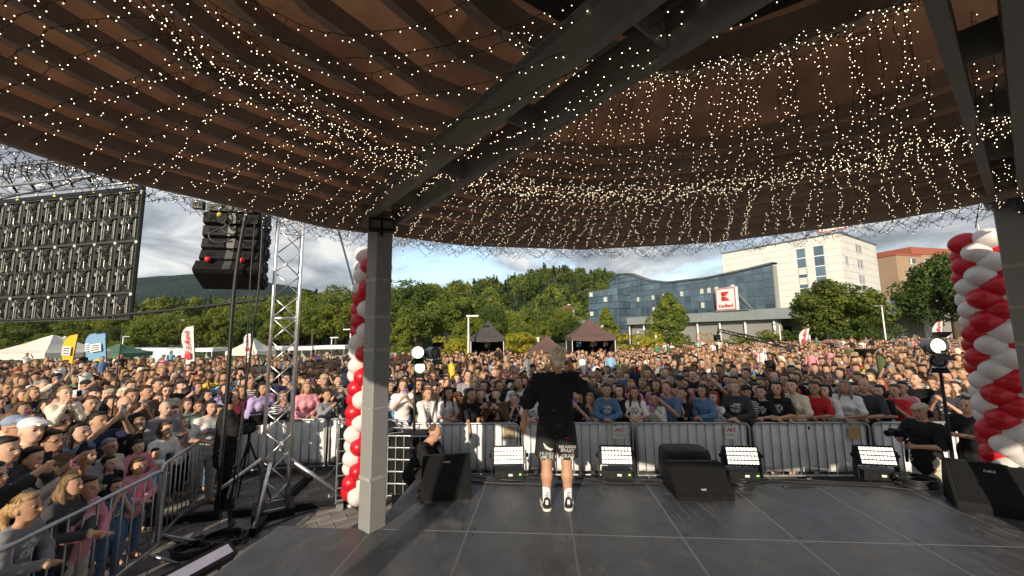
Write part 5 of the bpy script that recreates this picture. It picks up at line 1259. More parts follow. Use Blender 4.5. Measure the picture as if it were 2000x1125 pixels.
# ================================================================== people: bodies grown as one smooth surface
def _cone(P, a, b, ra, rb, sy=1.0):
    a, b = np.asarray(a, float), np.asarray(b, float); S = np.array([1, 1/sy, 1]); p = (P-a)*S; ba = (b-a)*S; l2 = max(1e-9, ba@ba)
    h = np.clip((p@ba)/l2, 0, 1); return np.linalg.norm(p - h[..., None]*ba, axis=-1) - (ra + (rb-ra)*h)
def _ell(P, c, r, rot=None):
    p = P - np.asarray(c, float)
    if rot is not None: p = p @ np.asarray(rot)
    r = np.asarray(r, float); k0 = np.linalg.norm(p/r, axis=-1); k1 = np.linalg.norm(p/(r*r), axis=-1) + 1e-9
    return k0*(k0-1)/k1
def sdf_mesh(prims, vox, k=.03):
    """prims: (kind, args..., ) evaluated in their own boxes, smooth union, then surface nets -> V, F"""
    lo, hi = np.full(3, 9.), np.full(3, -9.); bb = []
    for p in prims:
        if p[0] == 'c': a, b, r = np.asarray(p[1], float), np.asarray(p[2], float), max(p[3], p[4]); l, h = np.minimum(a, b)-r, np.maximum(a, b)+r
        else: c, r = np.asarray(p[1], float), np.max(p[2]); l, h = c-r, c+r
        bb.append((l, h)); lo = np.minimum(lo, l); hi = np.maximum(hi, h)
    lo = lo-3*vox; n = np.ceil((hi+3*vox-lo)/vox).astype(int)+1
    D = np.full(n, .25, np.float32)
    for p, (l, h) in zip(prims, bb):
        m = max(3*vox, k*1.5); i0 = np.maximum(0, np.floor((l-m-lo)/vox).astype(int)); i1 = np.minimum(n, np.ceil((h+m-lo)/vox).astype(int)+1)
        ax = [lo[q] + vox*np.arange(i0[q], i1[q]) for q in range(3)]; P = np.stack(np.meshgrid(*ax, indexing='ij'), -1)
        kk = k
        if p[0] == 'c': d = _cone(P, *p[1:6]) ; kk = p[6] if len(p) > 6 else k
        else: d = _ell(P, *p[1:4]); kk = p[4] if len(p) > 4 else k
        s = D[i0[0]:i1[0], i0[1]:i1[1], i0[2]:i1[2]]
        if len(p) > 7 and p[7] == 'cut': s[...] = np.maximum(s, -d); continue
        hh = np.clip(kk - np.abs(s-d), 0, None)/kk; s[...] = np.minimum(s, d) - hh*hh*kk*.25
    ins = D < 0; c = ins[:-1, :-1, :-1].astype(np.int8)
    c = sum(ins[i:n[0]-1+i, j:n[1]-1+j, q:n[2]-1+q].astype(np.int8) for i in (0, 1) for j in (0, 1) for q in (0, 1))
    act = (c > 0) & (c < 8); idx = np.argwhere(act); N = len(idx); ID = np.full(act.shape, -1, np.int64); ID[act] = np.arange(N)
    off = np.array([(i, j, q) for i in (0, 1) for j in (0, 1) for q in (0, 1)]); val = np.stack([D[tuple((idx+o).T)] for o in off], 1)
    acc = np.zeros((N, 3)); cnt = np.zeros(N)
    for a in range(8):
        for b in range(a+1, 8):
            if np.abs(off[a]-off[b]).sum() != 1: continue
            va, vb = val[:, a], val[:, b]; mk = (va < 0) != (vb < 0); t = np.where(mk, va/(va-vb+1e-12), 0)
            acc += np.where(mk[:, None], off[a] + t[:, None]*(off[b]-off[a]), 0); cnt += mk
    V = lo + vox*(idx + acc/cnt[:, None]); F = []
    for ax in range(3):
        a, b = [(1, 2), (2, 0), (0, 1)][ax]; sl0 = [slice(None)]*3; sl1 = [slice(None)]*3; sl0[ax] = slice(0, -1); sl1[ax] = slice(1, None)
        s0, s1 = ins[tuple(sl0)], ins[tuple(sl1)]; e = np.argwhere(s0 != s1)
        if len(e) == 0: continue
        flip = s0[tuple(e.T)]; da = np.zeros(3, int); da[a] = 1; db = np.zeros(3, int); db[b] = 1
        q = np.stack([ID[tuple((e-da-db).T)], ID[tuple((e-db).T)], ID[tuple(e.T)], ID[tuple((e-da).T)]], 1)
        q[~flip] = q[~flip][:, ::-1]; F.append(q)
    return V, np.concatenate(F)
M['skin'] = mat('skin', (.5, .3, .2), .55, var=.07, scale=9, objcol=True, spec=.35)
M['eye'] = mat('dark_eye', (.035, .022, .018), .3, var=0)
M['brow'] = mat('eyebrow', (.14, .085, .055), .7, var=0)
M['lip'] = mat('lips', (.36, .13, .10), .5, var=0)
M['cloth'] = mat('clothing', (.5, .5, .5), .85, var=.14, scale=7, objcol=True, bump=.35, bscale=11, spec=.2)
M['hair'] = mat('hair', (.1, .06, .03), .55, var=.35, scale=22, objcol=True, bump=.5, bscale=60, spec=.3)
M['sole'] = mat('shoe_rubber', (.65, .63, .60), .6, var=.1)
V3 = lambda *a: np.array(a, float)
# adult of 1.75 m standing at the origin, looking along -y
def rig(kind='m', arms='down', legs='stand', lean=0.0, head_turn=0.0, head_tilt=0.0):
    J = {}; f = kind == 'f'; c = kind == 'k'
    sh = .165 if f else .185; hip = .095
    J['hipc'] = V3(0, 0, .93); J['chest'] = V3(0, 0, 1.28); J['neck'] = V3(0, .005, 1.47); J['head'] = V3(0, -.015, 1.635)
    J['shL'], J['shR'] = V3(sh, 0, 1.405), V3(-sh, 0, 1.405)     # L is the figure's left, +x when it looks along -y
    J['hipL'], J['hipR'] = V3(hip, 0, .90), V3(-hip, 0, .90)
    def arm(s, el, wr): J['el'+s], J['wr'+s] = V3(*el), V3(*wr)
    S = 1
    for s, sg in (('L', 1), ('R', -1)):
        if arms == 'down': arm(s, (sg*(sh+.075), .015, 1.13), (sg*(sh+.085), -.06, .885))
        elif arms == 'rail': arm(s, (sg*(sh+.10), -.10, 1.15), (sg*.02, -.30, 1.10 + .02*(sg > 0)))
        elif arms == 'phone': arm(s, (sg*(sh+.05), -.16, 1.20), (sg*.055, -.34, 1.42))
        elif arms == 'phonehi': arm(s, (sg*(sh+.09), -.20, 1.42), (sg*.06, -.32, 1.66))
        elif arms == 'wave': arm(s, *(((sg*(sh+.075), .015, 1.13), (sg*(sh+.085), -.06, .885)) if sg > 0 else ((sg*(sh+.14), -.08, 1.55), (sg*(sh+.10), -.14, 1.80))))
        elif arms == 'fold': arm(s, (sg*(sh+.075), -.04, 1.14), (-sg*.07, -.20, 1.17))
        elif arms == 'clasp': arm(s, (sg*(sh+.07), -.03, 1.14), (sg*.03, -.24, 1.12))
        elif arms == 'hang': arm(s, (sg*(sh-.02), -.26, 1.14), (sg*.10, -.34, .90))
        elif arms == 'face': arm(s, (sg*(sh+.02), -.18, 1.18), (sg*.06, -.17, 1.46))
    J['ankL'], J['ankR'] = V3(hip+.02, .02, .09), V3(-hip-.02, .02, .09); J['knL'], J['knR'] = V3(hip+.01, -.01, .50), V3(-hip-.01, -.01, .50)
    J['turn'] = head_turn; J['tilt'] = head_tilt
    if lean:
        cs, sn = math.cos(lean), math.sin(lean)
        for q in list(J):
            if isinstance(J[q], np.ndarray) and q[:2] in ('ch', 'ne', 'he', 'sh', 'el', 'wr'):
                p = J[q] - J['hipc']; J[q] = J['hipc'] + V3(p[0], p[1]*cs - p[2]*sn, p[1]*sn + p[2]*cs)
    return J
def head_frame(J):
    a, t = J['turn'], J['tilt']; Rz = np.array([[math.cos(a), -math.sin(a), 0], [math.sin(a), math.cos(a), 0], [0, 0, 1]])
    Rx = np.array([[1, 0, 0], [0, math.cos(t), -math.sin(t)], [0, math.sin(t), math.cos(t)]]); return Rz @ Rx
def H(J, p, hs=1.0): return J['head'] + head_frame(J) @ (np.asarray(p, float)*hs)
def head_prims(J, hs=1.0):
    Rm = head_frame(J); h = lambda *p: H(J, p, hs)
    pr = [('e', h(0, .012, .025), V3(.076, .097, .098)*hs, Rm, .03), ('e', h(0, -.030, -.035), V3(.060, .068, .075)*hs, Rm, .04), ('e', h(0, -.055, -.085), V3(.034, .034, .026)*hs, Rm, .03),
          ('c', h(0, -.090, .015), h(0, -.112, -.026), .010*hs, .015*hs, 1.0, .014), ('e', h(.030, -.083, .022), V3(.024, .012, .009)*hs, Rm, .012), ('e', h(-.030, -.083, .022), V3(.024, .012, .009)*hs, Rm, .012),
          ('e', h(.078, .014, -.008), V3(.012, .022, .032)*hs, Rm, .010), ('e', h(-.078, .014, -.008), V3(.012, .022, .032)*hs, Rm, .010), ('e', h(0, -.090, -.062), V3(.026, .014, .012)*hs, Rm, .010)]
    return pr
def hand_prims(w, d, up, s=1.0, curl=.4, spread=.18, thumb=1):
    """palm and five bent fingers; d points from wrist to fingers, up is the back of the hand"""
    d = np.asarray(d, float)/np.linalg.norm(d); up = np.asarray(up, float); up = up - d*(up@d); up /= np.linalg.norm(up); sd = np.cross(d, up)*thumb
    pr = [('c', w, w + d*.085*s, .026*s, .032*s, 1.0, .02), ('c', w + d*.03*s + sd*.012*s, w + d*.085*s + sd*.020*s, .019*s, .016*s, 1.0, .02), ('c', w + d*.03*s - sd*.012*s, w + d*.08*s - sd*.022*s, .018*s, .015*s, 1.0, .02)]
    for i, (o, L) in enumerate(((.030, .070), (.010, .080), (-.011, .075), (-.030, .058))):
        b = w + d*.085*s + sd*o*s; a1 = (i-1.5)*-spread; dd = d*math.cos(a1) + sd*math.sin(a1); e1 = b + (dd*math.cos(curl*.5) - up*math.sin(curl*.5))*L*.5*s; e2 = e1 + (dd*math.cos(curl*1.4) - up*math.sin(curl*1.4))*L*.5*s
        pr += [('c', b, e1, .0095*s, .0085*s, 1.0, .006), ('c', e1, e2, .0085*s, .007*s, 1.0, .006)]
    b = w + d*.025*s + sd*.026*s; e1 = b + (d*.6 + sd*.7 - up*.25)*.042*s; e2 = e1 + (d*.92 + sd*.25 - up*.25)*.034*s
    pr += [('c', b, e1, .013*s, .0105*s, 1.0, .01), ('c', e1, e2, .0105*s, .008*s, 1.0, .006)]
    return pr
def body_prims(J, kind='m', hs=1.0, fat=1.0, fine=False, hands=None):
    f = kind == 'f'; pr = head_prims(J, hs); n, ch, hp = J['neck'], J['chest'], J['hipc']
    nr = .050 if f else .058
    pr += [('c', n - V3(0, 0, .03), J['head'] + V3(0, .01, -.06), nr, nr*.92, 1.0, .03)]
    wst = (ch+hp)/2 - V3(0, 0, .03)
    pr += [('c', ch + V3(.055, 0, .02), ch + V3(-.055, 0, .02), .115*fat, .115*fat, .80, .06), ('c', ch, wst, .125*fat, (.108 if f else .122)*fat, .78, .06), ('c', wst, hp, (.11 if f else .122)*fat, .130*fat, .78, .06), ('c', hp + V3(.05, 0, -.03), hp + V3(-.05, 0, -.03), .118*fat, .118*fat, .85, .06)]
    if f: pr += [('e', ch + V3(.07, -.085, -.01), V3(.06, .06, .06), None, .04), ('e', ch + V3(-.07, -.085, -.01), V3(.06, .06, .06), None, .04)]
    for s, sg in (('L', 1), ('R', -1)):
        sh, el, wr = J['sh'+s], J['el'+s], J['wr'+s]; k = .86 if f else 1.0
        pr += [('c', n - V3(0, 0, .015), sh, .050, .060*k, 1.0, .05), ('c', sh, el, .054*k, .041*k, 1.0, .03), ('c', el, wr, .041*k, .027*k, 1.0, .02)]
        dv = wr-el; dv = dv/np.linalg.norm(dv)
        if hands and s in hands: pr += hand_prims(wr, *hands[s])
        elif fine: pr += hand_prims(wr, dv, V3(sg*.8, -.3, .5) if abs(dv[2]) < .7 else V3(sg, 0, 0), .95, .7, .08, sg)
        else: pr += [('c', wr, wr + dv*.09, .032, .030, 1.0, .02), ('c', wr + dv*.09, wr + dv*.145, .028, .017, 1.0, .02)]
        hq, kn, an = J['hip'+s], J['kn'+s], J['ank'+s]
        pr += [('c', hq, kn, .088*fat, .057, 1.0, .04), ('c', kn, kn + (an-kn)*.35 + V3(0, .014, 0), .056, .062, 1.0, .03), ('c', kn + (an-kn)*.35 + V3(0, .014, 0), an, .062, .038, 1.0, .03), ('c', an + V3(0, .02, -.04), an + V3(sg*.02, -.15, -.055), .040, .034, 1.0, .03)]
    return pr
def paint_face(V, F, J, hs):
    Rm = head_frame(J); C = (V[F].mean(1) - J['head']) @ Rm / hs; mi = np.zeros(len(F), np.int32)
    for sx in (-1, 1): mi[(((C[:, 0]-sx*.031)/.0155)**2 + ((C[:, 2]-.008)/.0070)**2 < 1) & (C[:, 1] < -.03)] = 1
    for sx in (-1, 1): mi[(((C[:, 0]-sx*.033)/.023)**2 + ((C[:, 2]-.030)/.0045)**2 < 1) & (C[:, 1] < -.03)] = 3
    mi[((C[:, 0]/.025)**2 + ((C[:, 2]+.064)/.0085)**2 < 1) & (C[:, 1] < -.05)] = 2
    return mi
def top_prims(J, kind='m', sleeve=1.0, fat=1.0, loose=.016, hem=.86, hood=False):
    f = kind == 'f'; n, ch, hp = J['neck'], J['chest'], J['hipc']; g = loose; wst = (ch+hp)/2 - V3(0, 0, .03); hm = V3(hp[0], hp[1], hem)
    pr = [('c', ch + V3(.06, 0, .03), ch + V3(-.06, 0, .03), .118*fat+g, .118*fat+g, .82, .06), ('c', ch, wst, .130*fat+g, .126*fat+g, .80, .06), ('c', wst, hp, .126*fat+g, .138*fat+g, .82, .06), ('c', hp + V3(.03, 0, 0), hm + V3(.03, 0, 0), .128*fat+g, .134*fat+g, .84, .05), ('c', hp - V3(.03, 0, 0), hm - V3(.03, 0, 0), .128*fat+g, .134*fat+g, .84, .05)]
    if f: pr += [('e', ch + V3(.07, -.085, -.01), V3(.06, .06, .06)+g, None, .05), ('e', ch + V3(-.07, -.085, -.01), V3(.06, .06, .06)+g, None, .05)]
    for s in 'LR':
        sh, el, wr = J['sh'+s], J['el'+s], J['wr'+s]; k = .88 if f else 1.0
        pr += [('c', n - V3(0, 0, .035), sh, .052+g*.6, .058*k+g, 1.0, .05)]
        if sleeve > .01:
            e = sh + (el-sh)*min(1, sleeve*2); pr += [('c', sh, e, .056*k+g, .048*k+g*1.15, 1.0, .03)]
            if sleeve > .5: pr += [('c', el, el + (wr-el)*min(1, (sleeve-.5)*2), .046*k+g, .034*k+g*.9, 1.0, .03)]
    if hood: pr += [('c', n + V3(.06, .06, -.02), n + V3(-.06, .06, -.02), .05, .05, 1.0, .04), ('c', n + V3(.05, -.03, -.035), n + V3(-.05, -.03, -.035), .035, .035, 1.0, .03)]
    return pr
def leg_prims(J, length=1.0, g=.014, fat=1.0):
    hp = J['hipc']; pr = [('c', hp + V3(.05, 0, .03), hp + V3(-.05, 0, .03), .125*fat+g*.4, .125*fat+g*.4, .86, .05), ('c', hp + V3(.05, 0, -.05), hp + V3(-.05, 0, -.05), .122*fat+g, .122*fat+g, .86, .05)]
    for s in 'LR':
        hq, kn, an = J['hip'+s], J['kn'+s], J['ank'+s]; e = hq + (kn-hq)*min(1, length*2); pr += [('c', hq, e, .090*fat+g, .062+g*1.3, 1.0, .03)]
        if length > .5: pr += [('c', kn, kn + (an-kn)*min(1, (length-.5)*2), .060+g, .046+g, 1.0, .03)]
    return pr
def hair_prims(J, style, hs=1.0):
    Rm = head_frame(J); h = lambda *p: H(J, p, hs); e = lambda c, r, k=.025: ('e', h(*c), V3(*r)*hs, Rm, k); q = lambda a, b, ra, rb, k=.03: ('c', h(*a), h(*b), ra*hs, rb*hs, 1.0, k)
    cap = [e((0, .030, .043), (.0805, .088, .084)), e((0, -.016, .098), (.062, .058, .030))]
    if style == 'short': return cap + [e((0, .055, -.005), (.078, .065, .072))]
    if style == 'crop': return [e((0, .026, .042), (.079, .091, .082)), e((0, .05, 0), (.074, .058, .062))]
    if style == 'curly':
        r = random.Random(5); return cap + [e((.085*math.cos(a)*math.cos(b), .03 + .085*math.sin(a)*math.cos(b), .055 + .075*math.sin(b)), (.034,)*3, .015) for a, b in [(r.uniform(0, 6.28), r.uniform(0, 1.5)) for _ in range(34)] if not (math.sin(a) < -.55 and b < .7)]
    side = [q((.070, .012, .04), (.080, .016, -.10), .020, .024), q((-.070, .012, .04), (-.080, .016, -.10), .020, .024)]
    if style == 'bob': return cap + side + [e((0, .07, -.03), (.088, .055, .10))]
    if style == 'long': return cap + side + [e((0, .07, -.03), (.086, .055, .10)), q((.082, .01, -.09), (.095, -.02, -.27), .032, .026), q((-.082, .01, -.09), (-.095, -.02, -.27), .032, .026), q((.05, .085, -.08), (.045, .10, -.33), .055, .04), q((-.05, .085, -.08), (-.045, .10, -.33), .055, .04)]
    if style == 'tail': return cap + [e((0, .055, 0), (.078, .062, .07)), q((0, .125, .03), (0, .155, -.02), .030, .036), q((0, .155, -.02), (0, .135, -.22), .036, .018)]
    if style == 'nobase': return []
    if style == 'cap': return [e((0, .020, .064), (.088, .100, .066)), ('c', h(.035, -.085, .072), h(-.035, -.085, .072), .030*hs, .030*hs, 1.0, .02), ('c', h(.030, -.140, .062), h(-.030, -.140, .062), .016*hs, .016*hs, 1.0, .03)]
    if style == 'hat': return [e((0, .015, .065), (.092, .105, .062)), e((0, .01, .050), (.135, .145, .018), .02)]
    return cap
def wrinkle(V, F, amp, seed=0):
    """push cloth in and out along its normals in soft folds"""
    n = np.cross(V[F[:, 2]]-V[F[:, 0]], V[F[:, 3]]-V[F[:, 1]]); N = np.zeros_like(V)
    for k in range(4): np.add.at(N, F[:, k], n)
    N /= np.linalg.norm(N, axis=1)[:, None] + 1e-9; r = np.random.default_rng(seed); D = np.zeros(len(V))
    for k in range(7):
        w = r.normal(size=3)*np.array([16, 16, 26])*(1 + k*.25); D += np.abs(np.sin(V@w + r.uniform(0, 6.28)))**1.5/(1 + k*.3)
    return V + N*((D - D.mean())*amp)[:, None]
def mk(name, prims, vox, m, k=.03, mi=None, folds=0.0):
    V, F = sdf_mesh(prims, vox, k)
    if folds: V = wrinkle(V, F, folds, len(V))
    return np_mesh(name, V, F, m, True, mi)
def body_mesh(J, vox, kind='m', hs=1.0, fat=1.0, fine=False, hands=None, cut=None):
    V, F = sdf_mesh(body_prims(J, kind, hs, fat, fine, hands), vox); return np_mesh('person', V, F, [M['skin'], M['eye'], M['lip'], M['brow']], True, paint_face(V, F, J, hs))
SKINS = [(.56, .34, .23), (.50, .29, .19), (.60, .38, .27), (.45, .25, .155), (.54, .30, .20)]
HAIRC = {'brown': (.060, .032, .016), 'dark': (.016, .011, .009), 'blond': (.32, .20, .085), 'grey': (.30, .29, .27), 'red': (.22, .045, .018), 'light brown': (.14, .075, .033), 'platinum': (.70, .60, .44)}
CLOTH = {'black': (.014, .014, .015), 'white': (.72, .70, .67), 'grey': (.22, .22, .23), 'navy': (.018, .026, .060), 'pink': (.62, .26, .30), 'red': (.50, .025, .03), 'beige': (.46, .42, .36), 'denim blue': (.09, .16, .28), 'sky blue': (.22, .42, .62), 'olive': (.085, .10, .04), 'burgundy': (.16, .02, .035), 'cream': (.66, .58, .45), 'green': (.06, .22, .10), 'orange': (.62, .18, .04), 'lilac': (.40, .32, .52), 'brown': (.13, .075, .045), 'yellow': (.65, .48, .06), 'charcoal': (.05, .05, .055), 'mint': (.30, .48, .38)}

def dress_cloth():
    """prints and stripes on some of the garments"""
    nt = M['cloth'].node_tree; N = nt.nodes; L = nt.links; b = N['Principled BSDF']; src = b.inputs['Base Color'].links[0].from_socket
    oi = N.new('ShaderNodeObjectInfo'); tc = N.new('ShaderNodeTexCoord'); sp = N.new('ShaderNodeSeparateXYZ'); L.new(tc.outputs['Object'], sp.inputs[0])
    def m(op, a, b_=None):
        n = N.new('ShaderNodeMath'); n.operation = op
        for i, v in enumerate((a, b_)):
            if v is None: continue
            if isinstance(v, (int, float)): n.inputs[i].default_value = v
            else: L.new(v, n.inputs[i])
        return n.outputs[0]
    x, y, z, rnd = sp.outputs[0], sp.outputs[1], sp.outputs[2], oi.outputs['Random']
    nz = N.new('ShaderNodeTexNoise'); nz.inputs['Scale'].default_value = 26; nz.inputs['Detail'].default_value = 1; L.new(tc.outputs['Object'], nz.inputs['Vector'])
    patch = m('MULTIPLY', m('MULTIPLY', m('LESS_THAN', m('ABSOLUTE', x), .085), m('LESS_THAN', m('ABSOLUTE', m('SUBTRACT', z, 1.25)), .085)), m('MULTIPLY', m('LESS_THAN', y, -.06), m('GREATER_THAN', nz.outputs[0], .50)))
    patch = m('MULTIPLY', patch, m('LESS_THAN', rnd, .36))
    stripe = m('MULTIPLY', m('GREATER_THAN', m('SINE', m('MULTIPLY', z, 150)), .15), m('GREATER_THAN', rnd, .91)); stripe = m('MULTIPLY', stripe, m('LESS_THAN', z, 1.5))
    fac = m('MULTIPLY', m('MAXIMUM', patch, stripe), .85)
    inv = N.new('ShaderNodeInvert'); L.new(src, inv.inputs['Color']); hs = N.new('ShaderNodeHueSaturation'); hs.inputs['Value'].default_value = .62; hs.inputs['Saturation'].default_value = .5; L.new(inv.outputs[0], hs.inputs['Color'])
    mx = N.new('ShaderNodeMix'); mx.data_type = 'RGBA'; L.new(fac, mx.inputs[0]); L.new(src, mx.inputs[6]); L.new(hs.outputs[0], mx.inputs[7]); L.new(mx.outputs[2], b.inputs['Base Color'])
dress_cloth()
def comb_hair():
    nt = M['hair'].node_tree; N = nt.nodes; L = nt.links; b = N['Principled BSDF']
    tc = N.new('ShaderNodeTexCoord'); mp = N.new('ShaderNodeMapping'); mp.inputs['Scale'].default_value = (90, 90, 9); L.new(tc.outputs['Object'], mp.inputs[0])
    n = N.new('ShaderNodeTexNoise'); n.inputs['Scale'].default_value = 1.0; n.inputs['Detail'].default_value = 3; L.new(mp.outputs[0], n.inputs['Vector'])
    src = b.inputs['Base Color'].links[0].from_socket; mr = N.new('ShaderNodeMapRange'); mr.inputs[1].default_value = .3; mr.inputs[2].default_value = .7; mr.inputs[3].default_value = .45; mr.inputs[4].default_value = 1.5; L.new(n.outputs[0], mr.inputs[0])
    hv = N.new('ShaderNodeHueSaturation'); L.new(src, hv.inputs['Color']); L.new(mr.outputs[0], hv.inputs['Value']); L.new(hv.outputs[0], b.inputs['Base Color'])
    bp = N.new('ShaderNodeBump'); bp.inputs['Strength'].default_value = .7; bp.inputs['Distance'].default_value = .012; L.new(n.outputs[0], bp.inputs['Height']); L.new(bp.outputs[0], b.inputs['Normal'])
comb_hair()

def strand_hair(J, style, hs=1.0, seed=1, n=260):
    """locks of hair as tapered ribbons laid over the head and hanging free"""
    r = np.random.default_rng(seed); V, F = [], []
    L = {'short': .0, 'crop': 0, 'bob': .10, 'long': .30, 'tail': 0, 'curly': .05}[style]
    fr = head_frame(J); tail0 = np.array([0, .125, .03])
    for i in range(n):
        phi = r.uniform(-math.pi, math.pi)                      # 0 = back of the head
        face = abs(phi) > math.pi*.62
        th1 = (.80 if face else r.uniform(1.75, 2.1) if L or style == 'tail' else r.uniform(1.2, 1.95)); th0 = r.uniform(.05, .35) if not style in ('short', 'crop') else r.uniform(.0, 1.0)
        if th0 > th1: th0 = th1*.3
        pts = []; m = 7; k = 1.02 + r.uniform(0, .05)
        for q in range(m):
            th = th0 + (th1-th0)*q/(m-1); ph = phi*(1 - (.10*q/(m-1) if face else 0))
            p = np.array([math.sin(th)*math.sin(ph)*.0805*k, .028 + math.sin(th)*math.cos(ph)*.090*k, .043 + math.cos(th)*.086*k]) + r.normal(0, .0016, 3)
            if style == 'tail' and q > 3: f = (q-3)/(m-4); p = p*(1-f) + (tail0 + r.normal(0, .010, 3))*f
            pts.append(J['head'] + fr @ (p*hs))
        if style == 'tail':
            for q in range(4): pts.append(J['head'] + fr @ ((tail0 + np.array([0, .03 - .008*q, -.05*(q+1)]))*hs) + r.normal(0, .010, 3))
        elif L and not face:
            wv = r.uniform(0, 6.28); out = fr @ np.array([math.sin(phi), math.cos(phi)*.6, 0])
            for q in range(6):
                pts.append(pts[-1] + np.array([0, 0, -L*hs/6*r.uniform(.8, 1.1)]) + out*(.006*math.sin(wv + q) - .002*q*(q > 2)) + r.normal(0, .0025, 3) + np.array([0, -.006 if abs(phi) > 1.3 and q > 1 else 0, 0]))
        pts = np.array(pts); c0 = J['head'] + np.array([0, .02, 0]); b = len(V)
        for q in range(len(pts)):
            d = pts[min(q+1, len(pts)-1)] - pts[max(q-1, 0)]; nn = pts[q]-c0; sd = np.cross(d, nn); sd /= np.linalg.norm(sd) + 1e-9; w = .0062*hs*(1 - .75*(q/(len(pts)-1))**2)
            V += [pts[q]-sd*w, pts[q]+sd*w]
        F += [(b+2*q, b+2*q+1, b+2*q+3, b+2*q+2) for q in range(len(pts)-1)]
    return np.array(V), np.array(F)
def hair_mesh(J, style, hs, vox, seed=1, n=260):
    V, F = sdf_mesh(hair_prims(J, style, hs), vox, .022)
    if style in ('short', 'bob', 'long', 'tail', 'curly', 'crop'):
        W, G_ = strand_hair(J, style, hs, seed, n); F = np.concatenate([F, G_ + len(V)]); V = np.concatenate([V, W])
    return np_mesh('hair', V, F, M['cloth'] if style in ('cap', 'hat') else M['hair'], True)
# ================================================================== the performer
def add_person(loc, rz, scale, body, parts, skin, label, group=None, dz=0.0):
    o = put('person', body, None, (loc[0], loc[1], loc[2]+dz), rz, skin); o.scale = (scale,)*3 if not isinstance(scale, tuple) else scale
    tag(o, label, 'person', group)
    for nm, me, col in parts: put(nm, me, o, color=col)
    return o
M['print'] = mat('grey_print', (.34, .34, .33), .8, var=.5, scale=40)
M['tee_blk'] = mat('black_jersey', (.017, .017, .018), .88, var=.25, scale=6, bump=.4, bscale=9, spec=.15)
def performer():
    P = atz(1090, 992, .75); J = rig('m'); vx = .0085
    J['head'] = V3(-.025, -.03, 1.635); J['turn'] = R(28); J['tilt'] = R(-4)
    J['shL'], J['shR'] = V3(.20, .01, 1.41), V3(-.20, .0, 1.42)
    # seen from behind: the figure's left arm hangs at the picture's left, its right arm lifts the microphone
    J['elL'], J['wrL'] = V3(.325, .03, 1.17), V3(.365, -.01, .965)
    J['elR'], J['wrR'] = V3(-.315, -.13, 1.31), V3(-.215, -.20, 1.525)
    J['ankL'], J['ankR'] = V3(.125, .02, .09), V3(-.115, .0, .09); J['knL'], J['knR'] = V3(.115, 0, .50), V3(-.110, -.01, .50)
    mic_d = V3(.55, .10, .12)
    hands = {'L': (V3(.20, -.05, -1), V3(.5, .85, .1), 1.05, .25, .20, -1), 'R': (V3(.22, -.05, .55), V3(-.7, .2, .5), 1.0, 1.5, .03, 1)}
    body = body_mesh(J, vx, 'm', 1.0, 1.0, True, hands)
    n, ch, hp = J['neck'], J['chest'], J['hipc']
    # boxy oversized tee with wide elbow-length sleeves
    tee = [('c', ch + V3(.07, 0, .03), ch + V3(-.07, 0, .03), .128, .128, .80, .05), ('c', ch + V3(.072, 0, 0), V3(.072, .005, .86), .128, .130, .92, .05), ('c', ch + V3(-.072, 0, 0), V3(-.072, .005, .86), .128, .130, .92, .05), ('c', n + V3(0, 0, -.045), ch, .080, .12, .9, .05)]
    for s in 'LR':
        tee += [('c', n - V3(0, 0, .035), J['sh'+s], .066, .078, 1.0, .05), ('c', J['sh'+s], J['sh'+s] + (J['el'+s]-J['sh'+s])*1.0, .080, .094, 1.0, .04)]
    V, F = sdf_mesh(tee, vx); r = np.random.default_rng(3)
    # cloth folds, then flat-cut hems at waist
    V = wrinkle(V, F, .0085, 4); V = V + (np.sin(V[:, 2:3]*31 + V[:, 0:1]*22) * np.sin(V[:, 0:1]*17 - V[:, 2:3]*9)*.006)*np.stack([V[:, 0]*0+.3, np.sign(V[:, 1]), V[:, 0]*0], 1)
    keep = V[F].mean(1)[:, 2] > .815; V[:, 2] = np.maximum(V[:, 2], .80); tee_me = np_mesh('t_shirt', V, F, M['tee_blk'], True)
    sh = [('c', hp + V3(.06, 0, .0), hp + V3(-.06, 0, .0), .135, .135, .90, .05)]
    for s, sg in (('L', 1), ('R', -1)):
        sh += [('c', J['hip'+s] + V3(sg*.015, 0, -.02), J['kn'+s] + V3(sg*.015, 0, .10), .112, .122, .95, .02)]
    V, F = sdf_mesh(sh, vx); V[:, 2] = np.maximum(V[:, 2], .545); sm = bpy.data.materials.new('printed_shorts'); shorts = np_mesh('shorts', V, F, sm, True)
    sm.use_nodes = True; nt = sm.node_tree; N = nt.nodes; L = nt.links; b = N['Principled BSDF']; b.inputs['Roughness'].default_value = .85
    tc = N.new('ShaderNodeTexCoord'); sp = N.new('ShaderNodeSeparateXYZ'); L.new(tc.outputs['Object'], sp.inputs[0])
    nz = N.new('ShaderNodeTexNoise'); nz.inputs['Scale'].default_value = 9; nz.inputs['Detail'].default_value = 1.0; mp = N.new('ShaderNodeMapping'); mp.inputs['Scale'].default_value = (2.6, 2.0, 1.1); L.new(tc.outputs['Object'], mp.inputs[0]); L.new(mp.outputs[0], nz.inputs['Vector'])
    r1 = N.new('ShaderNodeValToRGB'); L.new(nz.outputs[0], r1.inputs[0]); r1.color_ramp.interpolation = 'CONSTANT'; r1.color_ramp.elements[0].color = (0, 0, 0, 1); r1.color_ramp.elements[1].position = .535; r1.color_ramp.elements[1].color = (1, 1, 1, 1)
    mr = N.new('ShaderNodeMapRange'); mr.inputs[1].default_value = .60; mr.inputs[2].default_value = .585; L.new(sp.outputs[2], mr.inputs[0])
    mu = N.new('ShaderNodeMath'); mu.operation = 'MULTIPLY'; L.new(r1.outputs[0], mu.inputs[0]); L.new(mr.outputs[0], mu.inputs[1])
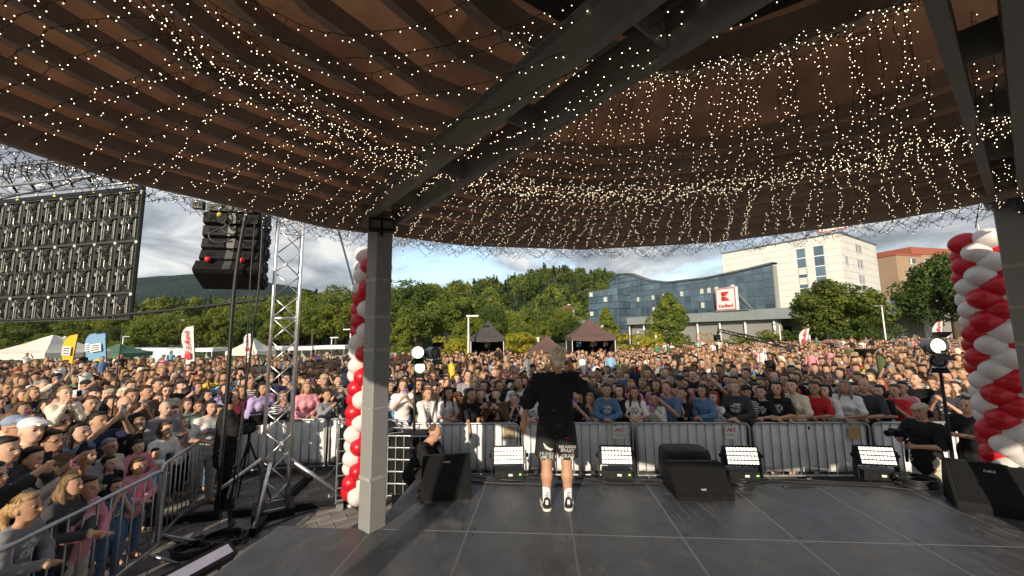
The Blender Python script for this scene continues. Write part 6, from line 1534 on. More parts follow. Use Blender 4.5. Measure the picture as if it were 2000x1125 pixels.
    mx = N.new('ShaderNodeMix'); mx.data_type = 'RGBA'; L.new(mu.outputs[0], mx.inputs[0]); mx.inputs[6].default_value = (.012, .012, .013, 1); mx.inputs[7].default_value = (.55, .55, .52, 1); L.new(mx.outputs[2], b.inputs['Base Color'])
    hair = hair_prims(J, 'short'); rr = random.Random(4)
    for k in range(46):
        a, bb = rr.uniform(0, 6.28), rr.uniform(.1, 1.5); d = V3(math.cos(a)*math.cos(bb)*.080, .028 + math.sin(a)*math.cos(bb)*.090, .050 + math.sin(bb)*.088)
        if d[1] < -.05 and d[2] < .08: continue
        hair.append(('c', H(J, d*.9), H(J, d*1.10 + V3(0, .004, .014)), .016, .006, 1.0, .012))
    Vh, Fh = sdf_mesh(hair, .007, .02); Wh, Gh = strand_hair(J, 'short', 1.04, 9, 520); hair_me = np_mesh('hair', np.concatenate([Vh, Wh]), np.concatenate([Fh, Gh+len(Vh)]), M['hair'], True)
    o = add_person((P.x, P.y, .75), R(180)+R(-4), 1.0, body, [('t_shirt', tee_me, CLOTH['black']), ('shorts', shorts, None), ('hair', hair_me, HAIRC['platinum'])], (.46, .255, .165),
                   'performer in black t-shirt and printed shorts singing into a microphone on stage')
    for s, sg in (('L', 1), ('R', -1)):
        an = J['ank'+s]; sock = [('c', an + V3(0, 0, -.03), an + V3(0, .008, .14), .045, .047, 1.0, .02)]
        so = put('sock', mk('sock', sock, .008, M['cloth']), o, color=(.82, .82, .80))
        me = text_mesh('sock_print', 'Nb', .055, M['cloth_blk'], .001); q = put('sock_print', me, so, (an[0]+.0, an[1]+.055, an[2]+.07)); q.rotation_euler = (R(90), R(90), R(180))
        toe = an + V3(sg*.035, -.17, -.055)
        up = [('c', an + V3(0, .045, -.045), an + V3(sg*.012, -.06, -.035), .043, .046, 1.0, .03), ('c', an + V3(sg*.012, -.06, -.035), toe, .046, .040, 1.0, .03), ('c', an + V3(0, .05, -.02), an + V3(0, .048, .015), .036, .034, 1.0, .02)]
        up = [(p[0], p[1], p[2], p[3], p[4], p[5], p[6]) for p in up]; Vs, Fs = sdf_mesh(up, .007); Vs[:, 2] = np.maximum(Vs[:, 2], .026)
        shoe = put('shoe', np_mesh('shoe', Vs, Fs, M['cloth_blk'], True), o)
        sl = [('c', an + V3(0, .045, -.07), an + V3(sg*.012, -.06, -.07), .050, .052, 1.0, .03), ('c', an + V3(sg*.012, -.06, -.07), toe + V3(0, 0, -.015), .052, .047, 1.0, .03)]
        Vs, Fs = sdf_mesh(sl, .007); Vs[:, 2] = np.clip(Vs[:, 2], .002, .032); put('sole', np_mesh('sole', Vs, Fs, M['sole'], True), shoe)
        mb = MB(); mb.path([(an[0]+sg*.046, an[1]+.05, .075), (an[0]+sg*.056, an[1]-.02, .052), (an[0]+sg*.060, an[1]-.09, .085)], [.004, .010, .003], 5); obj('side_swoosh', mb, M['sole'], shoe, True)
        mb = MB(); mb.box((an[0], an[1]+.085, .10), (.030, .012, .045)); obj('heel_tab', mb, M['sole'], shoe)
    for k, (x, z, s, rx, body_) in enumerate(((-.115, .695, .042, 0, 'RELAXGO'), (-.115, .655, .048, 4, 'BRAXT'), (-.115, .598, .056, -3, 'GRAY'), (.115, .62, .052, 3, 'HUND'), (.115, .575, .052, -4, 'PNUN'))):
        me = text_mesh('shorts_print', body_, s, M['print'], .001, bold=.0012); q = put('shorts_print', me, o.children[1]); q.location = (x, .127 + (0.004 if z < .64 else 0), z); q.rotation_euler = (R(90), R(rx), R(180))
    mb = MB(); mb.path([(.15, .128, .735), (.12, .134, .69), (.07, .134, .665), (.045, .132, .675)], [.006, .018, .016, .006], 6); obj('shorts_print', mb, M['sole'], o.children[1], True)
    mb = MB(); mb.path([(-.135, .13, .785), (-.115, .133, .80), (-.095, .132, .785)], .006, 5); obj('shorts_emblem', mb, M['red'], o.children[1], True)
    me = text_mesh('back_label', 'SAIN', .022, M['led_mid'], .0006); q = put('back_label', me, o.children[0], (0, .120, 1.42)); q.rotation_euler = (R(78), 0, R(180))
    # microphone, held in the raised hand
    w = J['wrR']; base = w + V3(.22, -.05, .55)/np.linalg.norm(V3(.22, -.05, .55))*.085
    mo = o.matrix_basis.copy()
    hd = H(J, (0, -.15, -.06)); d = hd-base; d = d/np.linalg.norm(d)
    mc = thing('microphone', 'black handheld microphone at the mouth of the performer', 'microphone', (0, 0, 0))
    mc.location = o.location; mc.rotation_euler = o.rotation_euler
    mb = MB(); mb.tube(base - d*.10, base + d*.085, .015, .021, n=12); obj('handle', mb, M['blackmetal'], mc, True)
    mb = MB(); mb.sphere(base + d*.105, .027, 14, 10); obj('grille_ball', mb, M['led_mid'], mc, True)
    return o
perf = performer()
PERF = Vector((perf.location.x, perf.location.y, 0))
# ================================================================== crowd: a small wardrobe of bodies, worn in many colours
VX = .0155
KINDS = {}
def make_set(kind, arms, lean=0, fat=1.0, vox=VX, turn=0, tilt=0, key=None, fine=False):
    J = rig(kind if kind != 'k' else 'f', arms, 'stand', lean, turn, tilt); hs = 1.20 if kind == 'k' else 1.0
    if kind == 'k': J['head'] = J['head'] + V3(0, 0, .035)
    b = body_mesh(J, .0108, 'm' if kind != 'f' else 'f', hs, fat, fine)
    tops = {}
    for nm, sl in (('tee', .42), ('long', .96)):
        tops[nm] = mk('top', top_prims(J, 'f' if kind == 'f' else 'm', sl, fat, .016 if nm == 'tee' else .022, .86, nm == 'long'), .0135, M['cloth'], folds=.006)
    KINDS[key or (kind, arms)] = (J, hs, b, tops, mk('trousers', leg_prims(J, .95, .014, fat), vox*1.15, M['cloth'], folds=.005), {})
    return KINDS[key or (kind, arms)]
def hair_for(key, style, vox=.0125):
    J, hs, b, tops, tr, hc = KINDS[key]
    if style not in hc: hc[style] = hair_mesh(J, style, hs, vox, len(hc)+3)
    return hc[style]
for kind in ('m', 'f', 'k'):
    for arms in ('down', 'rail', 'phone', 'fold') + (('phonehi',) if kind != 'k' else ('hang', 'face')):
        make_set(kind, arms, lean=R(7) if arms == 'rail' else R(16) if arms == 'hang' else 0)
make_set('m', 'down', fat=1.18, key=('m', 'stout'))
def glasses_for(key):
    J, hs, hc = KINDS[key][0], KINDS[key][1], KINDS[key][5]
    if 'gl' not in hc:
        mb = MB()
        for sx in (-1, 1):
            mb.path([H(J, (sx*.033 + .025*math.cos(a), -.100 + .012*abs(math.cos(a))*(.5), .006 + .019*math.sin(a)), hs) for a in np.linspace(0, 6.283, 12, endpoint=False)], .0036, 4, closed=True)
            mb.path([H(J, p_, hs) for p_ in ((sx*.058, -.092, .012), (sx*.080, -.04, .014), (sx*.082, .02, .012))], .003, 4)
        hc['gl'] = mb.mesh('glasses', M['blackmetal'])
    return hc['gl']
POSE = {'down': 'standing', 'stout': 'standing', 'rail': 'leaning on the rail', 'phone': 'holding a phone', 'phonehi': 'raising a phone', 'fold': 'with folded arms', 'hang': 'dangling arms over rail', 'face': 'with hands at the face', 'clasp': 'with clasped hands'}
PHONE = {}
def phone(o, key, where, rear=None):
    """phone held between the raised hands, a thing of its own"""
    J = KINDS[key][0]; c = (J['wrL']+J['wrR'])/2 + V3(0, -.05, .115)
    if 'p' not in PHONE:
        mb = MB(); mb.box((0, 0, 0), (.078, .009, .160)); me = mb.mesh('phone_body', [M['cloth']]); bm = bmesh.new(); bm.from_mesh(me); bmesh.ops.bevel(bm, geom=bm.edges[:], offset=.004, segments=2, affect='EDGES'); bm.to_mesh(me); bm.free(); PHONE['p'] = me
        mb = MB()
        for x, z in ((.02, .055), (.02, .03), (-.002, .043)): mb.lathe([(.009, 0), (.009, .003)], (x, -.0045, z), 8, Matrix.Rotation(R(90), 3, 'X'))
        PHONE['l'] = mb.mesh('phone_lenses', M['blackmetal'])
        mb = MB(); mb.box((0, .0052, 0), (.070, .0012, .150)); PHONE['s'] = mb.mesh('phone_screen', M['lens'])
    Mx = Matrix.Translation(o.location) @ Matrix.Rotation(o.rotation_euler[2], 4, 'Z'); p = Mx @ Vector(c*o.scale[0])
    t = thing('phone', 'phone of ' + where, 'phone', p, o.rotation_euler[2], 'phones held up in the crowd')
    col = random.choice([(.02, .02, .022), (.02, .02, .022), (.03, .035, .05), (.6, .28, .32), (.5, .5, .5), (.25, .18, .4), (.02, .02, .022)])
    put('case', PHONE['p'], t, color=col); put('camera_lenses', PHONE['l'], t); put('screen', PHONE['s'], t)
USED = {}
def vary(c, a, b):
    k = random.uniform(a, b); return tuple(x*k for x in c)
GARM = {'tee': 't-shirt', 'long': 'pullover'}
def crowd_person(x, y, face, where, kind=None, arms=None, top=None, col=None, style=None, hairc=None, scale=None, z=0.0, trousers=True, legcol=None, group='people in the crowd'):
    kind = kind or random.choices(['m', 'f', 'k'], [.40, .48, .12])[0]
    arms = arms or random.choices(['down', 'fold', 'phone', 'phonehi' if kind != 'k' else 'face'], [.60, .13, .17, .10])[0]
    key = (kind, arms)
    if kind == 'm' and arms == 'down' and random.random() < .25: key = ('m', 'stout')
    top = top or random.choice(['tee', 'tee', 'long'])
    col = col or random.choices(list(CLOTH), [34, 22, 10, 9, 5, 2, 4, 6, 2, 2, 2, 3, 1, 1, 1, 3, .6, 10, .8])[0]
    if style is None: style = random.choices(['short', 'crop', 'cap', 'curly', 'bald'], [.5, .2, .16, .05, .09])[0] if kind == 'm' else random.choices(['long', 'tail', 'bob', 'curly'], [.55, .25, .15, .05])[0] if kind == 'f' else random.choice(['long', 'short', 'tail', 'cap', 'short', 'bob'])
    hairc = hairc or random.choices(list(HAIRC), [5, 5, 3, 1, .4, 3, .2])[0]
    J, hs, b, tops, tr, hc = KINDS[key]
    if scale is None: scale = random.uniform(.98, 1.06) if kind == 'm' else random.uniform(.92, .99) if kind == 'f' else random.uniform(.70, .84)
    parts = [('top', tops[top], vary(CLOTH[col], .85, 1.15))]
    if trousers: parts.append(('trousers', tr, legcol or CLOTH[random.choice(['denim blue', 'black', 'navy', 'denim blue', 'beige', 'charcoal'])]))
    if style != 'bald':
        capc = random.choice([(.02, .02, .022), (.7, .7, .68), (.25, .3, .4), (.4, .33, .2), (.02, .02, .022)])
        parts.append(('cap' if style in ('cap', 'hat') else 'hair', hair_for(key, style), capc if style in ('cap', 'hat') else vary(HAIRC[hairc], .6, 1.3)))
    lab = 'person in %s %s %s, %s' % (col, GARM[top], POSE[key[1]], where)
    if len(lab.split()) > 16: lab = 'person in %s %s, %s' % (col, GARM[top], where)
    if (random.random() < .13 and 'barrier' not in where or 'glasses' in where and 'wearing' in where) and 'face' not in key: parts.append(('glasses', glasses_for(key), (.01, .01, .011)))
    o = add_person((x, y, z), face, scale, b, parts, vary(random.choice(SKINS), .82, 1.12), lab, group)
    if 'phone' in key[1]: phone(o, key, 'person in %s %s %s' % (col, GARM[top], where))
    return o
def facing(x, y, jit=.25): return math.atan2(PERF.y-y, PERF.x-x) + math.pi/2 + random.gauss(0, jit)
TAKEN = []
NIND = 0
# ---- left foreground, read off the photograph: head pixel, height of the head's middle, look
def rail_x(y): return -3.62-(y-.9)*.18 if y < 3 else -4.0-(y-3)*.20 if y < 5.15 else -4.55-(y-5.2)*.39
def left_front():
    L = [(28, 1008, 'k', 'rail', 'long', 'grey', 'tail', 'blond', 1.34, 'at the left picture edge'), (118, 962, 'f', 'rail', 'long', 'charcoal', 'long', 'blond', 1.46, 'second along the near left barrier'),
         (92, 925, 'f', 'down', 'long', 'white', 'bob', 'red', 1.50, 'behind the first two at the barrier'), (62, 897, 'f', 'phone', 'long', 'white', 'tail', 'dark', 1.52, 'far left behind the barrier'),
         (100, 862, 'f', 'phone', 'tee', 'brown', 'tail', 'dark', 1.53, 'wearing glasses at the far left'), (168, 890, 'f', 'fold', 'long', 'grey', 'long', 'dark', 1.55, 'in the middle of the left foreground'),
         (213, 872, 'f', 'down', 'tee', 'beige', 'short', 'grey', 1.48, 'right of the grey jacket'), (212, 905, 'f', 'down', 'tee', 'black', 'long', 'dark', 1.42, 'behind the pink-sleeved child'),
         (155, 965, 'k', 'rail', 'long', 'pink', 'tail', 'brown', 1.22, 'third along the near left barrier'), (225, 958, 'k', 'face', 'tee', 'denim blue', 'long', 'dark', 1.25, 'fourth along the near left barrier'),
         (262, 918, 'k', 'rail', 'long', 'pink', 'tail', 'brown', 1.30, 'small at the barrier corner'), (262, 880, 'f', 'rail', 'long', 'pink', 'tail', 'brown', 1.48, 'behind the small pink child'),
         (302, 892, 'm', 'phone', 'tee', 'sky blue', 'short', 'dark', 1.42, 'bent over the barrier corner'), (272, 828, 'f', 'down', 'tee', 'black', 'long', 'blond', 1.56, 'wearing glasses behind the pink pullovers'),
         (190, 822, 'm', 'phonehi', 'tee', 'navy', 'short', 'dark', 1.60, 'left of the black t-shirt and glasses'), (113, 818, 'm', 'down', 'tee', 'white', 'short', 'dark', 1.58, 'carrying a child on the shoulders'),
         (36, 778, 'm', 'down', 'long', 'cream', 'cap', 'dark', 1.66, 'tall at the far left with lettered chest'), (243, 790, 'm', 'down', 'tee', 'black', 'bald', 'dark', 1.60, 'just behind the raised phone'),
         (322, 798, 'm', 'fold', 'long', 'grey', 'bald', 'dark', 1.58, 'near the second left barrier'), (316, 846, 'k', 'rail', 'long', 'white', 'bob', 'brown', 1.20, 'at the second left barrier'),
         (352, 826, 'k', 'face', 'tee', 'white', 'long', 'light brown', 1.25, 'clinging to the second left barrier'), (340, 805, 'f', 'down', 'tee', 'cream', 'long', 'brown', 1.5, 'above the clinging children'),
         (383, 800, 'm', 'rail', 'long', 'green', 'short', 'brown', 1.45, 'left of the camera operator'), (405, 780, 'f', 'down', 'tee', 'white', 'long', 'blond', 1.5, 'directly left of the camera operator'),
         (365, 790, 'f', 'down', 'tee', 'grey', 'long', 'light brown', 1.52, 'two left of the operator'), (60, 840, 'm', 'down', 'tee', 'navy', 'cap', 'dark', 1.6, 'behind the phone holders far left'), (150, 845, 'f', 'down', 'tee', 'denim blue', 'long', 'dark', 1.5, 'between the phone holders'),
         (-20, 930, 'f', 'down', 'long', 'black', 'bob', 'dark', 1.5, 'cut by the left picture edge'), (8, 880, 'f', 'phone', 'long', 'charcoal', 'tail', 'dark', 1.5, 'raising a phone at the picture edge')]
    for (px, py, k, arms, top, col, st, hc, zh, where) in L:
        d = ray(px, py); best = None; back = {'rail': .10, 'face': .16}.get(arms, .22) + max(0, (970-py))*.0052*(1.0 if px < 300 else .55)
        for q in range(400):
            Yq = 2.2 + q*.02; pt = aty(px, py, Yq)
            gap = rail_x(Yq) - pt.x
            if gap >= back: break
        p = pt; zh = min(1.74, max(1.02, p.z)); sc = zh/(1.635 + (.035 if k == 'k' else 0)) * (1.05 if arms == 'rail' else 1.0)
        sc = min(1.07, sc)
        o = crowd_person(p.x, p.y, facing(p.x, p.y, .12), where, k, arms, top, col, st, hc, sc, group='people at the left barrier')
        TAKEN.append((p.x, p.y))
        if 'lettered' in where:
            me = text_mesh('chest_lettering', 'GANT', .10, M['cloth_navy'], .002, bold=.004); q = put('chest_lettering', me, o.children[0], (0, -.172, 1.26)); q.rotation_euler = (R(84), 0, 0)
        if 'carrying' in where:
            c = crowd_person(p.x-.02, p.y+.06, facing(p.x, p.y, .1), 'sitting on shoulders at the far left', 'k', 'face', 'long', 'cream', 'short', 'blond', .62, z=1.02, group='people at the left barrier')
def left_pack():
    i = 0; r = random.Random(8)
    for back, spec in ((.14, 'kfk'), (.60, 'fmk'), (1.10, 'mf'), (1.56, 'mf'), (2.05, 'mf'), (2.5, 'mf'), (3.0, 'mf')):
        y = 3.1 + r.uniform(0, .2)
        while y < 7.4:
            x = rail_x(y) - back - r.uniform(0, .08); y += r.uniform(.40, .52)
            u = 1000 + x/y*FPX
            if u < -60 or (back < .3 and 4.75 < y < 6.0) or any((x-a)**2 + (y-b)**2 < .17 for a, b in TAKEN): continue
            i += 1; kd = r.choice(spec); ar = r.choice(['rail', 'face', 'rail']) if back < .3 else None
            sc = (r.uniform(.76, .86) if kd == 'k' else r.uniform(.92, .99)) if back < .7 else None
            crowd_person(x, y, facing(x, y, .2), '%s among those packed behind the left barriers' % ordinal(i), kd, ar, None, None, None, None, sc, z=0.08 if kd == 'k' and back < .3 else 0, group='people at the left barrier'); TAKEN.append((x, y))
M['cloth_navy'] = mat('navy_print', (.02, .025, .06), .8, var=.1)
left_front(); left_pack()
# ---- front row behind the white barrier
def front_row():
    k = 0; s = .25; out = []
    spec = [('k', 'hang'), ('m', 'down'), ('k', 'rail'), ('k', 'hang'), ('f', 'phone'), ('m', 'phone'), ('k', 'face'), ('k', 'rail'), ('k', 'rail'), ('k', 'phone'), ('f', 'phone'), ('k', 'face'), ('k', 'rail'), ('f', 'down'), ('k', 'rail'), ('k', 'phone'), ('m', 'phone'), ('k', 'face'), ('k', 'rail'), ('k', 'down'), ('f', 'rail'), ('k', 'phone'), ('k', 'rail'), ('k', 'rail'), ('f', 'rail'), ('k', 'rail'), ('k', 'rail'), ('f', 'rail'), ('m', 'rail'), ('k', 'rail'), ('f', 'phone'), ('k', 'face'), ('m', 'rail'), ('f', 'down'), ('k', 'rail')]
    L = (BB-BA).length
    for i, (kd, ar) in enumerate(spec):
        f = (i+.5)/len(spec); p = BA + BD*(L*f); off = .22 + (.10 if ar in ('phone', 'down', 'face') else 0)
        x, y = p.x + random.gauss(0, .04), p.y + off
        if x > 7.2: break
        sc = random.uniform(.76, .86) if kd == 'k' else random.uniform(.93, 1.0)
        up = max(0.0, min(.30, 1.16-1.10*sc)) if ar in ('rail', 'hang') else (.14 if kd == 'k' else 0)
        crowd_person(x, y, facing(x, y, .18), '%s from left at the white barrier' % ordinal(i+1), kd, ar if (kd, ar) in KINDS else 'rail', None, None, None, None, sc, z=up, group='people along the white barrier')
        TAKEN.append((x, y))
front_row()
def tower_row():
    i = 0
    for a, b in (((-5.40, 7.75), (-3.72, 8.02)), ((-3.70, 8.02), (-2.05, 7.68))):
        for f in (.12, .38, .63, .88):
            x, y = a[0] + (b[0]-a[0])*f, a[1] + (b[1]-a[1])*f + .32; i += 1
            kd, ar, tp, cl = [('f', 'rail', 'long', 'lilac'), ('k', 'face', 'tee', 'black'), ('f', 'rail', 'long', 'pink'), ('k', 'phone', 'long', 'grey'), ('k', 'hang', 'long', 'black'), ('k', 'phone', 'long', 'burgundy'), ('k', 'phone', 'long', 'sky blue'), ('f', 'phone', 'tee', 'white')][i-1]
            sc = .82 if kd == 'k' else .97
            crowd_person(x, y, facing(x, y, .15), '%s along the barrier by the tower' % ordinal(i), kd, ar, tp, cl, 'cap' if ar == 'hang' else None, None, sc, z=max(0, min(.3, 1.14-1.10*sc)) if ar in ('rail', 'hang') else .1, group='people along the white barrier'); TAKEN.append((x, y))
    crowd_person(-3.30, 8.75, facing(-3.3, 8.75, .1), 'tall right of the tower', 'm', 'down', 'long', 'black', 'short', 'dark', 1.06); TAKEN.append((-3.30, 8.75))
tower_row()
# ---- rows behind, the nearest as individuals, the rest as one mass
def rows():
    spots = []
    row = 0; Y0 = 7.95
    r = random.Random(21)
    while Y0 < 60:
        dy = .48 + row*.012; dx = .45
        x = -26.0
        while x < 46:
            xx, yy = x + r.gauss(0, .09), Y0 - .04*x*(1 if Y0 < 12 else .4) + r.gauss(0, .10); x += dx*r.uniform(.85, 1.25)*(1 + max(0, Y0-14)*.006)
            u = 1000 + xx/yy*FPX
            if u < -80 or u > 2080: continue
            # far edge of the crowd
            far = np.interp(u, [-80, 250, 690, 760, 900, 1000, 1120, 1250, 1400, 1700, 2080], [17.5, 20, 21, 22, 22.5, 22, 22, 26, 33, 40, 52])
            if yy > far: continue
            # clear ground: stage front, press pit, left of the pillar
            if xx > -2.2 and yy < 7.85 - .045*(xx+2): continue
            if -5.4 < xx <= -2.2 and yy < 8.3: continue
            if xx <= -5.4 and yy < 5.5: continue
            if -6.1 < xx <= -5.4 and yy < 7.9: continue
            if xx < -9.5 and yy < 6.8: continue
            if any((xx-a)**2 + (yy-b)**2 < .18 for a, b in TAKEN): continue
            if any(abs(xx-a) < .5 and abs(yy-b) < .4 for a, b in ((-.9, 7.0),)): continue
            spots.append((xx, yy, row))
        # left wedge between the barriers and the LED wall
        row += 1; Y0 += dy
    for i in range(0):
        xx, yy = r.uniform(-8.8, -5.0), r.uniform(5.0, 7.6)
        lim = -4.35 - (yy-3.0)*.10 if yy < 5.15 else -4.75 - (yy-5.2)*.40
        if xx > lim - .55 or any((xx-a)**2 + (yy-b)**2 < .22 for a, b in TAKEN) or any((xx-a)**2 + (yy-b)**2 < .2 for a, b, _ in spots): continue
        spots.append((xx, yy, 0))
    spots.sort(key=lambda p: p[1] + abs(p[0])*.15)
    return spots
SPOTS = rows()
n_ind = 300 - len([o for o in bpy.data.objects if o.name.startswith('person')])
near, far = SPOTS[:n_ind-12], SPOTS[n_ind-12:]
def place_near():
    rr = sorted(near, key=lambda p: (round((p[1]-7.9)/.55), p[0])); cur = None; k = 0
    for x, y, row in rr:
        q = max(2, round((y + .04*x - 7.9)/.55) + 2)
        side = 'left of tower' if x < -4.6 else 'behind the tower' if x < -2.2 else 'right of pillar'
        if y < 7.6 and x < -4.5: q, side = 1, 'left group'
        USED[(q, side)] = USED.get((q, side), 0) + 1
        where = '%s among those behind the left barriers' % ordinal(USED[(q, side)]) if q == 1 else '%s in %s row %s' % (ordinal(USED[(q, side)]), ordinal(q), side)
        z = 0.0
        crowd_person(x, y, facing(x, y), where, z=z, trousers=(x < -3), group='people in the crowd')
place_near()
def far_crowd():
    """everyone farther back: plain small figures in one object"""
    def ring_mesh(rings, n):
        V = []; F = []
        for (cx, cy, cz, rx, ry) in rings:
            for k in range(n): a = 2*math.pi*k/n; V.append((cx + rx*math.cos(a), cy + ry*math.sin(a), cz))
        for i in range(len(rings)-1):
            for k in range(n): F.append((i*n+k, i*n+(k+1) % n, (i+1)*n+(k+1) % n, (i+1)*n+k))
        return V, F
    def figure(style, pose):
        V, F, C = [], [], []
        def add(v, f, c): b = len(V); V.extend(v); F.extend([tuple(b+i for i in q) for q in f]); C.extend([c]*len(v))
        v, f = ring_mesh([(0, 0, .70, .15, .11), (0, 0, .95, .17, .12), (0, 0, 1.2, .17, .12), (0, 0, 1.36, .20, .11), (0, 0, 1.44, .13, .08), (0, 0, 1.47, .055, .05)], 8); add(v, f, 'top')
        v, f = ring_mesh([(0, 0, 1.45, .052, .05), (0, -.01, 1.54, .048, .05), (0, -.03, 1.545, .045, .055), (0, -.02, 1.60, .072, .085), (0, -.01, 1.67, .076, .092), (0, -.005, 1.72, .066, .08), (0, 0, 1.75, .02, .03)], 8); add(v, f, 'skin')
        for sg in (-1, 1):
            v, f = ring_mesh([(sg*.20, 0, 1.40, .055, .055), (sg*.245, .0, 1.15, .045, .045), (sg*.25, -.04, .92, .035, .035)], 5) if pose == 0 or (pose == 1 and sg > 0) else ring_mesh([(sg*.20, 0, 1.40, .055, .055), (sg*.24, -.12, 1.36, .05, .05), (sg*.23, -.20, 1.42, .045, .045)], 5); add(v, f, 'top')
            if not (pose == 0 or (pose == 1 and sg > 0)): v, f = ring_mesh([(sg*.22, -.20, 1.42, .04, .04), (sg*.12, -.26, 1.62, .03, .03), (sg*.08, -.27, 1.72, .022, .022)], 5); add(v, f, 'skin')
        if style: 
            v, f = ring_mesh([(0, .05, 1.60, .078, .062), (0, .035, 1.68, .086, .080), (0, .000, 1.735, .082, .096), (0, .01, 1.775, .05, .055)], 8); add(v, f, 'hair')
        if style == 2: v, f = ring_mesh([(0, .08, 1.32, .085, .04), (0, .07, 1.5, .10, .055), (0, .05, 1.64, .09, .062)], 8); add(v, f, 'hair')
        if style == 3: v, f = ring_mesh([(0, -.05, 1.715, .07, .13), (0, -.03, 1.72, .088, .11), (0, 0, 1.78, .07, .08)], 8); add(v, f, 'hair')
        return np.array(V), np.array(F), np.array(C)
    figs = [figure(s, p) for s in (1, 2, 3, 1, 2) for p in (0, 0, 1, 2)]
    r = np.random.default_rng(5); VV, FF, CC = [], [], []; off = 0
    cl = list(CLOTH); wt = np.array([20, 20, 8, 7, 6, 4, 6, 5, 4, 2, 2, 5, 2, 2, 2, 3, 1, 5, 2], float); wt /= wt.sum(); hk = list(HAIRC); hw = np.array([5, 4, 4, 1, .5, 4, .2]); hw /= hw.sum()
    for x, y, row in far:
        V, F, C = figs[r.integers(len(figs))]; a = math.atan2(PERF.y-y, PERF.x-x) + math.pi/2 + r.normal(0, .3); s = r.uniform(.90, 1.05) if r.random() > .12 else r.uniform(.7, .82); z = 0
        if r.random() < .035: s = .62; z = 1.0
        c, sn = math.cos(a)*s, math.sin(a)*s; W = np.stack([V[:, 0]*c - V[:, 1]*sn + x, V[:, 0]*sn + V[:, 1]*c + y, V[:, 2]*s + z], 1)
        col = {'top': np.array(CLOTH[cl[r.choice(len(cl), p=wt)]]), 'skin': np.array(SKINS[r.integers(5)])*np.array([.86, .90, .92])*r.uniform(.72, 1.1), 'hair': np.array(HAIRC[hk[r.choice(len(hk), p=hw)]])*r.uniform(.7, 1.3)}
        K = np.empty_like(V)
        for q in ('top', 'skin', 'hair'): K[C == q] = col[q]
        VV.append(W); FF.append(F+off); CC.append(K); off += len(V)
    me = np_mesh('far_crowd', np.concatenate(VV), np.concatenate(FF), mat('crowd_colours', (.5, .5, .5), .8, var=0, attr='tint', spec=.25), True, col=np.concatenate(CC))
    o = struct(put('far_crowd', me), 'stuff'); o['label'] = 'packed far part of the audience filling the square'; o['category'] = 'crowd'
far_crowd()
print('individuals', n_ind, 'spots', len(SPOTS), 'far', len(far))
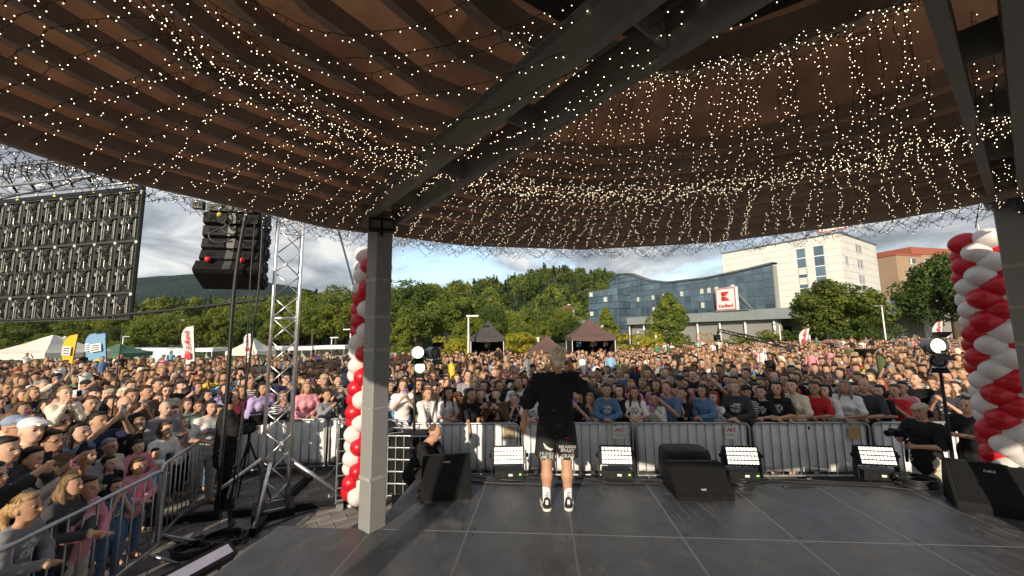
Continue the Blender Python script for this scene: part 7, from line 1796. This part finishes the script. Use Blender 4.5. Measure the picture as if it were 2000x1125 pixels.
# ================================================================== crew in the pit
def plain_black(me):
    me = me.copy(); me.materials[0] = M['tee_blk']; return me
def crew():
    # camera operator left of the truss tower, all in black, seen from behind
    p = atz(432, 992, 0.0)
    J = rig('m'); J['elL'], J['wrL'] = V3(.25, -.12, 1.17), V3(.10, -.36, 1.24); J['elR'], J['wrR'] = V3(-.27, -.10, 1.18), V3(-.10, -.34, 1.16); J['turn'] = R(8)
    b = body_mesh(J, .011, 'm', 1.0, 1.05, True); rz = R(128)
    o = add_person((p.x, p.y, 0), rz, 1.02, b, [('jacket', mk('jacket', top_prims(J, 'm', .98, 1.08, .03, .74, True), .0125, M['tee_blk'], folds=.006), (.012, .011, .011)), ('trousers', mk('trousers', leg_prims(J, 1.0, .02, 1.05), .014, M['cloth'], folds=.006), (.008, .008, .009)), ('hair', hair_mesh(J, 'crop', 1.0, .011), HAIRC['dark'])], SKINS[3],
                   'camera operator in black jacket and headphones standing left of the truss tower')
    mb = MB()
    for sx in (-1, 1): mb.lathe([(.001, -.012), (.038, -.010), (.040, .012), (.001, .016)], (sx*.088, .0, 1.63), 12, Matrix.Rotation(R(90)*sx, 3, 'Y'))
    mb.path([(.088*math.cos(a), 0, 1.64 + .125*math.sin(a)) for a in np.linspace(0, math.pi, 12)], .010, 6); obj('headphones', mb, M['black'], o, True)
    for s, sg in (('L', 1), ('R', -1)):
        an = J['ank'+s]; put('shoe', mk('shoe', [('c', an + V3(0, .03, -.045), an + V3(sg*.02, -.15, -.055), .048, .042, 1.0, .03)], .014, M['cloth_blk']), o)
    q = Matrix.Translation(o.location) @ Matrix.Rotation(rz, 4, 'Z')
    c = q @ Vector((0, -.42, 1.30)); t = thing('video_camera', 'black video camera in the hands of the operator by the tower', 'video camera', c, rz)
    mb = MB(); mb.box((0, -.02, 0), (.13, .30, .16)); mb.box((0, .02, .12), (.04, .20, .03)); mb.box((0, -.06, .10), (.03, .03, .06)); obj('camera_body', mb, M['black'], t)
    mb = MB(); mb.tube((0, -.17, 0), (0, -.42, 0), .055, .060, n=14); mb.tube((0, -.42, 0), (0, -.50, 0), .075, .085, n=14); obj('lens', mb, M['blackmetal'], t, True)
    mb = MB(); mb.box((-.12, .02, .06), (.10, .06, .08)); obj('viewfinder', mb, M['black'], t)
    mb = MB(); mb.lathe([(.03, -.04), (.05, -.03), (.05, .05), (.03, .08)], (0, -.10, .19), 10, Matrix.Rotation(R(90), 3, 'X')); obj('microphone_windshield', mb, M['cloth_blk'], t, True)
    # unused tripod by the tower
    g = atz(478, 985, 0); t = thing('tripod', 'black camera tripod standing just left of the truss tower', 'tripod', g)
    for k in range(3): a = R(20+120*k); l = MB(); l.tube((0, 0, 1.0), (.38*math.cos(a), .38*math.sin(a), 0), .018, .012, n=6); obj('leg', l, M['blackmetal'], t)
    mb = MB(); mb.tube((0, 0, .8), (0, 0, 1.2), .022, n=8); mb.box((0, 0, 1.24), (.10, .12, .06)); obj('centre_column', mb, M['blackmetal'], t)
    # photographer with a stabilised camera on the right
    p = aty(1800, 805, 6.25); J = rig("m"); J['elL'], J['wrL'] = V3(.26, -.10, 1.16), V3(.10, -.36, 1.15); J['elR'], J['wrR'] = V3(-.26, -.12, 1.18), V3(-.08, -.40, 1.22); J['tilt'] = R(8)
    b = body_mesh(J, .011, 'm', 1.0, 1.1, True); rz = R(-78); zf = p.z-1.62
    parts = [('t_shirt', mk('t_shirt', top_prims(J, 'm', .46, 1.12, .024, .84), .0125, M['tee_blk'], folds=.005), (.010, .010, .011)), ('shorts', mk('shorts', leg_prims(J, .48, .022, 1.08), .014, M['cloth'], folds=.005), (.52, .46, .36)), ('cap', mk('cap', hair_prims(J, 'cap'), .0105, M['cloth']), (.40, .34, .24)), ('hair', mk('hair', [('e', H(J, (0, .05, 0)), V3(.076, .06, .06), None, .02)], .011, M['hair']), HAIRC['dark'])]
    o = add_person((p.x, p.y, max(-.25, zf)), rz, 1.0, b, parts, SKINS[3], 'cameraman in black t-shirt and beige cap filming left beside the right lamp stand'); o.location.z = 0 if abs(zf) < .02 else zf
    mb = MB()
    for sx in (-1, 1): mb.lathe([(.001, -.012), (.038, -.010), (.040, .012), (.001, .016)], (sx*.086, .02, 1.63), 12, Matrix.Rotation(R(90)*sx, 3, 'Y'))
    obj('headphones', mb, M['black'], o, True)
    q = Matrix.Translation(o.location) @ Matrix.Rotation(rz, 4, 'Z'); c = q @ Vector((-.02, -.52, 1.28)); t = thing('gimbal_camera', 'black camera on a handheld stabiliser held by the right cameraman', 'video camera', c, rz)
    mb = MB(); mb.box((0, -.02, .06), (.14, .10, .10)); mb.tube((0, -.06, .06), (0, -.20, .06), .042, .046, n=12); obj('camera_body', mb, M['black'], t)
    mb = MB(); mb.path([(.10, .02, .05), (.12, .10, -.02), (.02, .13, -.08), (0, .13, -.38)], .020, 8); obj('stabiliser_arm', mb, M['blackmetal'], t, True)
    mb = MB(); mb.box((.14, .05, .14), (.10, .02, .07)); obj('monitor', mb, M['black'], t)
    # man in black half hidden by the right balloons
    p = aty(1893, 818, 6.1); key = ('m', 'fold'); J, hs, b, tops, tr, hc = KINDS[key]
    o = add_person((p.x, p.y, 0), R(-70), .93, b, [('top', plain_black(tops['tee']), None), ('trousers', tr, CLOTH['black']), ('hair', hair_for(key, 'crop'), HAIRC['dark'])], SKINS[1], 'person in black t-shirt partly hidden by the right balloon column')
    # man crouching by the tanks right of the left pillar
    J = rig('m'); J['hipc'] = V3(0, .10, .36); J['chest'] = V3(0, -.08, .66); J['neck'] = V3(0, -.16, .84); J['head'] = V3(0, -.25, .97); J['tilt'] = R(28)
    J['shL'], J['shR'] = V3(.19, -.13, .79), V3(-.19, -.13, .79); J['elL'], J['elR'] = V3(.24, -.28, .56), V3(-.24, -.28, .56); J['wrL'], J['wrR'] = V3(.08, -.46, .47), V3(-.06, -.47, .48)
    J['hipL'], J['hipR'] = V3(.10, .08, .34), V3(-.10, .08, .34); J['knL'], J['knR'] = V3(.18, -.32, .50), V3(-.17, -.30, .46); J['ankL'], J['ankR'] = V3(.14, -.06, .09), V3(-.14, -.12, .09)
    p = atz(765, 985, .05)
    b = body_mesh(J, .011, 'm', 1.0, 1.05, True)
    tp = [('c', J['chest'] + V3(.06, 0, .03), J['chest'] + V3(-.06, 0, .03), .140, .140, .85, .06), ('c', J['chest'], J['hipc'] + V3(0, 0, .02), .145, .150, .9, .06)]
    for s in 'LR': tp += [('c', J['neck'] - V3(0, -.01, .04), J['sh'+s], .06, .07, 1.0, .05), ('c', J['sh'+s], J['sh'+s] + (J['el'+s]-J['sh'+s])*.75, .070, .070, 1.0, .03)]
    sh = [('c', J['hipc'] + V3(.05, 0, 0), J['hipc'] - V3(.05, 0, 0), .140, .140, .95, .05)]
    for s in 'LR': sh += [('c', J['hip'+s], J['hip'+s] + (J['kn'+s]-J['hip'+s])*.85, .105, .090, 1.0, .03)]
    o = add_person((-1.42, 6.05, 0.28), R(75), 1.0, b, [('t_shirt', mk('t_shirt', tp, .0125, M['tee_blk'], folds=.005), (.012, .012, .014)), ('shorts', mk('shorts', sh, .0125, M['cloth'], folds=.004), (.012, .012, .013)), ('hair', mk('hair', [('e', H(J, (0, .028, .04)), V3(.078, .090, .080), head_frame(J), .02)], .011, M['hair']), (.10, .06, .035))], SKINS[1], 'person in black crouching behind the left pillar beside the stage')
    for s, sg in (('L', 1), ('R', -1)):
        an = J['ank'+s]; put('sock', mk('sock', [('c', an + V3(0, 0, -.02), an + (J['kn'+s]-an)*.22, .044, .050, 1.0, .02)], .012, M['cloth']), o, color=(.8, .8, .78)); put('shoe', mk('shoe', [('c', an + V3(0, .03, -.045), an + V3(sg*.02, -.15, -.055), .046, .042, 1.0, .03)], .014, M['cloth_blk']), o)
    c = thing('equipment_crate', 'low black equipment crate under the crouching person', 'crate', (-1.42, 6.05, 0), R(20))
    mb = MB(); mb.box((0, 0, .10), (.74, .61, .19)); obj('crate_body', mb, M['black'], c); mb = MB(); mb.box((0, 0, .238), (.75, .62, .08)); obj('lid', mb, M['black'], c)
    for sx in (-1, 1): mb = MB(); mb.path([(sx*.376, -.07, .12), (sx*.40, -.06, .12), (sx*.40, .06, .12), (sx*.376, .07, .12)], .008, 6); obj('handle', mb, M['zinc'], c)
    w = thing('par_lamp', 'small white lamp lying on the paving left of the pillar', 'stage light', atz(692, 978, .06)); mb = MB(); mb.lathe([(.07, -.09), (.10, -.05), (.10, .09), (.09, .10)], (0, 0, .05), 14, Matrix.Rotation(R(80), 3, 'Y')); obj('body', mb, M['white'], w, True); mb = MB(); mb.box((0, 0, -.04), (.16, .22, .03)); obj('bracket', mb, M['white'], w)
crew()
# ================================================================== evening haze: one closed box of thin air round the whole place
def haze():
    mb = MB(); mb.box((-1500, 1400, 148.5), (8200, 4200, 303)); m = bpy.data.materials.new('haze_air'); m.use_nodes = True; nt = m.node_tree; nt.nodes.clear()
    out = nt.nodes.new('ShaderNodeOutputMaterial'); v = nt.nodes.new('ShaderNodeVolumePrincipled'); v.inputs['Density'].default_value = .00006; v.inputs['Color'].default_value = (.80, .86, .95, 1); v.inputs['Anisotropy'].default_value = .2
    nt.links.new(v.outputs[0], out.inputs['Volume']); struct(obj('haze', mb, m), 'stuff')
haze()
